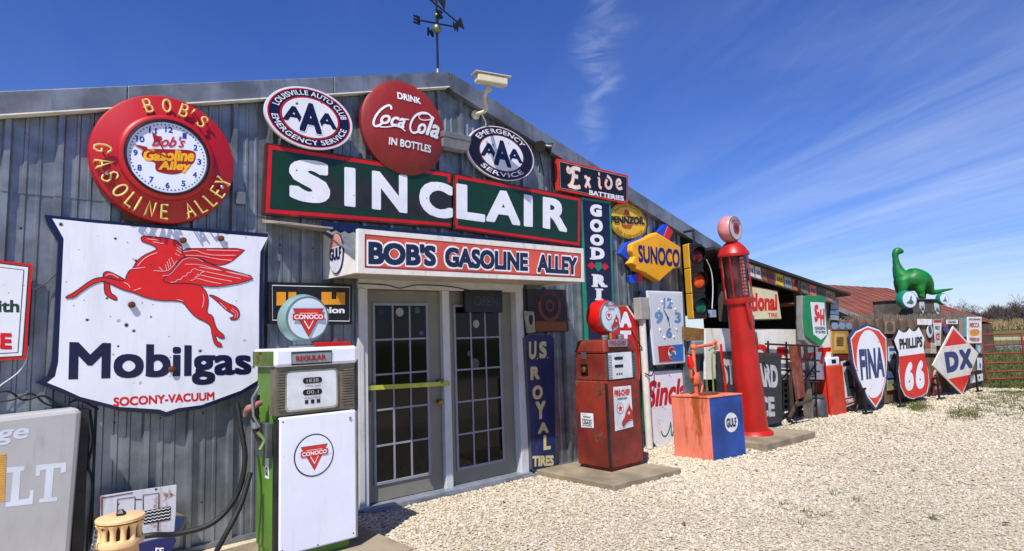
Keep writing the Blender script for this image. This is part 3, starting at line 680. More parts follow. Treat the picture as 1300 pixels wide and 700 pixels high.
body = [(455, 50), (470, 42), (520, 46), (575, 52), (630, 60), (668, 76), (686, 100), (684, 130), (700, 160), (720, 300), (765, 308), (808, 335), (827, 370), (830, 415), (818, 470), (855, 485), (862, 520), (880, 565), (915, 590), (922, 612), (893, 610), (866, 585), (878, 628), (902, 640), (908, 662), (868, 652), (852, 600), (845, 545), (822, 522), (760, 495), (715, 445), (690, 410), (650, 402), (560, 402), (480, 385), (415, 356), (385, 350), (340, 335), (290, 310), (245, 290), (185, 310), (115, 358), (85, 385), (35, 390), (42, 378), (78, 360), (110, 338), (180, 286), (225, 272), (270, 275), (340, 292), (368, 288), (375, 262), (390, 235), (410, 225), (430, 185), (470, 150), (530, 125), (548, 112), (525, 95), (480, 78), (458, 70)]
wing1 = [(684, 113), (800, 112), (1045, 112), (1000, 150), (960, 185), (905, 208), (850, 200), (780, 165), (690, 160)]
wing2 = [(575, 290), (600, 262), (640, 235), (665, 180), (700, 160), (755, 158), (810, 185), (860, 205), (960, 235), (1100, 272), (1020, 302), (900, 322), (850, 325), (800, 318), (720, 304), (640, 306), (600, 303)]
leg2 = [(243, 262), (250, 245), (272, 238), (305, 252), (368, 285), (360, 298), (300, 282), (270, 262), (278, 300), (285, 360), (318, 378), (324, 403), (292, 392), (262, 372), (252, 355), (250, 280)]
tail = [(828, 368), (870, 376), (930, 414), (985, 435), (1005, 465), (998, 502), (965, 512), (946, 498), (970, 494), (973, 478), (930, 455), (892, 418), (855, 385)]
PINK = mat('white print line', (240, 200, 196), .4); OUTL = mat('dark print outline', (70, 40, 50), .4)
mo = MB(); mr = MB()
for i, pl in enumerate((wing1, leg2, tail, body, wing2)):
    q = smooth(WF.pxs(ZP(pl), d+.00200+.003*i), 1); mr.prism(WF, q, None, d+.002+.001*i); mo.ribbon(WF, q, .007, d+.0025+.001*i, True)
mk('winged_horse', mr, mat('horse red', (214, 32, 26), .3, 0, .04, chips=.4), r); mk('horse_outline', mo, OUTL, r)
mb = MB()
for st in ([(690, 130), (760, 120), (800, 140), (860, 150), (980, 150)], [(700, 150), (790, 152), (880, 172), (960, 178)], [(820, 120), (1000, 125)], [(575, 265), (620, 258), (660, 205), (700, 165), (760, 165), (800, 185)],
           [(700, 200), (780, 200), (860, 225), (1060, 272)], [(760, 230), (860, 250), (1010, 280)], [(765, 255), (850, 275), (960, 295)], [(760, 275), (840, 298), (900, 308)], [(780, 215), (900, 235), (1050, 262)],
           [(620, 300), (650, 298), (655, 285), (680, 285), (683, 268), (708, 265), (712, 248), (735, 245), (738, 228), (760, 225)], [(730, 290), (755, 285), (758, 268), (785, 262), (788, 245), (815, 240)],
           [(436, 210), (455, 185), (490, 155), (545, 135)], [(405, 225), (478, 217)], [(360, 300), (385, 312), (395, 330)], [(415, 345), (455, 333)], [(800, 365), (806, 400), (796, 440)],
           [(655, 395), (690, 405)], [(260, 262), (285, 250), (330, 275)], [(525, 235), (600, 240), (630, 215), (655, 180)], [(650, 90), (682, 110)], [(655, 105), (680, 125)], [(650, 120), (680, 140)], [(645, 140), (672, 155)], [(610, 170), (622, 215)], [(600, 185), (612, 225)], [(622, 160), (640, 200)], [(590, 200), (598, 232)], [(555, 215), (575, 235)],
           [(955, 455), (985, 480), (975, 500)], [(962, 445), (995, 470), (990, 498)], [(895, 415), (930, 450)], [(490, 58), (560, 68)], [(520, 75), (580, 85)]):
    mk('feather_line', MB().ribbon(WF, smooth(WF.pxs(ZP(st), d+.007), 1, False), .0042, d+.0077), PINK, r)
letters(r, WF, [('Mobilgas', ZM([(220, 436), (798, 452), (798, 565), (216, 592)]), .028)], NAVY, d+.00267)
letters(r, WF, [('SOCONY-VACUUM', ZM([(360, 612), (680, 594), (680, 620), (360, 641)]), .035, 0, 1.15) if False else ('SOCONY-VACUUM', ZM([(360, 612), (680, 594), (680, 620), (360, 641)]), .03)], RED, d+.00267)
for q in ((580, 114), (417, 318), (544, 522), (700, 108)):
    c = WF.px(*ZM([q])[0], d); mk('bolt', MB().lathe(WF.w(c[0], c[1], d), (0, -1, 0), [(.024, 0), (.024, .027), (.012, .031)], 10), RUST, r)
# ---- two oval motor club signs
def oval(label, ext, dd, top, bot, rings, tm=WHITE):
    cu, cv, ru, rv = local_circle(ext, WF, dd)
    r = thing('oval_sign', label, 'sign', WF.w(cu, cv-rv, dd))
    mk('plate', MB().prism(WF, circ(cu, cv, ru, rv, 72), dd-.03, dd), WHITE, r)
    e = dd
    for f, m in rings: e += .001; mk('painted_ring', MB().prism(WF, circ(cu, cv, ru*f, rv*f, 72), None, e), m, r)
    e += .001; el = rv/ru
    mk('lettering', arc_mb(MB(), WF, top[0], cu, cv, ru*top[1], ru*top[2], top[3], top[4], e, .018, el, 1.05), tm, r); mk('lettering', arc_mb(MB(), WF, bot[0], cu, cv, ru*bot[1], ru*bot[2], bot[3], bot[4], e, .018, el, 1.05, True), tm, r)
    f = rings[-1][0]
    a = text_mb(MB(), WF, 'A', [(cu-ru*f*.97, cv+rv*f*.42), (cu-ru*f*.22, cv+rv*f*.42), (cu-ru*f*.22, cv-rv*f*.36), (cu-ru*f*.97, cv-rv*f*.36)], e, .035, local=True)
    mk('side_letter', a, NAVY, r); a = MB()
    text_mb(a, WF, 'A', [(cu+ru*f*.22, cv+rv*f*.42), (cu+ru*f*.97, cv+rv*f*.42), (cu+ru*f*.97, cv-rv*f*.36), (cu+ru*f*.22, cv-rv*f*.36)], e, .035, local=True)
    mk('side_letter', a, NAVY, r)
    a = text_mb(MB(), WF, 'A', [(cu-ru*f*.40, cv+rv*f*.76), (cu+ru*f*.40, cv+rv*f*.76), (cu+ru*f*.40, cv-rv*f*.76), (cu-ru*f*.40, cv-rv*f*.76)], e+.00200, .045, local=True)
    a2 = text_mb(MB(), WF, 'A', [(cu-ru*f*.44, cv+rv*f*.82), (cu+ru*f*.44, cv+rv*f*.82), (cu+ru*f*.44, cv-rv*f*.80), (cu-ru*f*.44, cv-rv*f*.80)], e+.00100, .08, local=True)
    mk('middle_letter', a, NAVY, r); mk('letter_edge', a2, WHITE, r)
Z4 = lambda pts: z2(320, 0, 3.18, pts)
oval('oval white sign with navy ring and three big letters, left of the red button sign', Z4([(50, 440), (405, 530), (190, 345), (300, 612)]), .155,
     ('LOUISVILLE AUTO CLUB', .725, .88, 165, 12), ('EMERGENCY SERVICE', .72, .875, 187, 348), [(.975, WHITE), (.945, RED), (.915, NAVY), (.68, RED), (.645, NAVY), (.635, WHITE)])
Z3 = lambda pts: z2(570, 90, 3.5, pts)
oval('smaller oval sign with black ring and three big letters under the security camera', Z3([(80, 335), (377, 395), (200, 243), (270, 492)]), .11,
     ('EMERGENCY', .73, .90, 150, 35), ('SERVICE', .71, .88, 222, 318), [(.97, mat('maroon line', (120, 20, 28), .4)), (.94, mat('black blue enamel', (18, 18, 34), .3, chips=.3)), (.68, mat('maroon line', (120, 20, 28))), (.645, WHITE)])
# ---- red convex button sign
cu, cv, ru, rv = local_circle(Z4([(437, 460), (790, 560), (575, 323), (640, 700)]), WF, .14); R = (ru+rv)/2
BTN = mat('faded button red', (140, 36, 30), .42, 0, .1, 1.5, dirt=.2, dirtcol=(176, 90, 78))
r = thing('button_sign', 'round domed red button sign with white script lettering', 'sign', WF.w(cu, cv-R, .12))
def dome(t): return .085+.10*math.sqrt(max(0, 1-(t*.97)**2.0))
mk('dome', MB().lathe(WF.w(cu, cv, 0), (0, -1, 0), [(R*.99, .06), (R, .08)]+[(R*t, dome(t)) for t in (.995, .98, .95, .9, .8, .7, .6, .45, .3, .15, .02)], 80), BTN, r, sm=True)
def on_dome(mb):
    nv = []
    for x, y, z in mb.v: t = min(.99, math.hypot(x-cu, z-cv)/R); nv.append((x, -(dome(t)+.006), z))
    mb.v = nv; return mb
def subdiv(mb, maxl=.05):
    for _ in range(3):
        nf = []; cache = {}
        for f in mb.f:
            f = list(f)
            if len(f) > 3:
                for i in range(1, len(f)-1): nf.append((f[0], f[i], f[i+1]))
            else: nf.append(tuple(f))
        of = []
        def mid(a, b):
            k = (min(a, b), max(a, b))
            if k not in cache: mb.v.append(tuple((p+q)/2 for p, q in zip(mb.v[a], mb.v[b]))); cache[k] = len(mb.v)-1
            return cache[k]
        for a, b, c in nf:
            e = [(Vector(mb.v[a])-Vector(mb.v[b])).length, (Vector(mb.v[b])-Vector(mb.v[c])).length, (Vector(mb.v[c])-Vector(mb.v[a])).length]
            if max(e) < maxl: of.append((a, b, c)); continue
            i = e.index(max(e)); a, b, c = ((a, b, c), (b, c, a), (c, a, b))[i]; m = mid(a, b); of += [(a, m, c), (m, b, c)]
        mb.f = of
    return mb
def ctext(s, q, bb, shr=0): return text_mb(MB(), WF, s, Z4(q), .15, bb, shr)
for s, q in (('DRINK', [(583, 373), (678, 398), (678, 424), (583, 402)]), ('IN BOTTLES', [(548, 556), (719, 590), (719, 620), (548, 586)])):
    mk('lettering', on_dome(subdiv(ctext(s, q, .03))), LETW, r)
mb = MB()
for s, q in (('oca', [(516, 462), (612, 484), (608, 526), (512, 500)]), ('o', [(662, 497), (698, 506), (694, 552), (658, 540)]), ('la', [(700, 458), (760, 490), (752, 566), (694, 548)])):
    text_mb(mb, WF, s, Z4(q), .15, .02, .35)
def scr(pts, w): mb.ribbon(WF, smooth(WF.pxs(Z4(pts), .15), 2, False), w, .15)
scr([(556, 446), (556, 430), (542, 428), (515, 445), (495, 472), (487, 500), (495, 513), (512, 508), (525, 496)], .022)
scr([(498, 510), (530, 518), (570, 512), (592, 518), (610, 534)], .012)
scr([(610, 486), (625, 488)], .013)
scr([(722, 482), (716, 466), (690, 456), (655, 466), (634, 495), (628, 525), (640, 543), (660, 538), (672, 524)], .022)
scr([(722, 484), (690, 490), (670, 486), (664, 472), (678, 462), (700, 464)], .010)
mk('script_lettering', on_dome(subdiv(mb)), LETW, r)
# ---- corner of the white sign at the left edge
P = [(-70, 322), (41.5, 336), (33, 456), (-78, 462)]
r = sign('wall_sign', 'white sign with red and green border at the left edge of the wall', 'sign', WF, P, .05, .09, RED, borders=((.016, mat('dark green line', (24, 60, 40), .4)), (.008, WHITE), (.02, mat('dark green line', (24, 60, 40))), (.005, WHITE)))
letters(r, WF, [('Smith', [(-38, 380), (24.5, 381), (24.5, 397), (-38, 396)], .03)], mat('dark green line', ()) if False else _m['dark green line'])
letters(r, WF, [('CE', [(-22, 422), (15, 423), (15, 444), (-22, 443)], .05)], RED)
# ---- grey light-box sign, bottom left
d = .26
P = [(-140, 545), (101, 518.5), (104, 524), (88, 720), (70, 820), (-150, 820)]
GREYB = mat('grey plastic box', (172, 172, 172), .5, 0, .05, 2, dirt=.3)
r = sign('lightbox_sign', 'big rounded grey plastic light-box sign with pale letters and a yellow strip', 'sign', WF, P, .03, d, GREYB, bev=.03)
SILV = mat('pale print', (205, 212, 224), .4, 0, .05)
letters(r, WF, [('rage', [(-42, 549), (37, 543), (37, 562), (-42, 570)], .02, .2)], SILV, d+.00133)
def slab(rr, fr, strokes, m, d, w, serif): 
    mb = MB()
    for st in strokes: mb.ribbon(fr, fr.pxs(st, d), w, d+.00033*strokes.index(st))
    return mk('lettering', mb, m, rr)
S3 = lambda pts: z2(0, 480, 3.182, pts)
mb = MB()
for k, pl in enumerate(([(28, 362), (100, 355), (98, 374), (84, 376), (76, 492), (118, 486), (122, 455), (136, 452), (132, 510), (22, 522), (24, 504), (42, 500), (52, 382), (28, 384)], [(146, 352), (268, 340), (266, 380), (246, 384), (246, 362), (218, 366), (208, 482), (232, 480), (230, 498), (158, 504), (160, 488), (178, 486), (186, 370), (164, 374), (160, 396), (144, 398)])):
    mk('letter', MB().prism(WF, WF.pxs(S3(pl), d+.00133), None, d+.00133), SILV, r)
YS = mat('yellow strip', (222, 168, 40), .5)
pq = WF.pxs(S3([(0, 308), (25, 306), (18, 500), (4, 560)]), d+.00133)
for i in range(22):
    f0, f1 = i/22, (i+.62)/22
    a = lambda f: (pq[1][0]*(1-f)+pq[2][0]*f, pq[1][1]*(1-f)+pq[2][1]*f)
    p0, p1 = a(f0), a(f1)
    mk('yellow_slat', MB().prism(WF, [(p0[0]-.14, p0[1]), p0, p1, (p1[0]-.14, p1[1])], d, d+.00267), YS, r)
mk('back_frame', MB().box(WF, WF.px(101, 520, .03)[0]-.02, WF.px(101, 520, .03)[0]+.05, WF.px(88, 720, d)[1]-.2, WF.px(101, 519, .03)[1], .031, .10), STEELD, r)
# ------------------------------------------------------------------ petrol pumps
def hz(px, py, x, y):
    k = -(py-CY)/FPX; v = Vector((x, y, 0))-CAM; return (k*v.dot(CF)-v.dot(CU))/(CU.z-k*CF.z)
def pbox(name, fr, u0, u1, v0, v1, d0, d1, m, r, bev=.006, parent=None): return mk(name, MB().box(fr, u0, u1, v0, v1, d0, d1), m, r, parent=parent, bev=bev)
def slab_thing(label, x0, x1, y0, y1, h, sk=0, px=None):
    mb = MB(); c = [(x0, y0), (x1, y0+sk), (x1, y1+sk), (x0, y1)]
    mb.hexa([(a, b, -.03) for a, b in c]+[(a, b, h) for a, b in c])
    o = mk('concrete_pad', mb, CONC, origin=((x0+x1)/2, (y0+y1)/2, 0), bev=.012); tag(o, label, 'concrete pad'); return o
def wedge_logo(r, fr, cu, cv, s, d, word, par=None):
    """downward triangle with a word band"""
    t = lambda k, dd, m: mk('painted_triangle', MB().prism(fr, [(cu-k*s*.62, cv+k*s*.42), (cu+k*s*.62, cv+k*s*.42), (cu, cv-k*s*.66)], None, dd), m, r, parent=par)
    rd = mat('logo red', (206, 42, 30), .35); wh = mat('logo white', (232, 234, 238), .3, 0, .02); gn = mat('logo dark green', (26, 56, 50), .4)
    t(1.06, d, gn); t(1.0, d+.00083, rd); t(.62, d+.00167, wh); t(.5, d+.00250, rd)
    mk('word_band', MB().prism(fr, rect(cu-s*.66, cv-s*.03, cu+s*.66, cv+s*.24), None, d+.00333), rd, r, parent=par)
    mk('lettering', text_mb(MB(), fr, word, [(cu-s*.6, cv+s*.2), (cu+s*.6, cv+s*.2), (cu+s*.6, cv+s*.01), (cu-s*.6, cv+s*.01)], d+.00417, .035, local=True), wh, r, parent=par)
def globe(r, o, n, rad, th, body, face, part='globe'):
    prof = [(rad*.35, -th), (rad*.75, -th*.92), (rad*.93, -th*.6), (rad, 0), (rad*.93, th*.6), (rad*.86, th*.86), (rad*.845, th*.9)]
    g = mk(part, MB().lathe(o, n, prof, 48), body, r, sm=True)
    mk('globe_rim', MB().lathe(o, n, [(rad*.88, th*.80), (rad*.88, th*.93), (rad*.82, th*.95), (rad*.80, th*.90)], 48), mat('globe rim', (110, 130, 128), .3, .3), r, parent=g, sm=True)
    mk('globe_face', MB().lathe(o, n, [(rad*.82, th*.85), (rad*.82, th*.93), (rad*.6, th*.955), (rad*.3, th*.965), (.002, th*.97)], 48), face, r, parent=g, sm=True)
    return g
# ---- tall white pump with green sides, in front of the doors
X0, Y0 = 1.66, -1.04; PF = Frame(X0, Y0); PW = .61; DEP = .42
slab_thing('rough concrete pad under the white and green pump', 1.35, 2.56, -1.50, -.35, .05, .12)
ztop = hz(445, 437, X0+PW, Y0); zl = hz(446, 520, X0+PW, Y0); zs = hz(446, 461, X0+PW, Y0)
T = thing('petrol_pump', 'white and green petrol pump with round globe standing left of the doors', 'petrol pump', (X0+PW/2, Y0+DEP/2, .05), 'old petrol pumps')
GRN = mat('pump green', (84, 128, 36), .4, 0, .15, 3, dirt=.25, rust=.12); WPE = mat('pump white enamel', (226, 230, 244), .2, 0, .03, 2, dirt=.22, dirtcol=(170, 164, 150), chips=.35)
GRYB = mat('pump grille', (120, 112, 98), .45, .4, .2, dirt=.3)
pbox('plinth', PF, .03, PW-.03, .05, .13, -DEP+.02, -.04, GRN, T)
pbox('side_body', PF, .02, PW-.02, .125, ztop-.09, -DEP, -.035, GRN, T)
pbox('front_panel', PF, .026, PW, .12, zl, -.034, .02, WPE, T, .012)
pbox('edge_strip', PF, .0, .025, .12, zl-.01, -.04, .012, STEELD, T, .003)
pbox('edge_strip', PF, PW+.001, PW+.012, .12, zl-.01, -.04, .012, STEEL, T, .002)
pbox('upper_housing', PF, .0, PW, zl+.012, zs-.002, -.10, .0, GRYB, T, .004)
zz0, zz1 = zl+.02, zs-.01; nsl = 14
for i in range(nsl):
    v = zz0+.03+(zz1-zz0-.05)*i/nsl
    for a, b in ((.02, .145), (PW-.10, PW-.015)): mk('grille_slat', MB().box(PF, a, b, v, v+.011, .001, .012), GRYB, T)
pbox('cap', PF, -.012, PW+.012, zs, ztop-.012, -DEP-.01, .03, WPE, T, .022)
pbox('cap_side', PF, -.016, -.0125, zs+.01, ztop-.03, -DEP, .0, mat('rusted green', (74, 104, 40), .6, 0, .2, rust=.5), T, .001)
ZA = lambda pts: z2(310, 360, 3.887, pts)
q = PF.pxs(ZA([(207, 440), (448, 430), (450, 600), (208, 628)]), .0)
u0, u1, v0, v1 = (q[0][0]+q[3][0])/2, (q[1][0]+q[2][0])/2, (q[2][1]+q[3][1])/2, (q[0][1]+q[1][1])/2
mk('dial_frame', MB().prism(PF, rrect(u0-.014, v0-.014, u1+.014, v1+.014, .03), .0, .016), CHROME, T)
DF = mk('dial_face', MB().prism(PF, rrect(u0, v0, u1, v1, .022), .016, .02), mat('dial enamel', (206, 210, 214), .25), T)
def pill(cx_, cy_, w, h): return [(cx_+(w-h)/2*(1 if math.cos(t) > 0 else -1)+h/2*math.cos(t), cy_+h/2*math.sin(t)) for t in [2*math.pi*(i+.5)/24 for i in range(24)]]
mu = (u0+u1)/2+.0; hh = v1-v0
for f, txt, lab in ((.76, '1838', 'TOTAL SALE'), (.44, '00.1', 'GALLONS')):
    mk('counter_window', MB().prism(PF, pill(mu, v0+hh*f, .145, .042), .02, .0225), BLACK, T, parent=DF)
    mk('counter_digits', text_mb(MB(), PF, txt, [(mu-.045, v0+hh*f+.013), (mu+.045, v0+hh*f+.013), (mu+.045, v0+hh*f-.013), (mu-.045, v0+hh*f-.013)], .0245, .01, local=True), mat('digit grey', (170, 172, 170), .5), T, parent=DF)
    mk('lettering', text_mb(MB(), PF, lab, [(mu-.06, v0+hh*f-.034), (mu+.06, v0+hh*f-.034), (mu+.06, v0+hh*f-.046), (mu-.06, v0+hh*f-.046)], .0235, .0, local=True), BLACK, T, parent=DF)
for i in (-1, 0, 1): mk('price_window', MB().prism(PF, rect(mu+i*.045-.012, v0+hh*.13, mu+i*.045+.012, v0+hh*.23), .02, .023), BLACK, T, parent=DF)
q = PF.pxs(ZA([(232, 343), (432, 333), (432, 390), (234, 402)]), .035)
mk('grade_plate', MB().prism(PF, q, .03, .036), mat('plate grey', (150, 158, 160), .3, .3), T, bev=.004)
mk('plate_frame', MB().ribbon(PF, q, .012, .039, True), STEELD, T)
letters(T, PF, [('REGULAR', ZA([(256, 358), (404, 350), (403, 376), (257, 386)]), .03)], mat('dark red print', ()) if False else _m['dark red print'], .040)
ZB = lambda pts: z2(310, 520, 3.887, pts)
mk('door_lock', MB().lathe(PF.w(PW-.05, zl-.06, .02), (0, -1, 0), [(.012, 0), (.012, .006), (.007, .008)], 16), CHROME, T, sm=True)
for a_, b_ in ((.05, .16), (PW-.03, .16), (.05, zl-.03), (PW*.5, .14)): mk('panel_screw', MB().lathe(PF.w(a_, b_, .02), (0, -1, 0), [(.006, 0), (.004, .003)], 8), STEELD, T)
c0 = PF.px(*ZB([(345, 225)])[0], .022); rad = .150
mk('painted_disc', MB().prism(PF, circ(c0[0], c0[1], rad), None, .023), mat('ring dark green', (24, 48, 42), .35), T); mk('painted_disc', MB().prism(PF, circ(c0[0], c0[1], rad*.94), None, .0255), WPE, T)
wedge_logo(T, PF, c0[0], c0[1], .155, .027, 'CONOCO')
# globe
gz = hz(384, 404, X0+PW*.45, Y0+.05)
TEAL = mat('globe teal', (116, 152, 150), .25, 0, .05, 3); GW = mat('globe face white', (196, 210, 222), .15, 0, .03, 3)
go = Vector((X0+PW*.44, Y0+.16, gz))
gl = globe(T, go, (0, -1, 0), .188, .10, TEAL, GW)
GF = Frame(go.x, go.y); wedge_logo(T, GF, 0, gz-.01, .185, .104, 'CONOCO', gl)
mk('globe_collar', MB().lathe((go.x, go.y, ztop-.02), (0, 0, 1), [(.10, 0), (.10, .02), (.07, .03), (.07, .055)], 24), STEEL, T, sm=True)
# side: nozzle boot, nozzle, hose
hx = X0-.02; hy = Y0+.16
pbox('hose_boot', Frame(X0+.015, Y0+.25, 0, -1), -.02, .17, .78, 1.02, .0, .05, mat('boot metal', (120, 124, 122), .35, .7, .2), T)
mb = MB(); mb.tube([(hx-.05, hy, 1.22), (hx-.07, hy-.02, 1.1), (hx-.06, hy, .98), (hx-.03, hy, .9)], [.02, .028, .022, .018], 10); mk('nozzle', mb, STEELD, T, sm=True)
mb = MB(); mb.tube([(hx-.05, hy-.04, 1.28), (hx-.10, hy-.05, 1.2), (hx-.09, hy-.05, 1.08), (hx-.04, hy-.03, 1.0)], .010, 8); mk('nozzle_guard', mb, STEEL, T, sm=True)
mb = MB(); mb.tube(spline([(hx-.02, hy, 1.15), (hx-.05, hy-.03, 1.165), (hx-.09, hy-.02, 1.14), (hx-.12, hy, 1.12), (hx-.13, hy+.02, 1.07)], 3), [.012, .018, .024, .020, .026, .028, .022, .026, .028, .022, .018, .014, .006], 9)
mk('rag', mb, mat('faded pink rag', (150, 104, 98), .9, 0, .3, 12, bump=.6), T, sm=True)
mk('valve_body', MB().lathe((hx-.06, hy-.0, .98), (0, 0, 1), [(.02, 0), (.034, .01), (.034, .07), (.024, .09), (.03, .11), (.018, .15)], 12), STEEL, T, sm=True)
mk('lever', MB().tube([(hx-.05, hy-.02, .96), (hx-.01, hy-.05, .90), (hx-.05, hy-.07, .84)], .014, 8), mat('olive lever', (90, 112, 56), .5), T, sm=True)
mk('notice_label', MB().box(Frame(X0+.02, Y0+.25, 0, -1), .02, .09, .62, .80, .001, .004), WHITE, T)
mk('lettering', text_mb(MB(), Frame(X0+.02, Y0+.25, 0, -1), '82', [(.03, .70), (.08, .70), (.08, .64), (.03, .64)], .006, .03, local=True), BLACK, T)
hp2 = [at(318, 600, 4.45), at(306, 640, 4.35), at(288, 676, 4.25), at(268, 712, 4.2)]
mk('hose', MB().tube(spline(hp2), .018, 10), RUBBER, T, sm=True)
hp = [at(301, 512, 4.55), at(306, 545, 4.5), at(311, 585, 4.45), at(300, 630, 4.4), at(270, 664, 4.3), at(225, 678, 4.2), at(190, 680, 4.1), at(160, 690, 4.1), at(130, 720, 4.1)]
mk('hose', MB().tube(spline(hp), .018, 10), RUBBER, T, sm=True)
# ---- red pump right of the doors
X1, Y1 = 5.37, -.89; QF = Frame(X1, Y1); QW = .56; QD = .48
slab_thing('low concrete pad under the rusty red pump right of the doors', 4.95, 6.02, -1.28, -.14, .065, -.06)
RPU = mat('worn red pump paint', (128, 40, 26), .55, 0, .3, 2.2, dirt=.7, dirtcol=(88, 46, 32), rust=.5, rust_or_glint_col=(112, 62, 40), chips=.5, bump=.08); 
T = thing('petrol_pump', 'worn dark red petrol pump with red and white globe, right of the doors', 'petrol pump', (X1+QW/2, Y1+QD/2, .045), 'old petrol pumps')
pbox('plinth', QF, .02, QW-.02, .04, .10, -QD+.02, -.02, RPU, T)
pbox('lower_body', QF, -.008, QW+.008, .10, 1.04, -QD, .008, RPU, T, .012)
pbox('upper_body', QF, .012, QW-.012, 1.042, 1.345, -QD+.01, -.012, RPU, T, .012)
mb = MB(); a = .0; 
mb.hexa([QF.w(-.004, 1.347, .004), QF.w(QW+.004, 1.347, .004), QF.w(QW+.004, 1.347, -QD), QF.w(-.004, 1.347, -QD), QF.w(.03, 1.50, -.03), QF.w(QW-.03, 1.50, -.03), QF.w(QW-.03, 1.50, -QD+.03), QF.w(.03, 1.50, -QD+.03)])
mk('top_cap', mb, RPU, T, bev=.03)
pbox('edge_strip', QF, -.012, .006, .11, 1.02, -.02, .014, STEELD, T, .002); pbox('door_edge_strip', QF, QW-.004, QW+.013, .11, 1.02, -.02, .012, STEELD, T, .002)
ZR = lambda pts: z2(700, 350, 2.414, pts)
pbox('grille', QF, .015, QW-.015, 1.05, 1.335, -.0115, -.002, mat('grey grille', (92, 94, 94), .4, .5), T, .002)
for i in range(15):
    v = 1.062+i*.018
    for a, b in ((.02, .10), (QW-.11, QW-.02)): mk('grille_slat', MB().box(QF, a, b, v, v+.009, -.001, .009), mat('slat grey', (120, 122, 122), .35, .6), T)
q = QF.pxs(ZR([(172, 238), (243, 232), (243, 312), (176, 314)]), .0); u0, u1, v0, v1 = q[0][0], q[1][0], q[2][1], q[0][1]
mk('dial_frame', MB().prism(QF, rect(u0-.015, v0-.015, u1+.015, v1+.012), -.002, .006), STEELD, T, bev=.003)
DF = mk('dial_face', MB().prism(QF, rect(u0, v0, u1, v1), .006, .009), mat('dial enamel', ()) if False else _m['dial enamel'], T)
mu = (u0+u1)/2-.03; hh = v1-v0
for f in (.78, .48): mk('counter_window', MB().prism(QF, pill(mu, v0+hh*f, .15, .034), .009, .0115), BLACK, T, parent=DF)
for i in (-1, 0, 1): mk('price_window', MB().prism(QF, rect(mu+i*.04-.01, v0+hh*.14, mu+i*.04+.01, v0+hh*.22), .009, .0115), BLACK, T, parent=DF)
q = QF.pxs(ZR([(173, 196), (233, 194), (234, 218), (176, 220)]), .01)
mk('name_plate', MB().prism(QF, q, -.01, .014), CHROME, T, bev=.006); mk('plate_insert', MB().prism(QF, inset(q, .014), None, .017), mat('plate blue grey', (130, 138, 160), .3), T)
letters(T, QF, [('FIRE-CHIEF', ZR([(180, 201), (228, 199), (229, 213), (182, 215)]), .03)], DRED, .019)
q = QF.pxs(ZR([(190, 342), (243, 337), (251, 463), (196, 477)]), .012)
mk('poster_plate', MB().prism(QF, q, .009, .013), mat('poster white', (214, 216, 220), .3, chips=.5), T)
def star(fr, cu, cv, r, d, root, par=None, rd=None):
    wh = _m['poster white']; rd = rd or RED
    mk('emblem_ring', MB().prism(fr, circ(cu, cv, r, n=24), None, d), BLACK, root, parent=par); mk('emblem_disc', MB().prism(fr, circ(cu, cv, r*.92, n=24), None, d+.00067), wh, root, parent=par)
    pts = [(cu+r*.82*(1 if i % 2 == 0 else .38)*math.cos(math.radians(90+36*i)), cv+r*.82*(1 if i % 2 == 0 else .38)*math.sin(math.radians(90+36*i))) for i in range(10)]
    mk('emblem_star', MB().prism(fr, pts, None, d+.00133), rd, root, parent=par)
def helmet(fr, cu, cv, s, d, root, par=None):
    """painted fire hat"""
    pl = [(-.35, -.62), (-.42, -.35), (-.12, -.1), (-.02, .18), (.18, .34), (.26, .62), (.36, .34), (.52, .12), (.5, -.12), (.62, -.3), (.3, -.28), (.05, -.32), (-.18, -.45)]
    mk('painted_hat', MB().prism(fr, smooth([(cu+a*s, cv+b*s) for a, b in pl], 1), None, d), mat('hat red', (176, 34, 30), .35), root, parent=par)
    mk('hat_shade', MB().ribbon(fr, [(cu-.42*s, cv-.38*s), (cu-.3*s, cv-.6*s), (cu+.0*s, cv-.38*s), (cu+.3*s, cv-.32*s)], .012*s/.25, d+.00067), mat('hat dark', (60, 20, 24), .4), root, parent=par)
    mk('hat_badge', MB().prism(fr, circ(cu+.2*s, cv+.06*s, .09*s, n=12), None, d+.00100), _m['poster white'], root, parent=par)
cq = ((q[0][0]+q[2][0])/2, (q[0][1]+q[2][1])/2); pw_ = q[1][0]-q[0][0]
letters(T, QF, [('FIRE-CHIEF', ZR([(193, 352), (240, 347), (241, 365), (194, 371)]), .04)], RED, .0165); letters(T, QF, [('GASOLINE', ZR([(203, 375), (232, 372), (232, 378), (203, 381)]), .03)], BLACK, .0165)
star(QF, cq[0]-pw_*.2, cq[1]-.01, pw_*.20, .0155, T); helmet(QF, cq[0]+pw_*.12, cq[1]-.085, .21, .0215, T)
LS = Frame(X1, Y1+QD, 0, -1)   # left side of the pump, faces -x
q = LS.pxs(ZR([(90, 420), (128, 423), (130, 467), (92, 465)]), .009)
mk('lead_notice', MB().prism(LS, q, .008, .012), _m['poster white'], T)
mb = MB(); w_ = q[1][0]-q[0][0]; top = q[0][1]
for s, f, g, ww in (('CONTAINS', .40, .52, .38), ('LEAD', .56, .74, .36), ('WARNING', .2, .3, .3), ('ANTI KNOCK', .80, .88, .4)):
    h_ = q[0][1]-q[3][1]; m_ = (q[0][0]+q[1][0])/2; text_mb(mb, LS, s, [(m_-w_*ww, top-h_*f), (m_+w_*ww, top-h_*f), (m_+w_*ww, top-h_*g), (m_-w_*ww, top-h_*g)], .0145, .02, local=True)
mk('lettering', mb, BLACK, T)
c0 = LS.px(742, 469.5, -.01); pbox('switch_plate', LS, c0[0]-.055, c0[0]+.055, c0[1]-.065, c0[1]+.065, -.011, -.004, BLACK, T, .003)
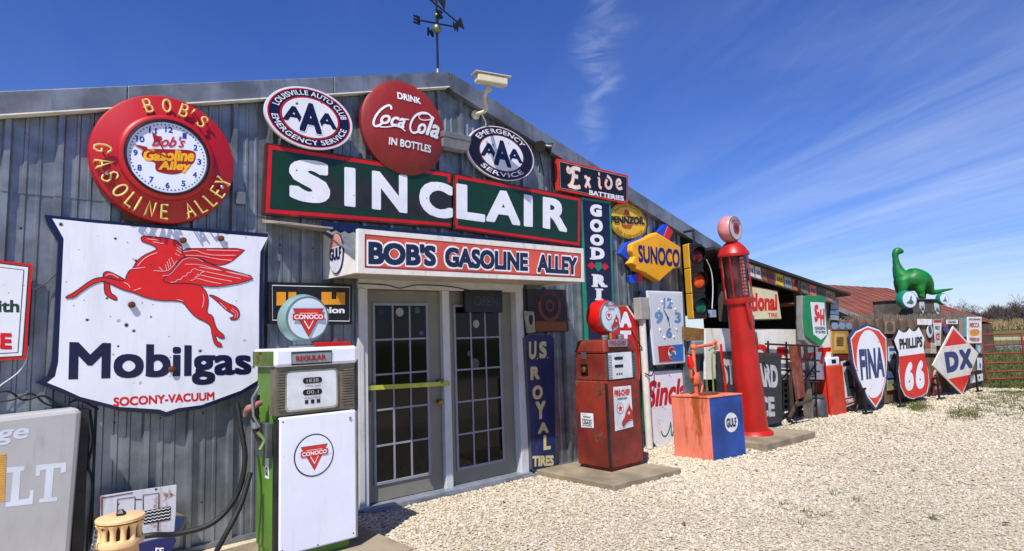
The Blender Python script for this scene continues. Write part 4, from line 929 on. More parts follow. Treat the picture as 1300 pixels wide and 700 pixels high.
mk('switch_knob', MB().lathe(LS.w(c0[0], c0[1], -.004), (-1, 0, 0), [(.034, 0), (.034, .02), (.02, .03)], 16), BR, T, sm=True)
c0 = LS.px(741, 451.5, -.01); pbox('small_plate', LS, c0[0]-.04, c0[0]+.04, c0[1]-.045, c0[1]+.045, -.011, -.005, STEEL, T, .002)
gz = hz(764, 402, X1+QW*.5, Y1+.1); go = Vector((X1+QW*.46, Y1+.23, gz))
for a in (-.13, 0, .15): mk('filler_cap', MB().lathe((go.x+a, Y1+.12+.1*(a == 0), 1.49), (0, 0, 1), [(.035, 0), (.035, .03), (.048, .035), (.048, .06), (.03, .066)], 16), CHROME, T, sm=True)
gl = globe(T, go, (0, -1, 0), .205, .135, mat('globe red', (196, 24, 22), .22, 0, .05), mat('globe face white', ()) if False else _m['globe face white'])
GF = Frame(go.x, go.y); dd = .135*.98+.004
for s, a, b in (('FIRE-CHIEF', .155, .115), ('GASOLINE', .095, .078)):
    w_ = .10 if s[0] == 'F' else .055; mk('lettering', text_mb(MB(), GF, s, [(-w_, gz+a), (w_, gz+a), (w_, gz+b), (-w_, gz+b)], dd, .03, local=True), DRED if s[0] == 'F' else BLACK, T, parent=gl)
star(GF, -.05, gz+.015, .05, dd, T, gl); helmet(GF, .045, gz-.06, .15, dd+.00200, T, gl)

# ---- tall visible-glass pump
A0 = Vector((8.43, -.90, .06)); ax = (Vector((8.20, -.90, 3.12))-A0).normalized()
slab_thing('weathered concrete pad under the tall red glass-topped pump', 7.78, 9.12, -1.42, -.35, .095, -.03)
T = thing('petrol_pump', 'tall slim red petrol pump with glass cylinder and small round globe', 'petrol pump', A0, 'old petrol pumps')
def alng(h): return A0+ax*h
PR = mat('bright pump red', (172, 24, 16), .4, 0, .12, 2, dirt=.3, dirtcol=(110, 34, 24), chips=.6, rust=.04)
mk('base_flange', MB().lathe(A0, ax, [(.262, 0), (.262, .05), (.245, .07), (.21, .10)], 32), PR, T, sm=True)
mk('column', MB().lathe(A0, ax, [(.20, .101), (.195, .5), (.182, 1.1), (.165, 1.7), (.162, 1.86)], 40), PR, T, sm=True)
mk('lower_collar', MB().lathe(alng(1.861), ax, [(.165, 0), (.19, .01), (.20, .05), (.20, .085), (.18, .09)], 40), PR, T, sm=True)
CYL = bpy.data.materials.new('pump glass'); CYL.use_nodes = True; b_ = CYL.node_tree.nodes['Principled BSDF']; b_.inputs['Base Color'].default_value = (.9, .86, .86, 1); b_.inputs['Roughness'].default_value = .06; b_.inputs['Transmission Weight'].default_value = 1.; b_.inputs['IOR'].default_value = 1.1
mk('glass_cylinder', MB().lathe(alng(1.952), ax, [(.178, 0), (.178, .60)], 40), CYL, T, sm=True)
mb = MB(); mb.lathe(alng(1.952), ax, [(.055, 0), (.055, .60)], 16)
mk('inner_tank', MB().lathe(alng(1.952), ax, [(.145, 0), (.145, .60)], 24), mat('inner grey red', (116, 66, 66), .4, .3, .4, 4, dirt=.5, dirtcol=(60, 40, 44)), T, sm=True)
e1 = ax.orthogonal().normalized(); e1 = Vector((1, 0, 0)); e1 = (e1-ax*e1.dot(ax)).normalized(); e2 = ax.cross(e1)
for k in range(8):
    t = 2*math.pi*(k+.3)/8; o_ = e1*math.cos(t)*.196+e2*math.sin(t)*.196
    mk('guard_rod', MB().tube([alng(1.94)+o_, alng(2.57)+o_], .009, 8), PR, T, sm=True)
tt = math.radians(-112); o_ = e1*math.cos(tt)*.152+e2*math.sin(tt)*.152; sd = (e1*-math.sin(tt)+e2*math.cos(tt))
for k in range(11):
    p_ = alng(1.99+k*.05)+o_*1.02; mk('gallon_marker', MB().hexa([p_-sd*.035, p_+sd*.035, p_+sd*.035+o_*.06, p_-sd*.035+o_*.06, p_-sd*.028+ax*.03, p_+sd*.028+ax*.03, p_+sd*.028+o_*.06+ax*.03, p_-sd*.028+o_*.06+ax*.03]), mat('marker grey', (176, 176, 170), .5), T)
mk('dome_cap', MB().lathe(alng(2.545), ax, [(.215, 0), (.222, .03), (.212, .05), (.17, .12), (.11, .19), (.085, .2), (.085, .25)], 40), PR, T, sm=True)
gz_ = alng(2.935)-Vector((.03, 0, 0)); PNK = mat('faded pink globe', (206, 132, 132), .35, 0, .15, 5, dirt=.15, dirtcol=(180, 60, 60))
gl = globe(T, gz_, (0, -1, 0), .195, .11, PNK, mat('globe grey face', (190, 180, 184), .3, 0, .1, dirt=.3, dirtcol=(120, 60, 60)))
GF = Frame(gz_.x, gz_.y); dd = .112
mb = MB(); arc_mb(mb, GF, 'TEXACO', 0, gz_.z, .095, .15, 150, 30, dd, .04); mk('lettering', mb, mat('worn red print', (150, 34, 40), .4), T, parent=gl)
mk('emblem_disc', MB().prism(GF, circ(0, gz_.z, .082, n=24), None, dd), mat('worn red print', ()) if False else _m['worn red print'], T, parent=gl)
mk('emblem_star', MB().prism(GF, [(.075*(1 if i % 2 == 0 else .4)*math.cos(math.radians(90+36*i)), gz_.z+.075*(1 if i % 2 == 0 else .4)*math.sin(math.radians(90+36*i))) for i in range(10)], None, dd+.00100), mat('dark star', (70, 24, 30), .4), T, parent=gl)
# round decals on the column, facing the camera side
for h, rr, off in ((1.32, .135, .35), (1.62, .07, .30)):
    c_ = alng(h); t0 = -.95 + off; mb = MB(); mb2 = MB(); rc = {1.32: .188, 1.62: .176}[h]
    def cyl(a, b, e=0): t = t0+a/rc; return c_+e1*(math.cos(t)*(rc+e))+e2*(math.sin(t)*(rc+e))+ax*b
    for R_, M_, e_, nm in ((rr, 'poster white', .006, 'decal'), (rr*.55, 'worn red print', .009, 'decal_center')):
        mb = MB(); cc = cyl(0, 0, e_); ring = [cyl(R_*math.cos(k*math.pi/16), R_*math.sin(k*math.pi/16), e_) for k in range(32)]; half = [cyl(R_*.5*math.cos(k*math.pi/16), R_*.5*math.sin(k*math.pi/16), e_) for k in range(32)]
        mb.v = [tuple(cc)]+[tuple(p) for p in half]+[tuple(p) for p in ring]; mb.f = [(0, 1+k, 1+(k+1) % 32) for k in range(32)]+[(1+k, 33+k, 33+(k+1) % 32, 1+(k+1) % 32) for k in range(32)]
        mk(nm, mb, _m[M_], T)
mk('drain_pipe', MB().tube([alng(1.88)-e1*.10+e2*-.17, alng(1.72)-e1*.12+e2*-.2, alng(1.62)-e1*.10+e2*-.19], .022, 10), PR, T, sm=True)
mk('crank_handle', MB().tube([alng(1.05)+e1*-.0+e2*-.2, alng(1.05)+e2*-.27+e1*.0, alng(.95)+e2*-.27+e1*.05], .012, 8), STEELD, T, sm=True)
# ------------------------------------------------------------------ wall things above and right of the doors
CREAM = mat('camera cream', (206, 198, 172), .45, 0, .05)
# security camera
c0 = WF.px(604, 146, .05); c1 = WF.px(620, 104, .42)
T = thing('security_camera', 'cream security camera on a curved arm under the roof edge', 'camera', WF.w(c0[0], c0[1], .05))
pts = [WF.w(c0[0], c0[1], .03), WF.w(c0[0], c0[1], .10), WF.w(c0[0]+.03, c0[1]+.02, .20), WF.w(c1[0], c1[1]-.16, .34), WF.w(c1[0], c1[1]-.06, .40)]
mk('arm', MB().tube(spline(pts, 6), .022, 10), CREAM, T, sm=True)
mk('arm_base', MB().lathe(WF.w(c0[0], c0[1], .035), (0, -1, 0), [(.055, 0), (.055, .02), (.035, .03)], 20), CREAM, T, sm=True)
mk('arm_cup', MB().lathe(WF.w(c1[0], c1[1]-.10, .40), (0, 0, 1), [(.05, 0), (.04, .03), (.025, .05)], 16), CREAM, T, sm=True)
HF = Frame(c1[0]-.17, -.42, 1, -.25)
mk('camera_body', MB().box(HF, .0, .36, c1[1]-.045, c1[1]+.045, -.055, .055), CREAM, T, bev=.012)
mk('sun_shield', MB().box(HF, -.03, .40, c1[1]+.05, c1[1]+.062, -.068, .068), CREAM, T, bev=.005)
mk('lens_window', MB().box(HF, .361, .366, c1[1]-.032, c1[1]+.032, -.042, .042), BLACK, T)
mk('cable', MB().tube(spline([WF.w(c0[0]+.05, c0[1]+.0, .10), WF.w(c0[0]+.12, c0[1]-.10, .08), WF.w(c0[0]+.05, c0[1]-.22, .04), WF.w(c0[0]+.06, c0[1]-.36, .04)]), .007, 6), CREAM, T, sm=True)
# wall lamp box between the button sign and the smaller oval
a = WF.px(563, 165, .2); b = WF.px(599, 192, .2)
T = thing('wall_light', 'grey box wall lamp between red button sign and oval sign', 'lamp', WF.w((a[0]+b[0])/2, b[1], .1))
pbox('lamp_housing', WF, a[0], b[0], b[1]+.10, a[1], .032, .20, mat('lamp grey', (120, 122, 124), .5, .3, .1), T, .01)
mk('diffuser', MB().hexa([WF.w(a[0]+.02, b[1], .05), WF.w(b[0]-.01, b[1], .05), WF.w(b[0]-.01, b[1]+.01, .15), WF.w(a[0]+.02, b[1]+.01, .15), WF.w(a[0]+.01, b[1]+.10, .04), WF.w(b[0], b[1]+.10, .04), WF.w(b[0], b[1]+.10, .19), WF.w(a[0]+.01, b[1]+.10, .19)]), mat('lamp glass', (150, 150, 158), .25), T, bev=.006)
# dark flood lamp under the rake
c0 = WF.px(697, 188, .15)
T = thing('flood_lamp', 'small black flood lamp under the roof edge left of the black gothic-letter sign', 'lamp', WF.w(c0[0], c0[1], .1))
mk('lamp_head', MB().lathe(WF.w(c0[0]-.02, c0[1], .14), (.7, -.6, -.3), [(.02, -.06), (.045, -.05), (.055, .0), (.075, .05), (.07, .055)], 20), BLACK, T, sm=True)
mk('lamp_head', MB().lathe(WF.w(c0[0]-.14, c0[1]-.0, .14), (-.7, -.6, -.3), [(.02, -.06), (.045, -.05), (.055, .0), (.075, .05), (.07, .055)], 20), BLACK, T, sm=True)
mk('bracket', MB().tube([WF.w(c0[0]-.08, c0[1]+.0, .03), WF.w(c0[0]-.08, c0[1]-.0, .12)], .02, 8), STEELD, T)
mk('cable', MB().tube(spline([WF.w(c0[0]-.08, c0[1]-.02, .05), WF.w(c0[0]-.04, c0[1]-.2, .05), WF.w(c0[0]-.0, c0[1]-.34, .04)]), .006, 6), WIRE, T)
# gothic sign
ZE = lambda pts: z2(700, 180, 3.5, pts)
r = sign('battery_sign', 'black sign with red edge and white gothic letters at the roof line', 'sign', WF, ZE([(27, 75), (342, 150), (340, 277), (33, 215)]), .06, .12, mat('orange red edge', (206, 50, 30), .35), borders=((.022, BLACK), (.008, mat('thin pale line', (190, 176, 168), .4)), (.006, BLACK)))
BL = [  # blackletter strokes, traced
    [(78, 112), (70, 130), (84, 138), (92, 120), (110, 118), (128, 126)], [(96, 122), (98, 150), (94, 180), (82, 200), (76, 188)], [(98, 152), (118, 158)], [(84, 196), (110, 206), (128, 200)],
    [(146, 158), (156, 156), (162, 182), (172, 206)], [(170, 160), (160, 180), (150, 204)], [(206, 166), (212, 162), (212, 200), (222, 208)], [(208, 144), (214, 144)],
    [(246, 168), (238, 190), (248, 208), (262, 206), (268, 186), (262, 166), (246, 152)], [(292, 190), (308, 186), (302, 168), (290, 174), (288, 196), (298, 212), (314, 206)]]
mb = MB(); mb2 = MB(); dd = r['_d']
for i, s in enumerate(BL):
    q = smooth(WF.pxs(ZE(s), dd), 1, False); w_ = .052 if i < 4 else .04
    mb2.ribbon(WF, q, w_+.016, dd+.00013*i); mb.ribbon(WF, q, w_, dd+.00133+.0004*i)
mk('letter_edge', mb2, mat('red edge line', (190, 60, 50), .4), r); mk('gothic_lettering', mb, mat('cream lettering', (226, 216, 204), .4, chips=.6), r)
letters(r, WF, [('BATTERIES', ZE([(168, 214), (322, 243), (322, 264), (168, 236)]), .03)], LETW)
# vertical tyre sign in blue and green
P = [(737, 250.5), (775, 257), (778, 330), (786, 520), (750, 520), (742, 400)]
P = [(737, 250.5), (775.2, 256), (783, 500), (748, 500)]
d = .09
r = sign('tire_sign', 'tall narrow dark blue sign with green edge and white slab letters reading downward', 'sign', WF, P, .05, d, mat('sea green edge', (30, 128, 108), .35, 0, .1, chips=.3), borders=((.035, mat('ink blue enamel', (18, 18, 52), .28, 0, .1, chips=.5)),))
ZG = lambda pts: z2(700, 180, 3.5, pts)
def slabtext(mb, s, q, dd, bold=.06):
    text_mb(mb, WF, s, q, dd, bold)
for s, (x0, x1, y0, y1) in (('G', (172, 224, 276, 333)), ('O', (172, 228, 342, 402)), ('O', (173, 232, 409, 462)), ('D', (177, 236, 468, 523)), ('R', (185, 243, 588, 645)), ('I', (200, 222, 652, 704)), ('C', (192, 244, 716, 772)), ('H', (194, 248, 782, 840))):
    mb = MB(); text_mb(mb, WF, s, ZG([(x0, y0), (x1, y0+6), (x1, y1+3), (x0, y1-3)]), r['_d'], .07)
    if s in 'DRIH':
        for yy in (y0+1, y1-6):
            a = WF.pxs(ZG([(x0-6, yy-1), (x0+22 if s != 'I' else x1+8, yy+1), (x0+22 if s != 'I' else x1+8, yy+8), (x0-6, yy+6)]), r['_d']); mb.prism(WF, a, None, r['_d']+.00033)
    if s in 'RH':
        a = WF.pxs(ZG([(x1-18, y1-8), (x1+6, y1-6), (x1+6, y1+2), (x1-18, y1)]), r['_d']); mb.prism(WF, a, None, r['_d']+.00050)
    mk('letter', mb, LETW, r)
for p, m in (([(160, 550), (178, 534), (196, 552), (178, 568)], RED), ([(222, 554), (238, 538), (255, 556), (238, 572)], RED), ([(196, 536), (222, 536), (226, 560), (208, 578), (194, 560)], mat('sea green edge', ()) if False else _m['sea green edge'])):
    mk('painted_diamond', MB().prism(WF, WF.pxs(ZG(p), r['_d']), None, r['_d']), m, r)
# yellow oval
cu, cv, ru, rv = local_circle(ZG([(258, 335), (422, 370), (330, 272), (350, 433)]), WF, .06)
T = thing('oil_sign', 'yellow oval sign with black letters right of the blue vertical sign', 'sign', WF.w(cu, cv-rv, .06))
YEL = mat('yellow enamel', (224, 180, 34), .35, 0, .06, 3, chips=.5, dirt=.15)
mk('plate', MB().prism(WF, circ(cu, cv, ru, rv, 64), .035, .06), YEL, T)
mk('edge_line', MB().ribbon(WF, circ(cu, cv, ru*.95, rv*.95, 64), .008, .063, True), BLACK, T)
mk('lettering', text_mb(MB(), WF, 'PENNZOIL', ZG([(262, 330), (415, 334), (414, 368), (264, 362)]), .069, .045), BLACK, T)
mb = MB(); mb3 = MB(); arc_mb(mb, WF, 'Supreme Quality', cu, cv, ru*.74, ru*.90, 150, 38, .066, .0, rv/ru); arc_mb(mb3, WF, 'Safe Lubrication', cu, cv, ru*.72, ru*.90, 215, 330, .066, .01, rv/ru, flip=True); mk('small_lettering', mb, BLACK, T); mk('small_lettering', mb3, BLACK, T)
BELL = mat('bell red brown', (170, 72, 30), .4)
for p in ([(322, 330), (328, 306), (336, 302), (344, 310), (352, 332)], [(310, 368), (360, 372), (350, 386), (322, 382)]): mk('painted_bell', MB().prism(WF, WF.pxs(ZG(p), .0665), None, .0665), BELL, T)
# blue and yellow arrow sign
ZS = lambda pts: z2(780, 240, 3.888, pts)
T = thing('arrow_sign', 'moulded yellow diamond sign with a blue and red arrow behind it', 'sign', WF.w(WF.px(838, 357, .1)[0], WF.px(838, 357, .1)[1], .1))
AB = mat('arrow blue', (20, 70, 190), .4, 0, .1, 4, dirt=.15); AR = mat('arrow red', (196, 30, 38), .4, 0, .1); YS2 = mat('golden yellow plastic', (232, 164, 24), .38, 0, .06, 3, dirt=.12)
for pl, m, a, b in (([(24, 318), (62, 264), (118, 246), (150, 232), (120, 390), (84, 386), (70, 350)], AB, .06, .13), ([(215, 212), (245, 172), (266, 178), (250, 250)], AB, .06, .12), ([(244, 238), (266, 180), (292, 212), (272, 250), (258, 256)], AR, .06, .13), ([(76, 428), (116, 414), (112, 464), (84, 468)], AB, .06, .12), ([(116, 414), (156, 404), (128, 462), (113, 460)], AR, .06, .13)):
    mk('arrow_piece', MB().prism(WF, WF.pxs(ZS(pl), b), a, b), m, T, bev=.012)
dd = .21
dia = [(88, 272), (104, 262), (150, 244), (210, 213), (330, 288), (327, 388), (292, 396), (224, 457), (150, 412), (112, 398), (106, 378), (84, 366), (100, 335), (86, 305)]
mk('diamond_body', MB().prism(WF, WF.pxs(ZS(dia), dd), .08, dd), YS2, T, bev=.02)
q = WF.pxs(ZS(dia), dd)
mk('lettering', text_mb(MB(), WF, 'SUNOCO', ZS([(116, 275), (322, 300), (322, 388), (120, 362)]), dd+.00267, .035), mat('ink blue lettering', (18, 28, 96), .35), T)
# traffic light
a = WF.px(878.5, 308, .42); b = WF.px(898, 405, .42)
T = thing('traffic_light', 'yellow backed traffic light with unlit lenses hanging at the building corner', 'traffic light', WF.w((a[0]+b[0])/2, b[1], .3))
YTL = mat('signal yellow', (222, 166, 46), .45, 0, .08, 4, dirt=.15)
TL0 = WF.w(WF.px(889, 350, .36)[0], 0, .36); WFo = WF; TF = Frame(TL0.x, TL0.y, 1, -.42)
a = TF.px(889, 308, .0); b = TF.px(889, 405, .0); hh = (a[1]-b[1])/3; w_ = TF.px(897.5, 350, .0)[0]-TF.px(880.5, 350, .0)[0]; u0 = TF.px(880.5, 350, 0)[0]; TD = -.42
for i in range(3):
    v0 = b[1]+hh*i
    pbox('housing_section', TF, u0, u0+w_, v0+.003, v0+hh-.003, .18-.42, .40-.42-.06, YTL, T, .012)
    pbox('front_door', TF, u0+.006, u0+w_-.006, v0+.008, v0+hh-.008, .401-.48, .425-.48, mat('signal black', (22, 26, 26), .5, 0, .2), T, .01)
    c = (u0+w_/2, v0+hh/2); col = [(16, 92, 74), (226, 84, 30), (88, 22, 22)][i]
    lm = mat('lens %d' % i, col, .25, 0, .1); mk('lens', MB().lathe(TF.w(c[0], c[1], .42-.48), TF.n, [(.115, 0), (.112, .012), (.09, .03), (.05, .04), (.004, .043)], 32), lm, T, sm=True)
    mb = MB(); n = 22
    for k in range(n):
        t0, t1 = math.radians(-35+250*k/n), math.radians(-35+250*(k+1)/n)
        P4 = []
        for t, dp in ((t0, -.055), (t1, -.055), (t1, -.005+.05*math.sin(t1)), (t0, -.005+.05*math.sin(t0))): P4.append(TF.w(c[0]+.125*math.cos(t), c[1]+.125*math.sin(t), dp))
        P5 = [TF.w(c[0]+.12*math.cos(t), c[1]+.12*math.sin(t), dp) for t, dp in ((t0, -.055), (t1, -.055), (t1, -.005+.05*math.sin(t1)), (t0, -.005+.05*math.sin(t0)))]
        mb.quad(*P4); mb.quad(*P5[::-1]); mb.quad(P4[3], P4[2], P5[2], P5[3])
    mk('visor', mb, _m['signal black'], T, sm=True)
mk('hanger', MB().tube([TF.w(u0+w_/2, a[1], -.1), TF.w(u0+w_/2, a[1]+.2, -.1), TF.w(u0+w_/2-.1, a[1]+.2, -.35)], .02, 8), STEELD, T)
# white plastic clock with cola emblem
ZK = lambda pts: z2(700, 350, 2.414, pts)
P = WF.pxs(ZK([(293, 46), (402, 50), (411, 268), (316, 276)]), .20)
T = thing('wall_clock', 'white rectangular plastic clock with blue raised numerals and red white and blue panel', 'clock', WF.w((P[0][0]+P[1][0])/2, P[2][1], .1))
mk('clock_case', MB().prism(WF, P, .03, .17), mat('case dark blue', (40, 54, 86), .5), T, bev=.01); WPL = mat('clock plastic white', (208, 214, 218), .35, 0, .04, dirt=.12)
mk('clock_front', MB().prism(WF, P, .171, .20), WPL, T, bev=.012)
mk('face_recess', MB().prism(WF, inset(P, .045), None, .2025), mat('clock face pale', (196, 204, 212), .3, 0, .03), T)
BLK = mat('clock numeral blue', (96, 136, 180), .4); cc = WF.px(*ZK([(357, 130)])[0], .205)
for s, (x0, x1, y0, y1) in (('12', (344, 370, 68, 100)), ('3', (378, 397, 112, 144)), ('6', (352, 370, 160, 190)), ('9', (317, 342, 110, 146))):
    mk('numeral', MB().prism(WF, [], None, 0) if False else text_mb(MB(), WF, s, ZK([(x0, y0), (x1, y0+1), (x1, y1+1), (x0, y1)]), .206, .03), BLK, T)
for k in range(12):
    if k % 3 == 0: continue
    t = math.radians(30*k); cx_, cy_ = cc[0]+.23*math.cos(t), cc[1]-.02+.29*math.sin(t)
    mk('hour_dot', MB().lathe(WF.w(cx_, cy_, .203), (0, -1, 0), [(.02, 0), (.015, .01), (.004, .012)], 12), mat('dot white', (220, 224, 226), .4), T)
for tip in ((342, 100), (362, 158), (352, 136)):
    q = WF.px(*ZK([tip])[0], .21); mk('clock_hand', MB().ribbon(WF, [cc, q], [.02, .008], .2125+.002*(tip[0] % 3)), mat('hand dark', (40, 50, 76), .4), T)
q = WF.pxs(ZK([(326, 217), (404, 210), (405, 260), (331, 265)]), .207); m0 = ((q[0][0]*.46+q[1][0]*.54), (q[0][1]+q[1][1])/2); m1 = ((q[3][0]*.46+q[2][0]*.54), (q[3][1]+q[2][1])/2)
mk('red_panel', MB().prism(WF, [q[0], m0, m1, q[3]], None, .207), mat('panel red', (178, 44, 40), .4), T); mk('blue_panel', MB().prism(WF, [m0, q[1], q[2], m1], None, .207), mat('panel blue', (40, 104, 180), .4), T)
c = ((m0[0]+m1[0])/2-.01, (m0[1]+m1[1])/2); R_ = .092
mk('emblem_disc', MB().prism(WF, circ(c[0], c[1], R_, n=32), None, .210), mat('dot white', ()) if False else _m['dot white'], T)
mk('emblem_top', MB().prism(WF, [(c[0]+R_*.93*math.cos(math.radians(a)), c[1]+R_*.93*math.sin(math.radians(a))) for a in range(18, 163, 12)]+[(c[0]-R_*.4, c[1]+R_*.12), (c[0]+R_*.4, c[1]+.42*R_)], None, .2125), _m['panel red'], T)
mk('emblem_bottom', MB().prism(WF, [(c[0]+R_*.93*math.cos(math.radians(a)), c[1]+R_*.93*math.sin(math.radians(a))) for a in range(198, 343, 12)]+[(c[0]+R_*.4, c[1]-R_*.12), (c[0]-R_*.4, c[1]-.42*R_)], None, .2125), _m['panel blue'], T)
mk('lettering', text_mb(MB(), WF, 'PEPSI', [(c[0]-R_*.6, c[1]+.018), (c[0]+R_*.6, c[1]+.018), (c[0]+R_*.6, c[1]-.018), (c[0]-R_*.6, c[1]-.018)], .215, .04, local=True), _m['hand dark'], T)
# meter box and conduit between the red letter sign and the clock
a = WF.px(811, 380, .2); b = WF.px(822, 406, .2)
T = thing('conduit', 'white conduit pipe with grey junction box left of the white clock', 'conduit', WF.w((a[0]+b[0])/2, 0, .15))
pbox('junction_box', WF, a[0]-.03, b[0]-.0, b[1], a[1]+.02, .12, .25, mat('box grey', (160, 160, 152), .5, .1, .1, dirt=.2), T, .012)
uc = (a[0]+b[0])/2-.01
mk('pipe', MB().tube([WF.w(uc, b[1]+.01, .18), WF.w(uc, 0.02, .18)], .048, 16), mat('pipe white', (206, 204, 196), .5, 0, .05, dirt=.3), T, sm=True)
mk('cable', MB().tube(spline([WF.w(uc-.06, 1.02, .22), WF.w(uc, .98, .26), WF.w(uc+.14, 1.0, .2), WF.w(uc+.25, 1.12, .15)]), .008, 6), WIRE, T)
mk('cable', MB().tube(spline([WF.w(uc-.06, 1.35, .2), WF.w(uc-.16, 1.6, .12), WF.w(uc-.05, 1.95, .10), WF.w(uc, 2.15, .08)]), .008, 6), WIRE, T)
# red vertical letter sign
ZT = lambda pts: z2(720, 370, 7, pts)
P = WF.pxs(ZT([(400, 130), (540, 128), (622, 250), (652, 700)]), .12); ub = WF.px(806, 600, .12)[0]; ul = WF.px(774, 390, .12)[0]
P = [(ul, .05), (ub+.0, .05), (P[3][0], P[3][1]), (P[2][0], P[2][1]), (P[1][0], P[1][1]), (ul, P[1][1])]
r = sign('letter_sign', 'red vertical sign with cut corner behind the worn red pump', 'sign', WF, P, .06, .12, mat('mustard edge', (170, 140, 60), .5), local=True, borders=((.012, REDF),))
letters(r, WF, [('A', ZT([(466, 182), (572, 182), (572, 322), (468, 322)]), .07), ('T', ZT([(470, 350), (568, 350), (570, 480), (478, 480)]), .07)], LETW)
mk('corner_stripe', MB().ribbon(WF, WF.pxs(ZT([(528, 128), (614, 258)]), r['_d']), .02, r['_d']), LETW, r)
mk('corner_stripe', MB().ribbon(WF, WF.pxs(ZT([(548, 128), (624, 238)]), r['_d']), .03, r['_d']+.00033), BLACK, r)
# tall blue tyre sign in the shade
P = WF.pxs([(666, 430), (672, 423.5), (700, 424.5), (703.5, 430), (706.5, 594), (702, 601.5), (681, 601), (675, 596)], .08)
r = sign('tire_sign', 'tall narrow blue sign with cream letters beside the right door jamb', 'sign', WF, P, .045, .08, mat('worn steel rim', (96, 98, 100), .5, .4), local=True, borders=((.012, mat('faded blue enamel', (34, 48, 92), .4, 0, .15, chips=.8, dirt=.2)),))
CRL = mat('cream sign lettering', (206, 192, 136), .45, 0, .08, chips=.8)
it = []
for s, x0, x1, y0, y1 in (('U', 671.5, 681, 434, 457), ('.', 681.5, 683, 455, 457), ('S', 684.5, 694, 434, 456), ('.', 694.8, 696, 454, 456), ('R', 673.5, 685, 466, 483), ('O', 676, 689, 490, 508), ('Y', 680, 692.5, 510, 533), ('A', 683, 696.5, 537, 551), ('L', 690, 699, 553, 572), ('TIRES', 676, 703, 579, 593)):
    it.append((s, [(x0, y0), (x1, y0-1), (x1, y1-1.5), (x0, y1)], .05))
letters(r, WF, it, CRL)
# dim round sign and card in the canopy shade, unlit window sign on the door
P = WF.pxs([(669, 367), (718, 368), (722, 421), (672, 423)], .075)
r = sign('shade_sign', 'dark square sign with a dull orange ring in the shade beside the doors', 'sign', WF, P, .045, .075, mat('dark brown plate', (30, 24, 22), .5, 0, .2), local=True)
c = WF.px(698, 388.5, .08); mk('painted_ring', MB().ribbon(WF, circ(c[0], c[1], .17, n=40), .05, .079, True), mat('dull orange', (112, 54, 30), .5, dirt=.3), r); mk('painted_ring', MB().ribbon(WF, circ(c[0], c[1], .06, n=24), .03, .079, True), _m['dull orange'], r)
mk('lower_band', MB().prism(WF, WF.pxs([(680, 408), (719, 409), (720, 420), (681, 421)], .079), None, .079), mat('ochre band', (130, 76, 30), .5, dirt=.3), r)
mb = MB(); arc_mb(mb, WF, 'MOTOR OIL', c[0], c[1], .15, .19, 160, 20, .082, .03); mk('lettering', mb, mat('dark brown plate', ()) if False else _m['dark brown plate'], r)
P = WF.pxs([(666, 395), (678, 396), (680, 422), (670, 423)], .10)
r = sign('card_sign', 'small pale card with a dark figure beside the right door jamb', 'sign', WF, P, .08, .10, mat('old card', (150, 150, 130), .6, dirt=.2), local=True)
c = WF.px(674, 405, .10); mk('printed_figure', MB().prism(WF, smooth([(c[0]-.03, c[1]+.04), (c[0]+.025, c[1]+.05), (c[0]+.03, c[1]-.02), (c[0]+.0, c[1]-.09), (c[0]-.035, c[1]-.03)], 1), None, .104), BLACK, r)
P = WF.pxs([(590, 368), (638, 369), (638.5, 397), (591, 396.5)], .06)
r = sign('window_sign', 'unlit black open sign hanging at the top of the right door', 'sign', WF, P, .012, .06, BLACK, local=True, bev=.006)
letters(r, WF, [('OPEN', [(602, 376), (632, 377), (632, 389), (602, 388)], .0)], mat('unlit tube', (56, 58, 60), .3), .063)
# black sign behind the white pump's globe
P = WF.pxs([(341, 358), (447.5, 361), (447, 412), (341.5, 411)], .09)
r = sign('wall_sign', 'black sign with yellow block letters partly hidden by the pump globe', 'sign', WF, P, .045, .09, BLACK, local=True)
mk('edge_line', MB().ribbon(WF, inset(P, .03), .007, .0935, True), LETW, r)
YB = mat('amber letters', (226, 150, 30), .4)
for pl in ([(351, 371), (363, 371), (363, 388), (351, 388)], [(408, 371), (421, 371), (421, 380), (427, 380), (427, 371.5), (438, 371.5), (438, 387), (408, 387)], [(366, 371), (376, 371), (376, 388), (366, 388)]): mk('block_letter', MB().prism(WF, WF.pxs(pl, .0945), None, .0945), YB, r)
letters(r, WF, [('Union', [(398, 389), (437.5, 390), (437.5, 398), (398, 398)], .035)], LETW, .0945)
# red cabinet behind the pump, and orange board below it
a = WF.px(440, 435, .10); b = WF.px(449, 500, .10)
T = tag(mk('red_panel', MB().prism(WF, [(a[0]-.3, b[1]), (b[0]-.01, b[1]), (b[0]-.01, a[1]-.02), (b[0]-.05, a[1]+.01), (a[0]-.3, a[1]+.01)], .035, .10), REDF, origin=WF.w(a[0], b[1], .07), bev=.006), 'red panel on the wall just behind the white and green pump', 'panel')
T = tag(mk('orange_board', MB().box(WF, b[0]-.3, b[0]-.015, .15, b[1]-.02, .035, .09), mat('orange board', (206, 104, 46), .5, 0, .1), origin=WF.w(b[0]-.15, .15, .05)), 'orange board on the wall behind the white and green pump, below the red panel', 'board')
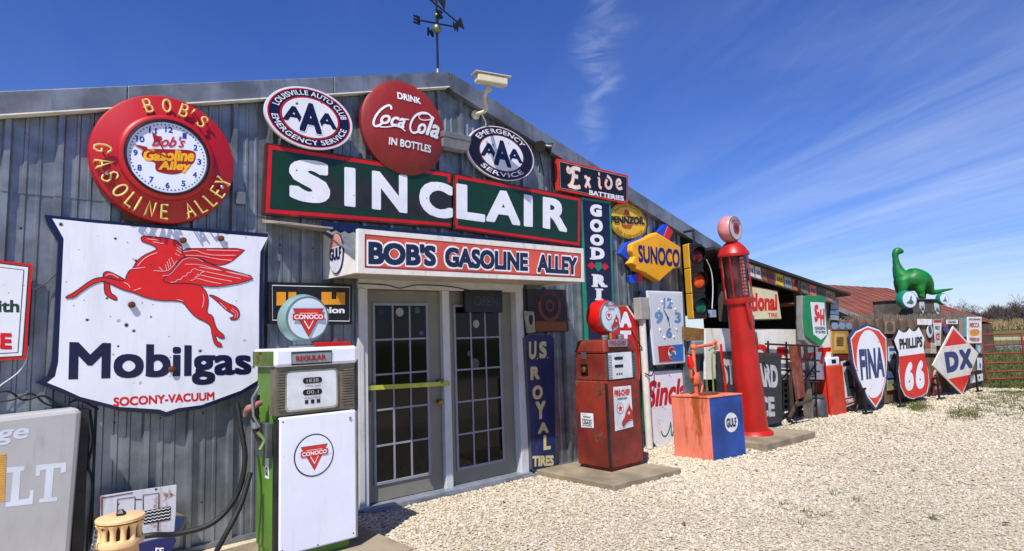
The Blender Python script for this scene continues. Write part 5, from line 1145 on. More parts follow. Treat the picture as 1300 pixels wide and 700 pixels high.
# white shield-corner sign on the ground between pump and blue box
ZQ = lambda pts: z2(800, 440, 4.375, pts)
P = WF.pxs([(818, 470), (830, 470), (882, 467), (889, 470), (893, 478), (893, 574), (836, 573), (818, 548)], .14)
r = sign('ground_sign', 'white sign with green edge and red slanted letters leaning behind the pink and blue tank', 'sign', WF, P, .10, .14, mat('edge green', (24, 92, 62), .35), local=True, borders=((.022, WHITE),))
letters(r, WF, [('Sinclair', ZQ([(92, 192), (372, 168), (372, 300), (92, 345)]), .035, .22)], mat('crimson print', (196, 24, 38), .35), r['_d'])
mb = MB(); 
for st in ([(172, 470), (182, 498), (200, 500), (216, 470), (226, 420)], [(226, 420), (230, 496)], [(232, 500), (250, 440), (262, 420), (266, 500)]): mb.ribbon(WF, smooth(WF.pxs(ZQ(st), r['_d']), 1, False), .022, r['_d']+.00017*len(st))
mk('script_lettering', mb, mat('script green', (20, 112, 72), .4), r)
# pink and blue tank
BX = [(6.80, -.71), (6.84, -1.23), (7.42, -1.33), (7.38, -.80)]; bh = .745
T = thing('oil_tank', 'square metal tank with pink rusty side and blue front standing on the gravel', 'tank', (7.1, -1.0, 0))
PKM = mat('pink tank paint', (224, 124, 98), .6, 0, .08, 3, streak=.9, rust=.12, rust_or_glint_col=(150, 72, 28), bump=.06); BLM = mat('blue tank paint', (24, 66, 140), .55, 0, .25, 3, rust=.1, dirt=.85, dirtcol=(50, 56, 70), chips=.3)
(p0, p1, p2, p3) = [Vector((a, b, 0)) for a, b in BX]; Z = lambda p, h: Vector((p.x, p.y, h))
for nm, a, b, m in (('pink_side', p0, p1, PKM), ('blue_front', p1, p2, BLM), ('right_side', p2, p3, BLM), ('back_side', p3, p0, PKM)):
    fr = Frame(a.x, a.y, b.x-a.x, b.y-a.y); Lg = (b-a).length
    mk(nm, MB().box(fr, 0.0, Lg, 0.0, bh, -.02, .0), m, T, bev=.004)
mk('tank_top', MB().hexa([Z(p+(Vector((7.1, -1.0, 0))-p).normalized()*-.012, bh) for p in (p0, p1, p2, p3)]+[Z(p+(Vector((7.1, -1.0, 0))-p).normalized()*-.012, bh+.016) for p in (p0, p1, p2, p3)]), PKM, T, bev=.004)
mk('hatch', MB().lathe((7.12, -1.0, bh+.016), (0, 0, 1), [(.16, 0), (.16, .02), (.13, .024)], 24), RUST, T)
fr = Frame(p1.x, p1.y, p2.x-p1.x, p2.y-p1.y); c = fr.px(928.5, 536.5, .003)
mk('round_decal', MB().prism(fr, circ(c[0], c[1], .118, n=36), None, .003), mat('decal white', (218, 220, 224), .35), T)
mk('lettering', text_mb(MB(), fr, 'GULF', [(c[0]-.092, c[1]+.055), (c[0]+.092, c[1]+.055), (c[0]+.092, c[1]-.055), (c[0]-.092, c[1]-.055)], .006, .045, local=True), mat('decal navy', (20, 30, 70), .4), T)
m = PKM; t = m.node_tree; Bs = t.nodes['Principled BSDF']; old = Bs.inputs['Base Color'].links[0].from_socket
tc = nd(t, 'ShaderNodeTexCoord'); mp = nd(t, 'ShaderNodeMapping'); mp.inputs['Scale'].default_value = (3, 11, 1.6); t.links.new(tc.outputs['Object'], mp.inputs[0])
no = nd(t, 'ShaderNodeTexNoise'); no.inputs['Scale'].default_value = 2.2; no.inputs['Detail'].default_value = 8; no.inputs['Roughness'].default_value = .7; t.links.new(mp.outputs[0], no.inputs[0])
sp_ = nd(t, 'ShaderNodeSeparateXYZ'); t.links.new(tc.outputs['Object'], sp_.inputs[0])
g_ = mth(t, 'SUBTRACT', 1, mth(t, 'MULTIPLY', mth(t, 'ABSOLUTE', mth(t, 'ADD', sp_.outputs[1], .07)), 5.0), clamp=True)
g_ = mth(t, 'MULTIPLY', g_, mth(t, 'ADD', .35, sp_.outputs[2], clamp=True))
mr = nd(t, 'ShaderNodeMapRange', interpolation_type='SMOOTHSTEP'); mr.inputs[1].default_value = .62; mr.inputs[2].default_value = .86; t.links.new(mth(t, 'ADD', mth(t, 'MULTIPLY', g_, .42), no.outputs[0]), mr.inputs[0])
mx_ = nd(t, 'ShaderNodeMix', data_type='RGBA'); t.links.new(mr.outputs[0], mx_.inputs[0]); t.links.new(old, mx_.inputs[6]); mx_.inputs[7].default_value = lin((158, 74, 26)); t.links.new(mx_.outputs[2], Bs.inputs['Base Color'])
# hand pump on the tank
hb = Vector((6.99, -.96, bh+.016)); OR = mat('orange pump iron', (206, 104, 66), .55, 0, .15, 8, rust=.2)
T = thing('hand_pump', 'orange rusty hand pump with red nozzle cap standing on the pink tank', 'hand pump', hb)
hv = lambda px, py: Vector((hb.x, hb.y, hz(px, py, hb.x, hb.y)))
z_ = lambda y: hz(874, y, hb.x, hb.y)
mk('pump_base', MB().lathe(hb, (0, 0, 1), [(.06, 0), (.06, .012), (.028, .02), (.024, .2), (.03, .21)], 16), OR, T, sm=True)
mk('pump_body', MB().lathe((hb.x, hb.y, z_(487)), (0, 0, 1), [(.02, -.02), (.052, 0), (.06, .03), (.06, .10), (.052, .13), (.02, .14)], 20), OR, T, sm=True)
zt_ = z_(441)
mk('riser', MB().tube([(hb.x, hb.y, z_(482)), (hb.x-.01, hb.y, zt_-.02), (hb.x-.0, hb.y, zt_), (hb.x+.35, hb.y-.05, zt_+.02), (hb.x+.42, hb.y-.06, zt_+.07), (hb.x+.44, hb.y-.06, zt_-.05)], .022, 10), OR, T, sm=True)
mk('elbow', MB().sphere((hb.x, hb.y, zt_), .042, 12), OR, T, sm=True)
mk('spout', MB().tube([(hb.x-.04, hb.y, z_(480)), (hb.x-.12, hb.y-.02, z_(478)), (hb.x-.12, hb.y-.02, z_(466))], .018, 8), OR, T, sm=True)
mk('red_cap', MB().lathe((hb.x-.11, hb.y-.02, z_(465)), (-.25, 0, 1), [(.045, 0), (.042, .05), (.03, .13), (.012, .15)], 14), RED, T, sm=True)
mk('crank', MB().tube([(hb.x+.05, hb.y-.02, z_(483)), (hb.x+.10, hb.y-.03, z_(490)), (hb.x+.06, hb.y-.03, z_(500))], .014, 8), OR, T, sm=True)
# ------------------------------------------------------------------ things low on the left
# weather vane on the ridge
VX = WF.px(556, 94)[0]; tp = Vector((VX, 0, rake(VX))); zt_ = lambda y: hz(556, y, VX, 0); DV = mat('vane iron', (36, 40, 40), .5, .5, .2); VB = mat('vane ball', (120, 128, 96), .4, .6, .2)
T = thing('weather_vane', 'iron weather vane with compass letters and balls on the roof ridge', 'weather vane', tp)
mk('pole', MB().tube([tp+Vector((0, 0, -.05)), (VX, 0, zt_(-30))], .013, 8), DV, T, sm=True)
mk('pole_socket', MB().lathe(tp+Vector((0, 0, -.03)), (0, 0, 1), [(.05, 0), (.03, .04), (.022, .12)], 12), GALVT, T, sm=True)
mk('ball', MB().sphere((VX, 0, zt_(37)), .055, 16), VB, T, sm=True); mk('ball', MB().sphere((VX, 0, zt_(20)), .03, 14), VB, T, sm=True)
zc = zt_(30); cz = Vector((VX, 0, zc))
for s, vx, vy in (('W', .36, -.1), ('E', -.36, .1), ('N', .09, .34), ('S', -.14, -.30)):
    e = cz+Vector((vx, vy, 0))*.62; mk('compass_arm', MB().tube([cz, e], .010, 6), DV, T)
    fr = Frame(e.x, e.y); w_ = .05; A_ = fr
    V_, F_, _ = text_geo(s, .05, 0, 1.); mb = MB()
    sgn = -1 if s == 'E' else 1
    mb.v = [(e.x+(a-.5)*.085*sgn, e.y-e3*4, e.z+(b-.5)*.10) for a, b, e3 in V_]; mb.v += [(x, y+.008, z) for x, y, z in mb.v]; n_ = len(V_); mb.f = [tuple(f) for f in F_]+[tuple(i+n_ for i in f)[::-1] for f in F_]
    mk('compass_letter', mb, DV, T)
vf = Frame(VX, 0, 1, -.2); zv = zt_(8)
mk('vane_arrow', MB().tube([vf.w(-.34, zv+.20), vf.w(.05, zv-.01), vf.w(.27, zv-.14)], .010, 6), DV, T)
mk('vane_figure', MB().prism(vf, [(-.28, zv+.14), (-.06, zv+.05), (.02, zv+.08), (.10, zv-.02), (.12, zv+.16), (.04, zv+.36), (-.02, zv+.2), (-.12, zv+.3), (-.2, zv+.2)], -.006, .006), DV, T)
mk('vane_tip', MB().prism(vf, [(.22, zv-.16), (.34, zv-.20), (.30, zv-.06)], -.006, .006), DV, T)
# hydrant top, bottom left
RUST2 = 0
HYc = mat('hydrant cream', (224, 186, 132), .6, 0, .1, 6, dirt=.35, dirtcol=(150, 110, 70), chips=1.2, rust=.12, bump=.1)
hc = at(153, 665, 2.75); HX, HY = hc.x, hc.y
zh = lambda y: hz(149, y, HX, HY)
T = thing('fire_hydrant', 'cream painted old hydrant with a pierced round top and chain, bottom left corner', 'hydrant', (HX, HY, 0))
zt = zh(657); R = .090
mk('cap_plate', MB().lathe((HX, HY, zt), (0, 0, 1), [(R*1.0, -.012), (R*1.06, -.008), (R*1.06, .002), (R*1.02, .006), (R*.5, .009), (.01, .010)], 40), HYc, T, sm=True)
mk('cap_knob', MB().lathe((HX, HY, zt+.009), (0, 0, 1), [(.022, 0), (.02, .010), (.006, .026)], 5), BLACK, T)
z1_ = zt-.085
mb = MB()
mk('inner_drum', MB().lathe((HX, HY, z1_), (0, 0, 1), [(R*.70, 0), (R*.70, .07)], 32), mat('rusty dark iron', (70, 48, 34), .8, .1, .3), T, sm=True)
for k in range(12):
    t = 2*math.pi*k/12; c = (HX+R*.82*math.cos(t), HY+R*.82*math.sin(t), z1_)
    mk('cap_post', MB().lathe(c, (0, 0, 1), [(.016, 0), (.0115, .008), (.0115, .040), (.016, .056), (.022, .068)], 10), HYc, T, sm=True)
mk('lower_ring', MB().lathe((HX, HY, z1_-.03), (0, 0, 1), [(R*.8, -.002), (R*1.02, .004), (R*1.04, .018), (R*.98, .030), (R*.72, .032)], 40), HYc, T, sm=True)
mk('neck', MB().lathe((HX, HY, z1_-.12), (0, 0, 1), [(R*.95, 0), (R*.85, .03), (R*.78, .09)], 32), HYc, T, sm=True)
mk('barrel', MB().lathe((HX, HY, 0), (0, 0, 1), [(R*1.3, 0), (R*1.3, .04), (R*1.05, .05), (R*1.02, z1_-.2), (R*1.25, z1_-.16), (R*1.2, z1_-.13), (R*.9, z1_-.118)], 36), HYc, T, sm=True)
for dx, dy in ((.75, -.55), (-.85, .1)):
    o_ = Vector((HX, HY, z1_-.19)); n_ = Vector((dx, dy, 0)).normalized()
    mk('outlet_cap', MB().lathe(o_, n_, [(.06, .05), (.062, .10), (.075, .105), (.075, .13), (.06, .145), (.05, .135), (.03, .14), (.004, .142)], 28), HYc, T, sm=True)
    mk('outlet_nut', MB().lathe(o_+n_*.14, n_, [(.018, 0), (.016, .03)], 5), HYc, T)
mb = MB(); prev = Vector((HX-.095, HY-.03, zt-.02))
for k in range(9):
    c = prev+Vector((-.004*k*.3, -.002, -.018)); prev = c
    mb.tube([c+Vector((.008*math.cos(a), 0 if k % 2 else .008*math.cos(a), .012*math.sin(a))) for a in [i*math.pi/4 for i in range(9)]], .0022, 5)
o = mk('chain', mb, STEEL, T); o['kind'] = 'stuff'
# enamel sign and blue sign leaning at the wall foot
ZL = lambda pts: z2(80, 600, 7, pts)
LF = Frame(0, -.22)
P = LF.pxs(ZL([(335, 212), (640, 165), (1008, 112), (1002, 350), (985, 560), (940, 700), (330, 700)]), .0)
SG = mat('rust stained enamel', (202, 204, 216), .35, 0, .05, 3, chips=.8, rust=.5, streak=.6, rust_or_glint_col=(160, 86, 36))
r = sign('enamel_sign', 'rust stained white enamel sign with black squares and wavy lines leaning at the wall foot', 'sign', LF, P, -.02, .0, SG, local=True)
for pl in ([(345, 225), (345, 700)], [(482, 360), (484, 240), (640, 218), (638, 330)], [(712, 330), (712, 202), (852, 184), (850, 315)], [(845, 430), (842, 520)], [(345, 228), (480, 205), (620, 180)], [(640, 240), (700, 240)]): mk('painted_line', MB().ribbon(LF, LF.pxs(ZL(pl), .003), .006, .003), BLACK, r)
mk('black_panel', MB().prism(LF, LF.pxs(ZL([(715, 345), (958, 300), (952, 420), (715, 462)]), .0035), None, .0035), BLACK, r)
mb = MB()
for j in range(4):
    pts = []
    for i in range(13):
        x = 718+(952-718)*i/12; y = 358+j*28-(x-715)*.185+(5 if i % 2 else -5); pts.append((x, y))
    mb.ribbon(LF, LF.pxs(ZL(pts), .006), .006, .006)
mk('wave_lines', mb, LETW, r)
LF2 = Frame(0, -.30)
r = sign('blue_sign', 'dark blue sign lying behind the hydrant under the black hose', 'sign', LF2, LF2.pxs(ZL([(640, 640), (800, 600), (990, 570), (1010, 600), (940, 760), (640, 790)])), -.02, .0, mat('royal blue sign', (24, 34, 96), .35, 0, .15, chips=.5), local=True)
letters(r, LF2, [('rc', ZL([(820, 668), (895, 668), (895, 710), (820, 710)]), .04)], LETW, .004)
r = sign('blue_sign', 'light blue shield-shaped sign with tan rim half hidden behind the rusty white sign', 'sign', WF, WF.pxs(ZL([(960, 345), (1020, 362), (1085, 388), (1110, 410), (1070, 490), (1020, 560), (950, 560)]), .10), .06, .10, mat('tan rim', (150, 128, 92), .5), local=True, borders=((.014, mat('light blue enamel', (70, 112, 180), .35, 0, .15, chips=.5, dirt=.2)),))
# loose wires on the wall
def wire(label, pts, rad=.006, m=None): 
    p0 = pts[0]; tag(mk('cable', MB().tube(spline(pts, 8), rad, 6), m or WIRE, origin=p0, sm=True), label, 'cable')
wp = lambda x, y, d: WF.w(*WF.px(x, y, d), d)
wire('loose black cables bundled on the wall below the left white sign', [wp(-20, 502, .06), wp(10, 497, .07), wp(30, 508, .06), wp(55, 503, .08), wp(78, 515, .07), wp(100, 508, .06), wp(125, 520, .05)], .007)
wire('second loose black cable sagging above the grey light box', [wp(-20, 512, .06), wp(15, 508, .08), wp(40, 500, .07), wp(60, 514, .06), wp(95, 522, .07), wp(112, 545, .05), wp(110, 600, .05)], .006)
wire('thin white cable hanging from the left sign corner', [wp(36, 440, .06), wp(33, 458, .07), wp(22, 474, .06), wp(0, 490, .06), wp(-15, 505, .05)], .004, WPL)
wire('black cable running down the wall beside the grey light box', [wp(114, 520, .05), wp(118, 560, .06), wp(112, 590, .07), wp(118, 620, .05), wp(110, 700, .05)], .009)
wire('black cable draped along the door head under the canopy', [wp(455, 360, .09), wp(490, 362, .10), wp(508, 366, .11), wp(530, 362, .10), wp(572, 364, .11), wp(600, 370, .10)], .006)
wire('thin wire from the left sign to the big shield sign', [wp(41, 370, .08), wp(58, 360, .07), wp(72, 347, .06)], .004)
# small grey junction box on the wall right of the big clock
a = WF.px(300, 243, .08); b = WF.px(312, 260, .08)
tag(mk('junction_box', MB().box(WF, a[0], b[0], b[1], a[1], .01, .08), mat('junction grey', (108, 116, 124), .5, .3, .1), origin=WF.w(a[0], b[1], .05), bev=.005), 'small grey box on the wall right of the round clock', 'box')
# bent metal awning stub left of the canopy
a = WF.px(334, 277, .06); b = WF.px(411, 292, .06)
tag(mk('metal_flashing', MB().hexa([WF.w(a[0], b[1]+.02, .04), WF.w(b[0], b[1]-.02, .04), WF.w(b[0]-.02, b[1]-.03, .30), WF.w(a[0]+.05, b[1]-.02, .28), WF.w(a[0], b[1]+.05, .04), WF.w(b[0], b[1]+.01, .04), WF.w(b[0]-.02, b[1]-.015, .30), WF.w(a[0]+.05, b[1]-.005, .28)]), mat('tan flashing', (168, 156, 138), .5, .2, .15, dirt=.4), origin=WF.w(a[0], b[1], .04)), 'bent tan metal flashing under the long green sign, left of the canopy', 'flashing')

# ------------------------------------------------------------------ the open shed
u = lambda px, py=420, d=0: FF.px(px, py, d)[0]
US, UE = u(903), u(1066)
T = thing('open_shed', 'open fronted dark timber shed with a low sloping roof joined to the metal workshop', 'shed', FF.w((US+UE)/2, 0, 0))
TIM = mat('dark old timber', (62, 48, 36), .85, 0, .25, 4, bump=.4, dirt=.3); TIM2 = mat('grey old timber', (112, 104, 92), .85, 0, .25, 4, bump=.4, dirt=.3); RSH = mat('rusty roof sheet', (110, 62, 44), .8, .1, .2, 3, rust=.4)
ra = FF.px(915, 317, .15); rb = FF.px(1078, 373, .15)
def rz(uu): return ra[1]+(rb[1]-ra[1])*(uu-ra[0])/(rb[0]-ra[0])
mb = MB(); mb.hexa([FF.w(ra[0]-.2, rz(ra[0]-.2)-.04, .18), FF.w(rb[0], rz(rb[0])-.04, .18), FF.w(rb[0], rz(rb[0])-.3, -5), FF.w(ra[0]-.2, rz(ra[0]-.2)-.3, -5), FF.w(ra[0]-.2, rz(ra[0]-.2), .18), FF.w(rb[0], rz(rb[0]), .18), FF.w(rb[0], rz(rb[0])-.26, -5), FF.w(ra[0]-.2, rz(ra[0]-.2)-.26, -5)])
mk('roof', mb, mat('tar roof', (44, 42, 40), .9, 0, .2, bump=.3), T)
fa, fb = ra[0]+.05, u(1058)
mk('fascia_board', MB().prism(FF, [(fa, rz(fa)-.26), (fb, rz(fb)-.26), (fb, rz(fb)-.045), (fa, rz(fa)-.045)], .06, .10), TIM2, T)
for i in range(7):
    q = fa+.3+(fb-fa-.5)*i/6; mk('rafter', MB().hexa([FF.w(q, rz(q)-.16, .06), FF.w(q+.05, rz(q)-.16, .06), FF.w(q+.05, rz(q)-.42, -4.9), FF.w(q, rz(q)-.42, -4.9), FF.w(q, rz(q)-.05, .06), FF.w(q+.05, rz(q)-.05, .06), FF.w(q+.05, rz(q)-.31, -4.9), FF.w(q, rz(q)-.31, -4.9)]), TIM, T)
for q in (u(1004, 480, -.3), fb-.06): mk('post', MB().box(FF, q, q+.11, 0, rz(q)-.2, -.12, -.01), TIM2, T)
q0, q1 = u(952, 400, -3), u(1085, 400, -3); n = 26
for i in range(n):
    a, b = q0+(q1-q0)*i/n, q0+(q1-q0)*(i+1)/n; mk('back_board', MB().box(FF, a, b-.012, 0, rz(a)-.42, -3.03-random.uniform(0, .01), -3.0), [RSH, TIM, RSH, TIM][i % 4] if i != 8 else TIM2, T)
mk('side_boards', MB().hexa([FF.w(UE-.02, 0, -3), FF.w(UE, 0, -3), FF.w(UE, 0, -.12), FF.w(UE-.02, 0, -.12), FF.w(UE-.02, rz(UE)-.2, -3), FF.w(UE, rz(UE)-.2, -3), FF.w(UE, rz(UE)-.2, -.12), FF.w(UE-.02, rz(UE)-.2, -.12)]), TIM, T)
# licence plates along the fascia
PL = [(946, 12, (196, 200, 196), 'pale picture'), (959, 7, (206, 206, 200), 'white'), (967, 6, (150, 84, 46), 'rust brown'), (974, 9, (110, 40, 44), 'maroon'), (984, 10, (206, 168, 40), 'yellow'), (995, 9, (140, 140, 120), 'grey'), (1005, 9, (206, 106, 36), 'orange'), (1015, 9, (120, 110, 84), 'khaki'), (1026, 8, (204, 104, 90), 'salmon pink'), (1036, 9, (70, 84, 60), 'dark green'), (1046, 8, (150, 118, 90), 'tan')]
for x, w_, c, nm in PL:
    a, b = u(x, 350, .1), u(x+w_-.6, 350, .1); P = [(a, rz(a)-.245), (b, rz(b)-.245), (b, rz(b)-.06), (a, rz(a)-.06)]
    r = sign('license_plate', nm+' old plate nailed along the shed fascia', 'license plate', FF, P, .101, .108, mat('plate '+nm, c, .5, 0, .15, 12, dirt=.4, chips=.6), 'old plates nailed along the shed fascia', local=True)
    k = lambda f, g: (P[0][0]*(1-f)+P[1][0]*f, P[0][1]*(1-f)*(1-g)+P[1][1]*f*(1-g)+(P[3][1]*(1-f)+P[2][1]*f)*g)
    for f in (.2, .45, .7): mk('plate_mark', MB().prism(FF, [k(f, .3), k(f+.13, .3), k(f+.13, .7), k(f, .7)], None, .111), mat('plate ink', (60, 50, 60), .5), r)
# illuminated-box tyre sign
ZN = lambda pts: z2(900, 320, 5, pts)
P = FF.pxs(ZN([(120, 190), (437, 243), (465, 430), (128, 440)]), .05)
r = sign('tire_box_sign', 'cream box sign with red letters hanging in the shed behind the tall pump', 'sign', FF, P, -.15, .05, mat('sign casing dark', (80, 78, 70), .5, .2), local=True, bev=.015, borders=((.02, mat('cream sign face', (206, 198, 158), .4, 0, .05, dirt=.15)),))
letters(r, FF, [('National', ZN([(175, 236), (432, 270), (434, 372), (178, 384)]), .045), ('TIRE', ZN([(374, 388), (434, 388), (436, 416), (376, 416)]), .03)], REDF)
# white sign with red letters behind
P = FF.pxs([(896, 417), (1056, 419), (1058, 442), (1058, 482), (896, 482)], -.02)
r = sign('drink_sign', 'long white board with red letters standing behind the iron racks in the shed', 'sign', FF, P, -.06, -.02, WHITEP, local=True)
letters(r, FF, [('D', [(955, 437), (976, 437), (977, 462), (956, 462)], .06), ('r', [(982, 440), (1000, 440), (1002, 470), (984, 470)], .05, .3), ('m', [(1017, 449), (1036, 447), (1036, 458), (1018, 461)], .05, .3), ('T', [(1038, 442), (1055, 441), (1055, 462), (1040, 462)], .06, .3)], RED, -.017)
letters(r, FF, [('STORES', [(1008, 472), (1036, 471), (1036, 479), (1008, 480)], .03)], BLACK, -.016)
# black service sign
d = .12; P = FF.pxs([(911, 448), (955, 447), (991.5, 453), (993.5, 535), (973, 541), (913, 546)], d)
r = sign('service_sign', 'dark slate blue upright sign with white block letters behind the tall red pump', 'sign', FF, P, .08, d, mat('dark slate enamel', (34, 36, 44), .45, 0, .2, chips=.5, dirt=.2), local=True)
mk('top_rail', MB().prism(FF, FF.pxs([(911, 446), (991, 448.5), (991, 454), (911, 450)], d+.00333), d-.05, d+.00500), TIM, r)
GL = mat('grey white letters', (178, 180, 182), .45, 0, .08, chips=.7)
letters(r, FF, [('STANDARD', [(916, 455), (987, 464), (988, 493), (918, 488)], .05), ('SERVICE', [(920, 500), (983, 504), (984, 529), (922, 534)], .05)], GL, d+.00133)
# iron racks, rusty panel, can
def barthing(name, label, cat, bars, rad, m, part='bar'):
    p0 = bars[0][0]; T = thing(name, label, cat, (p0.x, p0.y, 0))
    for b in bars: mk(part, MB().tube(b, rad, 6), m, T)
    return T
fw = lambda x, y, d: FF.w(*FF.px(x, y, d), d)
B1 = [[fw(975, 433, .03), fw(978, 532, .03)], [fw(998, 434, .03), fw(1002, 530, .03)], [fw(1034, 440, .03), fw(1037, 528, .03)]]+[[fw(972, y, .03), fw(1040, y+3, .03)] for y in (437, 455, 469, 482)]+[[fw(975, 500, .03), fw(1003, 470, .03)], [fw(1010, 500, .03), fw(1036, 462, .03)]]
barthing('iron_rack', 'black iron pipe rack in the shed between the slate sign and the small red pump', 'rack', B1, .016, BLACK)
B2 = [[fw(994, y, -.3), fw(1004, y, -.3)] for y in range(485, 531, 7)]+[[fw(994, 480, -.3), fw(994, 534, -.3)], [fw(1004, 480, -.3), fw(1004, 534, -.3)]]
barthing('shelf_rack', 'small dark shelf rack beside the slate blue sign', 'rack', B2, .022, mat('rack grey', (90, 92, 92), .5, .4))
BR_ = [[fw(900, y, -1.2), fw(944, y+1, -1.2)] for y in (424, 437, 450, 463, 476, 489, 500)]+[[fw(906, 420, -1.2), fw(907, 520, -1.2)], [fw(940, 420, -1.2), fw(941, 520, -1.2)]]
barthing('stock_gate', 'dark pipe stock gate seen through the gap left of the tall red pump', 'gate', BR_, .03, mat('gate grey', (84, 84, 78), .6, .3, .2, dirt=.3), 'rail')
P = FF.pxs([(1002, 439), (1016.5, 440), (1022.5, 503), (1011.5, 508)], .12)
tag(mk('rusty_sheet', MB().prism(FF, P, .10, .12), mat('peeling rusty sheet', (122, 58, 38), .8, 0, .25, 6, rust=.3, dirt=.4, dirtcol=(190, 186, 180)), origin=FF.w(P[2][0], P[2][1], .11)), 'narrow rusty red-brown metal panel leaning on the iron rack', 'panel')
for i, (a, b) in enumerate((((1003, 478), (1007, 530)), ((1013, 510), (1002, 531)), ((1010, 515), (1030, 508)))):
    tag(mk('old_plank', MB().tube([fw(*a, .1+.05*i), fw(*b, .12+.05*i)], .03, 4), TIM, origin=fw(*b, .12+.05*i)), ['upright brown plank under the rusty panel', 'slanting brown plank by the foot of the slate sign', 'low brown plank reaching towards the grey can'][i], 'plank')
cp_ = gnd(1038, 530); zc_ = hz(1038, 505, cp_.x, cp_.y)
T = thing('milk_can', 'grey metal can standing left of the small red pump', 'can', (cp_.x, cp_.y, 0))
mk('can_body', MB().lathe((cp_.x, cp_.y, 0), (0, 0, 1), [(.16, 0), (.17, .02), (.17, zc_-.09), (.14, zc_-.03), (.13, zc_)], 24), mat('dull zinc', (96, 98, 102), .5, .6, .2, dirt=.3), T, sm=True)
mk('can_rim', MB().lathe((cp_.x, cp_.y, zc_), (0, 0, 1), [(.13, 0), (.15, .01), (.15, .04), (.11, .05)], 24), _m['dull zinc'], T, sm=True)
mk('can_handle', MB().tube([(cp_.x-.15, cp_.y-.05, zc_-.12), (cp_.x-.2, cp_.y-.06, zc_-.08), (cp_.x-.15, cp_.y-.05, zc_-.03)], .01, 6), STEELD, T)
# electric box left of tall pump
a = FF.px(881, 433, .0); b = FF.px(895, 450, 0)
T = thing('meter_box', 'grey electric box on a grey post behind the pink tank', 'electric box', FF.w(a[0], 0, 0))
pbox('box', FF, a[0], b[0], b[1], a[1], -.15, .0, mat('meter grey', (126, 134, 140), .5, .2, .1, dirt=.2), T, .02)
pbox('post', FF, a[0]-.12, b[0]+.12, 0, b[1]-.002, -.2, -.12, mat('post grey', (104, 112, 116), .6, .2, .2, dirt=.4), T)
mk('conduit_pipe', MB().tube([FF.w((a[0]+b[0])/2-.05, b[1], -.06), FF.w((a[0]+b[0])/2-.05, .02, -.06)], .035, 10), STEELD, T)
P = FF.pxs([(868, 415), (896, 418), (896, 432), (880, 432), (868, 432)], -.05)
tag(mk('rusty_sheet', MB().prism(FF, P, -.08, -.05), mat('brown yellow sheet', (126, 92, 44), .7, 0, .25, 5, rust=.5), origin=FF.w(P[0][0], P[0][1], -.06)), 'brown and yellow rusty sheet hanging under the traffic light', 'panel')
mk_h = [fw(907, 440, .2), fw(909, 452, .2), fw(905, 470, .2), fw(907, 520, .2)]
wire('yellow green chain hanging beside the tall red pump', [fw(900, 445, .2), fw(906, 441, .2), fw(908, 448, .2), fw(904, 452, .2), fw(906, 500, .2)], .012, mat('lime cord', (120, 140, 70), .6))
wire('red hose hanging left of the tall red pump', [fw(915, 437, .25), fw(917, 460, .25), fw(920, 480, .25), fw(922, 505, .25)], .018, REDF)
wire('white cable with a pale box hanging beside the traffic light', [wp(897, 330, .35), wp(903, 345, .35), wp(905, 365, .35), wp(904, 392, .35)], .008, WPL)
a = wp(904, 397, .35); tag(mk('plug_box', MB().box(Frame(a.x, a.y), -.06, .06, a.z-.07, a.z+.04, -.03, .03), mat('pale blue box', (140, 160, 190), .5), origin=(a.x, a.y, a.z-.07)), 'small pale blue box hanging on a cable below the traffic light', 'box')
# green stamps box sign
d = .35
P = FF.pxs(ZN([(605, 280), (628, 274), (722, 280), (738, 292), (757, 520), (718, 588), (690, 592), (612, 535), (600, 400)]), d)
P2 = FF.pxs(ZN([(600, 276), (738, 290), (757, 520), (720, 592), (640, 590), (612, 560), (600, 400)]), d)
r = sign('stamp_sign', 'green and grey box sign with a white shield hanging at the shed front', 'sign', FF, P2, .22, d-.02, mat('box grey metal', (140, 142, 142), .5, .3, .1, dirt=.2), local=True, bev=.01)
mk('green_front', MB().prism(FF, P, d-.019, d+.01000), mat('bright green plastic', (8, 118, 66), .3, 0, .06), r, bev=.02)
q = ZN([(643, 318), (732, 322), (749, 525), (712, 558), (664, 522)])
mk('white_shield', MB().prism(FF, FF.pxs(q, d+.01100), None, d+.01100), WPL, r)
letters(r, FF, [('S', ZN([(664, 334), (694, 334), (696, 440), (672, 450)]), .06, .15), ('&', ZN([(690, 380), (706, 380), (706, 420), (692, 424)]), .04), ('H', ZN([(700, 365), (734, 360), (738, 468), (708, 466)]), .06, .15)], RED, d+.01233)
letters(r, FF, [('GREEN', ZN([(671, 475), (738, 475), (739, 497), (672, 494)]), .03), ('STAMPS', ZN([(674, 500), (740, 502), (740, 520), (680, 515)]), .03)], BLACK, d+.01233)
mk('bracket', MB().tube([FF.w(P[0][0]+.2, P[2][1]-.02, .2), FF.w(P[0][0]+.2, rz(P[0][0])-.1, .12)], .02, 6), STEELD, r)
# small red pump
a, b, c = gnd(1043, 527), gnd(1057, 529), gnd(1075.5, 525.5)
f1 = Frame(b.x, b.y, c.x-b.x, c.y-b.y); W1 = (c-b).length; f0 = Frame(a.x, a.y, b.x-a.x, b.y-a.y); W0 = (b-a).length; zt1 = hz(1057, 461, b.x, b.y)
T = thing('petrol_pump', 'small orange-red petrol pump with white head next to the sign fence', 'petrol pump', (b+(c-a)*.5), 'old petrol pumps')
OR2 = mat('orange red pump paint', (200, 58, 30), .5, 0, .15, 4, dirt=.25, dirtcol=(130, 70, 44), rust=.12)
pbox('cabinet', f1, .0, W1, 0, zt1-.06, -W0, .0, OR2, T, .015)
mb = MB(); d4 = [a, b+(b-a)*0, b, a]
pbox('side_door', f0, .02, W0-.03, .03, zt1+.02, .001, .02, REDF, T, .012)
pbox('head', f1, .0, W1*.85, zt1-.058, zt1+.09, -W0*.8, -.01, WPE, T, .015)
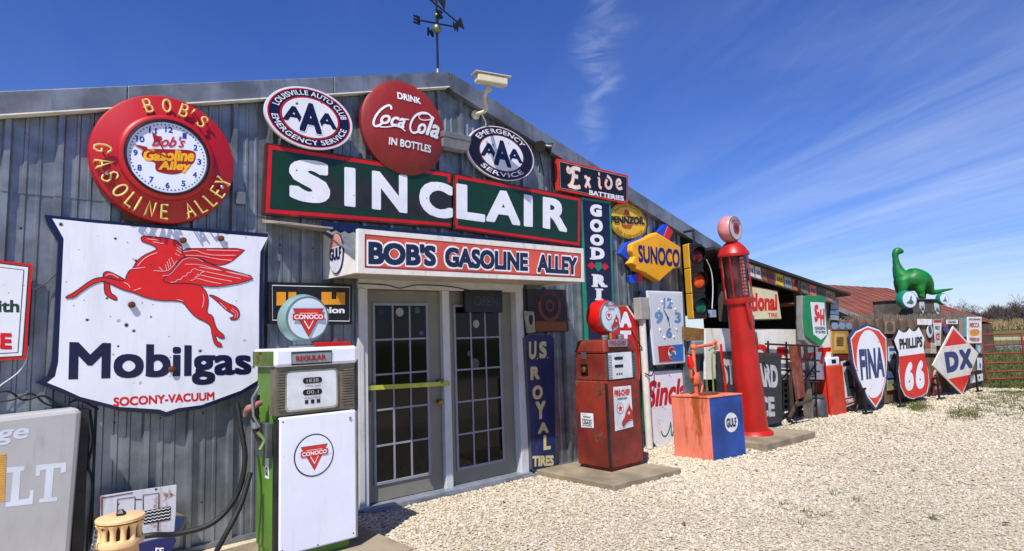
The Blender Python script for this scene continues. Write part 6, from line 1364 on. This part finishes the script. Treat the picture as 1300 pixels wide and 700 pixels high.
mk('head_mark', MB().prism(f1, rect(W1*.3, zt1-.02, W1*.6, zt1+.05), None, -.007), BLACK, T)
mk('hose', MB().tube(spline([f1.w(W1, zt1-.2, -.1), f1.w(W1+.12, zt1-.45, -.05), f1.w(W1+.32, .42, .0), f1.w(W1+.36, .2, .02), f1.w(W1+.25, .04, .03), f1.w(W1+.05, .06, .02)]), .02, 8), RUBBER, T, sm=True)
# ------------------------------------------------------------------ sign fence
UF0, UF1 = u(1064, 460), u(1246.5, 460)
ftop = (FF.px(1075, 402)[1], FF.px(1245, 401.5)[1])
FT = thing('board_fence', 'brown board fence covered with small old signs and plates', 'fence', FF.w((UF0+UF1)/2, 0, 0))
WD = [mat('brown plank %d' % i, c, .85, 0, .2, 5, bump=.3, dirt=.3, dirtcol=(60, 50, 42)) for i, c in enumerate(((112, 88, 66), (96, 74, 54), (124, 100, 78)))]
n = 58
for i in range(n):
    a, b = UF0+(UF1-UF0)*i/n, UF0+(UF1-UF0)*(i+1)/n-.006; t = i/n; h = ftop[0]+(ftop[1]-ftop[0])*t-.04+random.uniform(-.03, .025)
    m_ = (a+b)/2; mk('plank', MB().prism(FF, [(a, .04), (b, .04), (b, h-.05), (m_, h), (a, h-.05)], -.03, -.008-random.uniform(0, .006)), WD[i*7 % 3], FT)
for v in (.35, 1.2): mk('rail', MB().box(FF, UF0, UF1, v, v+.09, -.075, -.031), TIM, FT)
for i in range(5): q = UF0+(UF1-UF0)*i/4-.05; mk('post', MB().box(FF, q, q+.09, 0, 1.4, -.165, -.076), TIM, FT)
for i in range(70):   # thin pickets along the top at the back
    a = UF0+(UF1-UF0)*i/70; mk('picket', MB().box(FF, a, a+.035, 1.1, ftop[0]+.03+random.uniform(-.03, .03), -.12, -.10), TIM2, FT)
def fsign(label, poly, col, d=.02, extra=None, name='fence_sign', local=False, th=.012, border=None):
    P = FF.pxs(poly, d) if not local else poly
    r = sign(name, label, 'sign', FF, P, d-th, d, mat('sign '+str(col), col, .45, 0, .12, 6, dirt=.3, chips=.6), local=True, borders=border or ())
    if extra:
        for kind, arg, c in extra:
            m = mat('ink '+str(c), c, .45, 0, .05, chips=.3)
            if kind == 't': letters(r, FF, [(arg[0], arg[1], .04)], m, d+.00200)
            if kind == 'p': mk('painted_patch', MB().prism(FF, FF.pxs(arg, d+.00100), None, d+.00100), m, r)
            if kind == 'o': cc = FF.px(arg[0], arg[1], d+.00100); mk('painted_oval', MB().prism(FF, circ(cc[0], cc[1], arg[2], arg[3], 24), None, d+.00100), m, r)
    return r
R4 = lambda x0, y0, x1, y1, k=0: [(x0, y0), (x1, y0+k), (x1, y1+k), (x0, y1)]
for i in range(3): fsign(['leftmost', 'middle', 'rightmost'][i]+' of three faded blue picture panels at the fence top', R4(1056+i*9, 409, 1064+i*9, 419), (86, 104, 124), .02, [('o', (1060+i*9, 414, .12, .06), (140, 150, 158))])
fsign('square rusty yellow sign left of the big white oval shield', R4(1056, 420.5, 1077, 449, 0), (190, 140, 62), .03, [('p', R4(1059, 424, 1074, 445), (206, 176, 110)), ('p', R4(1062, 428, 1071, 440), (180, 110, 48))])
fsign('small dark red sign below the square rusty yellow sign', R4(1062, 450.5, 1077, 457), (120, 40, 38), .025)
fsign('white tyre sign with black tyre and red letters beside the small red pump', [(1068, 459), (1084, 456), (1087, 512), (1072, 518)], (206, 206, 206), .05, [('p', [(1070, 461), (1083, 458.5), (1083, 463), (1070, 466)], (60, 30, 34)), ('p', [(1071, 474), (1074, 468), (1079, 470), (1083, 480), (1085, 503), (1076, 504), (1074, 490)], (70, 74, 80)), ('p', [(1072, 506), (1086, 503), (1087, 511), (1073, 516)], (140, 24, 30)), ('t', ('TIRES', [(1073, 508), (1085, 505), (1086, 509), (1074, 513)]), (220, 220, 220))])
for i in range(4): fsign(['top', 'second', 'third', 'lowest'][i]+' blue plate on the post above the fence', R4(1055, 379+i*7, 1065, 385+i*7, 1), (96, 124, 158) if i % 2 == 0 else (140, 150, 160), .04, name='license_plate')
fsign('tan picture sign at the fence top right of the big white oval shield', R4(1124, 408, 1136, 424, 0), (150, 126, 94), .03, [('o', (1130, 415, .14, .10), (96, 72, 56))])
fsign('white and blue triangular sign between the two tall shield signs', [(1128, 440), (1140, 439), (1140, 446), (1134.5, 471), (1128, 458)], (206, 212, 220), .03, [('p', R4(1129, 442, 1139, 446), (60, 96, 160)), ('p', R4(1130, 450, 1138, 456), (90, 120, 170))])
fsign('small blue plate below the triangular sign', R4(1128, 471.5, 1137, 480), (70, 104, 150), .03)
fsign('faded green and yellow sign low between the two tall shield signs', R4(1127, 483, 1139, 496, -1), (160, 160, 112), .03, [('p', R4(1127.5, 483.5, 1138.5, 488, -1), (110, 140, 132))])
fsign('plain white strip sign at the fence top beneath the dinosaur', R4(1165.5, 405, 1183, 412.5, .3), (222, 222, 220), .03)
fsign('round black and white sign below the plain white strip', FF.pxs([], .02) or [(1180.6+3.6*math.cos(t), 421+8*math.sin(t)) for t in [k*math.pi/10 for k in range(20)]], (206, 210, 216), .03, [('o', (1180.8, 419, .08, .10), (50, 60, 80))])
fsign('tall white and red tapering sign beside the round black and white sign', [(1184.5, 406), (1195.6, 406), (1194, 439), (1188, 439)], (214, 216, 214), .035, [('p', [(1185, 406.3), (1195.3, 406.3), (1195, 410), (1185.3, 410)], (170, 30, 36)), ('t', ('MEAT', [(1187, 414), (1193.4, 414), (1193.2, 419), (1187.4, 419)]), (40, 90, 60)), ('t', ('ICE', [(1188, 423), (1193, 423), (1193, 432), (1188.6, 432)]), (190, 40, 40))])
fsign('small blue and red shield plate left of the red-tipped diamond', [(1198, 411), (1203.6, 411), (1203.4, 420), (1201, 424), (1198.2, 420)], (60, 70, 130), .03, [('p', R4(1198.4, 411.4, 1203.2, 414.5), (190, 40, 44))])
fsign('white strip sign above the red-tipped diamond', R4(1202, 406, 1216, 411.6), (212, 216, 216), .035, [('t', ('U.S.MAIL', [(1204, 407.4), (1214, 407.4), (1214, 410.4), (1204, 410.4)]), (70, 70, 70))])
fsign('teal picture panel at the fence top right of the red-tipped diamond', R4(1218, 403.5, 1227.4, 428), (96, 136, 140), .03, [('p', R4(1218.5, 404, 1221, 427), (176, 110, 80))])
fsign('white feed sign with red letters and an orange pig at the fence end', R4(1228.2, 402.4, 1246.2, 436), (218, 220, 214), .04, [('t', ('MOORMAN', [(1230, 404.5), (1244.5, 404.5), (1244.5, 407), (1230, 407)]), (60, 60, 60)), ('t', ('MECCA', [(1231, 410), (1243.5, 410), (1243.5, 416), (1231, 416)]), (170, 30, 30)), ('p', [(1231, 420), (1235, 418), (1241, 418), (1244, 421), (1242, 426), (1235, 427), (1231.5, 425)], (206, 136, 40)), ('t', ('FEEDS', [(1231, 429), (1243.5, 429), (1243.5, 433.5), (1231, 433.5)]), (180, 50, 30))])
fsign('blue picture plate below the white feed sign', R4(1239.5, 437.5, 1247, 449), (104, 132, 150), .03, [('o', (1243, 443, .10, .08), (180, 190, 190))])
for i in range(4): fsign(['upper left', 'upper right', 'lower left', 'lower right'][i]+' plate of the small block of four plates', R4(1175.5+(i % 2)*7, 435.5+(i//2)*7, 1181.8+(i % 2)*7, 441.8+(i//2)*7), [(176, 90, 66), (196, 190, 176), (170, 150, 130), (204, 200, 190)][i], .03, name='license_plate')
fsign('small white and blue plate at the right end of the fence', R4(1241.5, 454.5, 1247, 470), (206, 214, 224), .03, [('o', (1244.4, 464, .05, .07), (60, 90, 160))])
fsign('white board low at the right end of the fence', [(1232, 478), (1248, 474.5), (1248, 483), (1232, 487)], (216, 216, 212), .04, [('o', (1243.5, 479.5, .05, .03), (70, 70, 70))])
fsign('red sign with a white oval standing low beside the numbered shield', [(1183.5, 486), (1184, 474), (1187, 469.5), (1191, 472), (1195, 487), (1194, 489)], (196, 28, 30), .05, [('o', (1188, 478.5, .11, .15), (220, 220, 220)), ('t', ('OIL', [(1185.6, 476), (1190.5, 476), (1190.5, 481), (1185.6, 481)]), (170, 30, 30))])
fsign('small red and white board below the red oval sign', R4(1184.5, 490, 1196, 501, -1), (170, 44, 40), .05, [('p', R4(1187, 491, 1194, 495, -1), (206, 200, 196))])
def stand(label, x, y):
    b = FF.w(*FF.px(x, y, .35), .35); b.z = 0
    T = thing('sign_stand', label, 'stand', b, 'iron stands holding the big signs')
    mk('upright', MB().tube([b, b+Vector((0, 0, .42))], .022, 6), BLACK, T); mk('foot', MB().tube([b+Vector((-.12, .0, .03)), b+Vector((.14, -.05, .03))], .02, 6), BLACK, T); mk('clamp', MB().tube([b+Vector((-.1, .05, .42)), b+Vector((.08, .0, .44))], .022, 6), BLACK, T)
# three big signs
ZF = lambda pts: z2(1060, 370, 4.371, pts)
d = .28
out_ = [(78, 258), (110, 212), (180, 180), (245, 202), (290, 255), (294, 400), (286, 510), (264, 600), (228, 662), (180, 600), (130, 500), (98, 400)]
r = sign('shield_sign', 'tall pointed shield sign with white oval, red surround and blue letters on the fence', 'sign', FF, FF.pxs(ZF(out_), d), .24, d, mat('sign steel blue', (44, 56, 84), .4, 0, .1), local=True, borders=((.04, WHITE), (.028, mat('sign orange red', (212, 56, 30), .35, 0, .08, chips=.4))))
e_ = FF.pxs(ZF([(122, 400), (276, 400), (190, 214), (205, 594)]), d+.00333)
mk('white_oval', MB().prism(FF, circ((e_[0][0]+e_[1][0])/2, (e_[2][1]+e_[3][1])/2, (e_[1][0]-e_[0][0])/2, (e_[2][1]-e_[3][1])/2, 56), None, d+.00333), WHITE, r)
NB = mat('sign navy print', (28, 50, 106), .35, 0, .08, chips=.3)
letters(r, FF, [('FINA', ZF([(132, 322), (268, 310), (276, 474), (146, 495)]), .045)], NB, d+.00467)
ZH = lambda pts: z2(1130, 380, 5, pts)
out_ = [(22, 258), (38, 225), (55, 185), (70, 200), (88, 208), (106, 200), (122, 176), (136, 194), (152, 200), (166, 192), (180, 170), (200, 205), (221, 250), (214, 300), (228, 380), (244, 450), (252, 530), (238, 598), (200, 625), (172, 628), (150, 640), (120, 634), (92, 618), (64, 560), (50, 460), (54, 400), (52, 340), (36, 300)]
r = sign('shield_sign', 'white and red highway shield sign with black letters and white numerals', 'sign', FF, FF.pxs(ZH(out_), d), .24, d, STEELD, local=True, borders=((.018, WHITE),))
PHR = mat('sign orange red', ()) if False else RED
low = [(56, 364), (218, 342), (228, 385), (240, 450), (246, 530), (232, 592), (198, 616), (172, 620), (150, 630), (120, 624), (96, 608), (70, 555), (57, 460), (58, 400)]
mk('red_field', MB().prism(FF, FF.pxs(ZH(low), d+.00200), None, d+.00200), PHR, r)
letters(r, FF, [('PHILLIPS', ZH([(57, 252), (205, 236), (206, 304), (62, 322)]), .05)], BLACK, d+.00300)
letters(r, FF, [('6', ZH([(92, 402), (150, 396), (150, 578), (94, 584)]), .06), ('6', ZH([(162, 392), (217, 386), (219, 566), (164, 572)]), .06)], WHITE, d+.00333)
out_ = [(402, 172), (560, 345), (460, 608), (272, 420)]
r = sign('diamond_sign', 'large white diamond sign with red tips and two blue letters', 'sign', FF, FF.pxs(ZH(out_), d), .255, d, mat('old white sheet', (206, 204, 196), .4, 0, .08, 4, dirt=.25, chips=.5), local=True)
for pl in ([(402, 188), (488, 281), (346, 300)], [(370, 507), (510, 479), (459, 596)]): mk('red_tip', MB().prism(FF, FF.pxs(ZH(pl), d+.00100), None, d+.00100), RED, r)
letters(r, FF, [('D', ZH([(342, 338), (432, 325), (438, 452), (362, 470)]), .07), ('X', ZH([(436, 322), (514, 312), (524, 436), (444, 450)]), .06)], NB, d+.00167)
for x, y, l in ((1098, 509, 'black iron stand under the left foot of the oval shield sign'), (1142, 508, 'black iron stand at the foot of the numbered shield sign'), (1192, 500, 'black iron stand by the red oval sign'), (1241, 493, 'black iron stand at the right end of the fence')): stand(l, x, y)
# ------------------------------------------------------------------ dinosaur on its box
BXF = FF; bd = -.9
a = BXF.px(1157, 380.5, bd); b = BXF.px(1197, 404, bd)
T = thing('display_box', 'weathered dark plywood box behind the fence carrying the dinosaur', 'box', BXF.w((a[0]+b[0])/2, 0, bd-.45))
WBX = mat('weathered plywood', (92, 84, 76), .85, 0, .3, 3, bump=.3, dirt=.5, dirtcol=(50, 44, 40))
pbox('box_body', BXF, a[0]-.02, b[0]-.05, 0, a[1]-.01, bd-.9, bd, WBX, T, .01); pbox('box_top', BXF, a[0]-.06, b[0], a[1]-.008, a[1]+.02, bd-.95, bd+.04, mat('brown boards', (104, 72, 56), .8, 0, .2), T, .005)
for x, y, l in ((1171, 390, 'left white route shield plate on the plywood box'), (1190, 392, 'right white route shield plate on the plywood box')):
    c = BXF.px(x, y, bd+.015); s = .13
    r = sign('route_shield', l, 'sign', BXF, [(c[0]-s, c[1]+s*.9), (c[0]-s*.5, c[1]+s*1.1), (c[0], c[1]+s*.95), (c[0]+s*.5, c[1]+s*1.1), (c[0]+s, c[1]+s*.9), (c[0]+s*.9, c[1]-s*.3), (c[0], c[1]-s*1.3), (c[0]-s*.9, c[1]-s*.3)], bd+.001, bd+.015, WPL, 'route shield plates on the plywood box', local=True)
    mk('lettering', text_mb(MB(), BXF, '66', [(c[0]-s*.55, c[1]+s*.3), (c[0]+s*.55, c[1]+s*.3), (c[0]+s*.5, c[1]-s*.65), (c[0]-s*.5, c[1]-s*.65)], bd+.019, .04, local=True), BLACK, r)
c0, c1 = BXF.px(1166, 397, bd+.01), BXF.px(1190, 403.5, bd+.01)
r = sign('route_sign', 'dark strip sign with yellow letters on the lower edge of the plywood box', 'sign', BXF, rect(c0[0], c1[1], c1[0], c0[1]), bd+.001, bd+.012, mat('dark olive strip', (48, 46, 26), .6), local=True)
mk('lettering', text_mb(MB(), BXF, 'ROUTE 66', [(c0[0]+.05, c0[1]-.02), (c1[0]-.05, c0[1]-.02), (c1[0]-.05, c1[1]+.02), (c0[0]+.05, c1[1]+.02)], bd+.015, .03, local=True), mat('olive yellow', (150, 140, 40), .5), r)
dc = BXF.w((a[0]+b[0])/2-.05, a[1]+.02, bd-.45); Zd = (dc-CAM).dot(CF); DN = Frame(dc.x, dc.y, CR.x*1.0, CR.y*1.0)
ZD = lambda x, y: (1050+x/5.835, 300+y/5.835)
k_ = Zd/FPX/5.835
def dp(x, y, off=0): q = DN.px(*ZD(x, y), 0); return DN.w(q[0], q[1], off)
mb = MB()
def limb(pts): mb.tube(spline([dp(x, y, o_) for x, y, r_, o_ in pts], 5), [0]*0 or [p for p in np.interp(np.linspace(0, len(pts)-1, (len(pts)-1)*5+1), range(len(pts)), [q[2]*k_ for q in pts])], 14)
limb([(565, 118, 12, 0), (548, 113, 22, 0), (520, 108, 26, 0), (506, 130, 24, 0), (507, 165, 21, 0), (515, 210, 27, 0), (530, 260, 42, 0), (560, 305, 66, 0), (600, 325, 82, 0), (650, 322, 88, 0), (700, 335, 78, 0), (735, 365, 56, 0), (765, 405, 30, 0), (800, 415, 20, 0), (860, 402, 14, 0), (935, 390, 7, 0)])
zb_ = dp(600, 462).z
for x0, y0, x1, s in ((545, 330, 534, .13), (560, 330, 575, -.16), (655, 350, 668, .16), (725, 350, 735, -.15)):
    s2 = s; y1 = 452
    limb([(x0, y0, 46, s*.7), (x0+(x1-x0)*.4, y0+55, 34, s), (x1, y1-30, 24, s2), (x1-3, y1, 26, s2), (x1-8, y1+8, 24, s2)])
DG = mat('dinosaur green', (10, 112, 40), .45, 0, .16, 3, dirt=.15, dirtcol=(10, 60, 24), bump=.1, bscale=25)
T = thing('dinosaur_statue', 'glossy green long-necked dinosaur statue standing on the plywood box', 'statue', (dc.x, dc.y, a[1]+.02))
o = mk('body', mb, DG, T)
m_ = o.modifiers.new('r', 'REMESH'); m_.mode = 'VOXEL'; m_.voxel_size = .022; m_.use_smooth_shade = True
m_ = o.modifiers.new('s', 'SMOOTH'); m_.iterations = 7; m_.factor = .6
mk('eye', MB().sphere(dp(548, 100, .045), .012, 8), BLACK, T)
for (x, y, rr, l) in ((583, 472, 70, 'large green and white globe at the left end of the plywood box'), (850, 466, 44, 'smaller green and white globe at the right end of the plywood box')):
    c = DN.px(*ZD(x, y), 1.0); o_ = DN.w(c[0], c[1], 1.0); T = thing('pump_globe', l, 'globe', o_, 'green and white globes beside the dinosaur')
    mb = MB(); 
    g = globe(T, o_, (-.50, -.87, 0), rr*k_*.96, rr*k_*.5, mat('globe green', (10, 130, 96), .25, 0, .05), _m['globe face white'], 'globe_body')
    f_ = Frame(o_.x, o_.y, .87, -.50); mk('globe_emblem', MB().prism(f_, [(rr*k_*a, o_.z+rr*k_*b) for a, b in ((-.45, -.30), (-.1, -.12), (.05, .1), (.12, .32), (.25, .36), (.24, .2), (.18, .02), (.42, -.30), (.2, -.42), (-.1, -.38))], None, rr*k_*.5+.005), mat('emblem grey green', (70, 104, 88), .5), T)
# ------------------------------------------------------------------ barn, gate, trees
A = at(1080, 411, 26); Bp = at(1262, 409, 31); Cp = at(1127, 367, 40); Dp = at(1000, 360, 36)
ROOFM = mat('red brown sheet roof', (124, 66, 44), .8, 0, .2, .8, dirt=.5, dirtcol=(96, 66, 52), rust=.2, rust_or_glint_col=(130, 70, 42))
T = thing('barn', 'low barn with a rusty red-brown metal roof behind the sign fence', 'barn', (A+(Cp-A)*.5).to_3d()*1 - Vector((0, 0, (A+(Cp-A)*.5).z)))
nr = 26
for i in range(nr):
    f0, f1 = i/nr, (i+.985)/nr; P0, P1, P2, P3 = A.lerp(Bp, f0), A.lerp(Bp, f1), Dp.lerp(Cp, f1), Dp.lerp(Cp, f0); e_ = Vector((0, 0, .02*(i % 2)))
    mk('roof_sheet', MB().hexa([p+e_ for p in (P0, P1, P2, P3)]+[p+e_+Vector((0, 0, .04)) for p in (P0, P1, P2, P3)]), ROOFM, T)
bk = (Cp-Bp); bk = Vector((bk.x, bk.y, 0)); bk2 = Dp-A; bk2 = Vector((bk2.x, bk2.y, 0))
E1, E2 = Bp+bk*2, A+bk2*2
mk('roof', MB().hexa([Dp, Cp, E1, E2]+[p+Vector((0, 0, .05)) for p in (Dp, Cp, E1, E2)]), ROOFM, T)
g = lambda p: Vector((p.x, p.y, 0))
inn = lambda p, q, f: p.lerp(q, f)
A_, B_, = A.lerp(Bp, .02), Bp.lerp(A, .02)
BW = mat('barn boards', (92, 70, 54), .85, 0, .2, 2, bump=.3)
for p, q in ((A_, B_),): mk('wall', MB().hexa([g(p), g(q), g(q)+bk*.02, g(p)+bk2*.02, p-Vector((0, 0, .08)), q-Vector((0, 0, .08)), q+bk*.02-Vector((0, 0, .08)), p+bk2*.02-Vector((0, 0, .08))]), BW, T)
mk('gable_wall', MB().quad(g(A_), A_-Vector((0, 0, .08)), Dp-Vector((0, 0, .08)), g(Dp)), TIM, T)
mk('gable_wall', MB().quad(g(B_), B_-Vector((0, 0, .08)), Cp-Vector((0, 0, .08)), g(Cp)), TIM, T)
s_ = at(1064, 388, 24); t_ = at(1106, 406.5, 24)
mk('barge_board', MB().hexa([s_-Vector((0, 0, .22)), t_-Vector((0, 0, .22)), t_-Vector((0, 0, .22))+CF*.05, s_-Vector((0, 0, .22))+CF*.05, s_, t_, t_+CF*.05, s_+CF*.05]), mat('grey barge board', (128, 122, 114), .7, 0, .15), T)
mk('lean_to_roof', MB().hexa([s_, t_, t_+Vector((2.5, 2.0, .2)), s_+Vector((-1, 8, .8))]+[p+Vector((0, 0, .05)) for p in (s_, t_, t_+Vector((2.5, 2.0, .2)), s_+Vector((-1, 8, .8)))]), ROOFM, T)
# red pipe gate
g0 = FF.w(UF1+.12, 0, 0); GF_ = Frame(g0.x, g0.y, CR.x, CR.y-.02)
T = thing('pipe_gate', 'red pipe farm gate between the fence end and the field', 'gate', g0)
GR = mat('gate red', (126, 50, 40), .5, 0, .15, dirt=.2)
gu1 = 4.4
for y in (425, 438.8, 449.6, 461.8, 472.8, 482):
    v = GF_.px(1250, y)[1]; mk('rail', MB().tube([GF_.w(0, v), GF_.w(gu1, v)], .021, 8), GR, T, sm=True)
v0, v1 = GF_.px(1250, 482)[1], GF_.px(1250, 425)[1]
for q in (0.0, .95, 2.1, gu1): mk('upright', MB().tube([GF_.w(q, v0-.0, .02), GF_.w(q, v1, .02)], .022, 6), GR, T)
o = mk('wire_mesh', (lambda m: [m.tube([GF_.w(.15+k*.15, v0, .0), GF_.w(.15+k*.15, v1, .0)], .003, 4) for k in range(28)] and m)(MB()), STEELD, T); o['kind'] = 'stuff'
mk('gate_post', MB().tube([GF_.w(-.08, 0), GF_.w(-.08, 1.35)], .045, 8), TIM, T); mk('gate_post', MB().tube([GF_.w(gu1+.1, 0), GF_.w(gu1+.1, 1.35)], .045, 8), TIM, T)
# bare trees
BARK = mat('bare bark', (84, 74, 68), .9, 0, .2, 2)
def bare_tree(p, h, seed, sides=3):
    R_ = random.Random(seed); tr = MB(); cr = MB()
    def br(a, dr, l, r_, lv):
        b = a+dr*l; m = (a+b)/2+Vector((R_.uniform(-.1, .1), R_.uniform(-.1, .1), 0))*l
        (tr if lv == 0 else cr).tube([a, m, b], r_, 5 if lv == 0 else sides, r2=r_*.6, cap=False)
        if lv >= 5 or l < .12: return
        for k in range(R_.choice((2, 3, 3)) if lv else 5):
            n_ = (dr*R_.uniform(.6, 1.0)+Vector((R_.uniform(-1, 1), R_.uniform(-1, 1), R_.uniform(-.1, .8)))*.75).normalized()
            st = a.lerp(b, R_.uniform(.45, 1)) if lv else a.lerp(b, .5+.12*k)
            br(st, n_, l*R_.uniform(.55, .85), max(r_*.55, .012), lv+1)
    br(Vector(p), Vector((R_.uniform(-.1, .1), R_.uniform(-.1, .1), 1)).normalized(), h*.42, h*.018, 0)
    return tr, cr
protos = []
for i in range(5):
    tr, cr = bare_tree((0, 0, 0), 5.4, 40+i)
    a = bpy.data.meshes.new('trunk'); a.from_pydata(tr.v, [], tr.f); a.materials.append(BARK); b = bpy.data.meshes.new('crown'); b.from_pydata(cr.v, [], cr.f); b.materials.append(BARK); protos.append((a, b))
treespots = [(1195, 120, 1.1, 0), (1216, 100, 1.35, 1), (1232, 108, 1.3, 2), (1246, 118, .95, 3), (1258, 98, .85, 4), (1271, 112, 1.1, 0), (1284, 92, 1.2, 1), (1297, 100, 1.35, 2), (1312, 90, 1.5, 3), (1335, 96, 1.4, 4), (1160, 125, 1.2, 2), (1366, 104, 1.4, 0)]
TLAB = ['leafless tree showing just left of the dinosaur tail on the far tree line', 'leafless tree rising behind the end of the sign fence', 'broad leafless tree just right of the white feed sign', 'low leafless tree left of the gate middle on the far tree line', 'short leafless tree over the middle of the red gate', 'leafless tree right of the short one over the red gate', 'twiggy leafless tree near the right picture edge', 'tall leafless tree at the right picture edge', 'leafless tree just past the right picture edge', 'second leafless tree past the right picture edge', 'leafless tree hidden behind the dinosaur box', 'last leafless tree past the right picture edge']
for i, (x, Zt, s, k) in enumerate(treespots):
    p = at(x, 420, Zt); T = thing('bare_tree', TLAB[i], 'tree', (p.x, p.y, 0), 'leafless trees on the far tree line')
    T.scale = (s, s, s*.62); T.rotation_euler = (0, 0, i*1.7)
    for nm, me in (('trunk', protos[k][0]), ('crown', protos[k][1])): o = bpy.data.objects.new(nm, me); COL.objects.link(o); o.parent = T
# the far wood and the dry brush at its foot
def twigs(name, n, x0, x1, z0, z1, h0, h1, m, thin=.035):
    mb_v = []; mb_f = []
    for i in range(n):
        x = random.uniform(x0, x1); Z_ = random.uniform(z0, z1); p = at(x, 415, Z_); h = random.uniform(h0, h1)*(1+.25*math.sin(x*.07)+.15*math.sin(x*.21)); hb_ = random.uniform(0, h*.6); a = random.uniform(0, 3.14); l = random.uniform(.5, 1.6); w_ = thin*random.uniform(.6, 1.6); tl = random.uniform(-.6, .6)
        c_, s_ = math.cos(a), math.sin(a); n_ = len(mb_v); X, Y = p.x, p.y; z2_ = min(h, hb_+l)
        mb_v += [(X-w_*c_, Y-w_*s_, hb_), (X+w_*c_, Y+w_*s_, hb_), (X+tl*c_, Y+tl*s_, z2_)]; mb_f.append((n_, n_+1, n_+2))
    me = bpy.data.meshes.new(name); me.from_pydata(mb_v, [], mb_f); o = link(name, me, m); o['kind'] = 'stuff'; return o
twigs('far_wood', 42000, 1040, 1420, 112, 150, 3.6, 4.9, mat('wood twigs', (70, 60, 54), .9, 0, .25, .3), .08)
twigs('dry_brush', 14000, 1040, 1420, 88, 104, .8, 1.5, mat('dry brush', (150, 132, 92), .9, 0, .3, .4), .09)
# grass tufts where the gravel thins out
TUF = mat('tuft green', (92, 100, 42), .8, 0, .3, 3)
def tufts(name, n, spot):
    v = []; f = []
    for i in range(n):
        x, y, s = spot()
        for b in range(7):
            a = random.uniform(0, 6.28); r_ = random.uniform(0, .05)*s; h = random.uniform(.02, .055)*s; w_ = .003*s; X, Y = x+r_*math.cos(a), y+r_*math.sin(a); k = len(v)
            v += [(X-w_*math.sin(a), Y+w_*math.cos(a), 0), (X+w_*math.sin(a), Y-w_*math.cos(a), 0), (X+.03*s*math.cos(a), Y+.03*s*math.sin(a), h)]; f.append((k, k+1, k+2))
    me = bpy.data.meshes.new(name); me.from_pydata(v, [], f); o = link(name, me, TUF); o['kind'] = 'stuff'
def sp1():
    c = random.choice(((1290, 520, 60, 6), (1225, 526, 30, 4), (1165, 518, 22, 3), (1260, 508, 60, 5), (1150, 512, 30, 2), (1290, 500, 40, 4)))
    p = gnd(random.gauss(c[0], c[2]*.4), min(540, max(499, random.gauss(c[1], c[3])))); return p.x, p.y, 1.5
tufts('grass_tufts', 900, sp1)
SP2 = [(990, 640, 8), (1015, 650, 10), (1040, 656, 8), (1058, 628, 5), (1085, 636, 4), (1175, 588, 5), (1020, 665, 5), (1186, 660, 4), (880, 552, 0)]
def sp2():
    c = random.choice(SP2[:-1]); p = gnd(random.gauss(c[0], c[2]), random.gauss(c[1], 1.5)); return p.x, p.y, .8
tufts('small_weeds', 70, sp2)
def sp3():
    p = gnd(random.uniform(1247, 1400), random.uniform(440, 494)); return p.x, p.y, 2.6
for (x, y) in ((892, 560), (1118, 558), (868, 668), (1278, 668), (1160, 600), (960, 600), (640, 640)):
    p = gnd(x, y); a = random.uniform(0, 3); o_ = MB().quad(*[(p.x+.035*math.cos(a+k)*r_, p.y+.035*math.sin(a+k)*r_, .02+.01*(i % 2)) for i, (k, r_) in enumerate(((0, 1), (1.2, .5), (3.1, 1.1), (4.6, .5)))])
    lb = {892: 'in front of the tank', 1118: 'beyond the gravel weeds at right', 868: 'near the bottom edge, left of the weeds', 1278: 'at the lower right corner', 1160: 'right of the gravel weeds', 960: 'left of the gravel weeds', 640: 'in front of the doors'}[x]
    tag(mk('dead_leaf', o_, mat('brown leaf', (120, 70, 44), .8, 0, .2), origin=(p.x, p.y, 0)), 'small brown dead leaf on the gravel '+lb, 'leaf', 'dead leaves on the gravel')
tufts('field_grass', 5000, sp3)
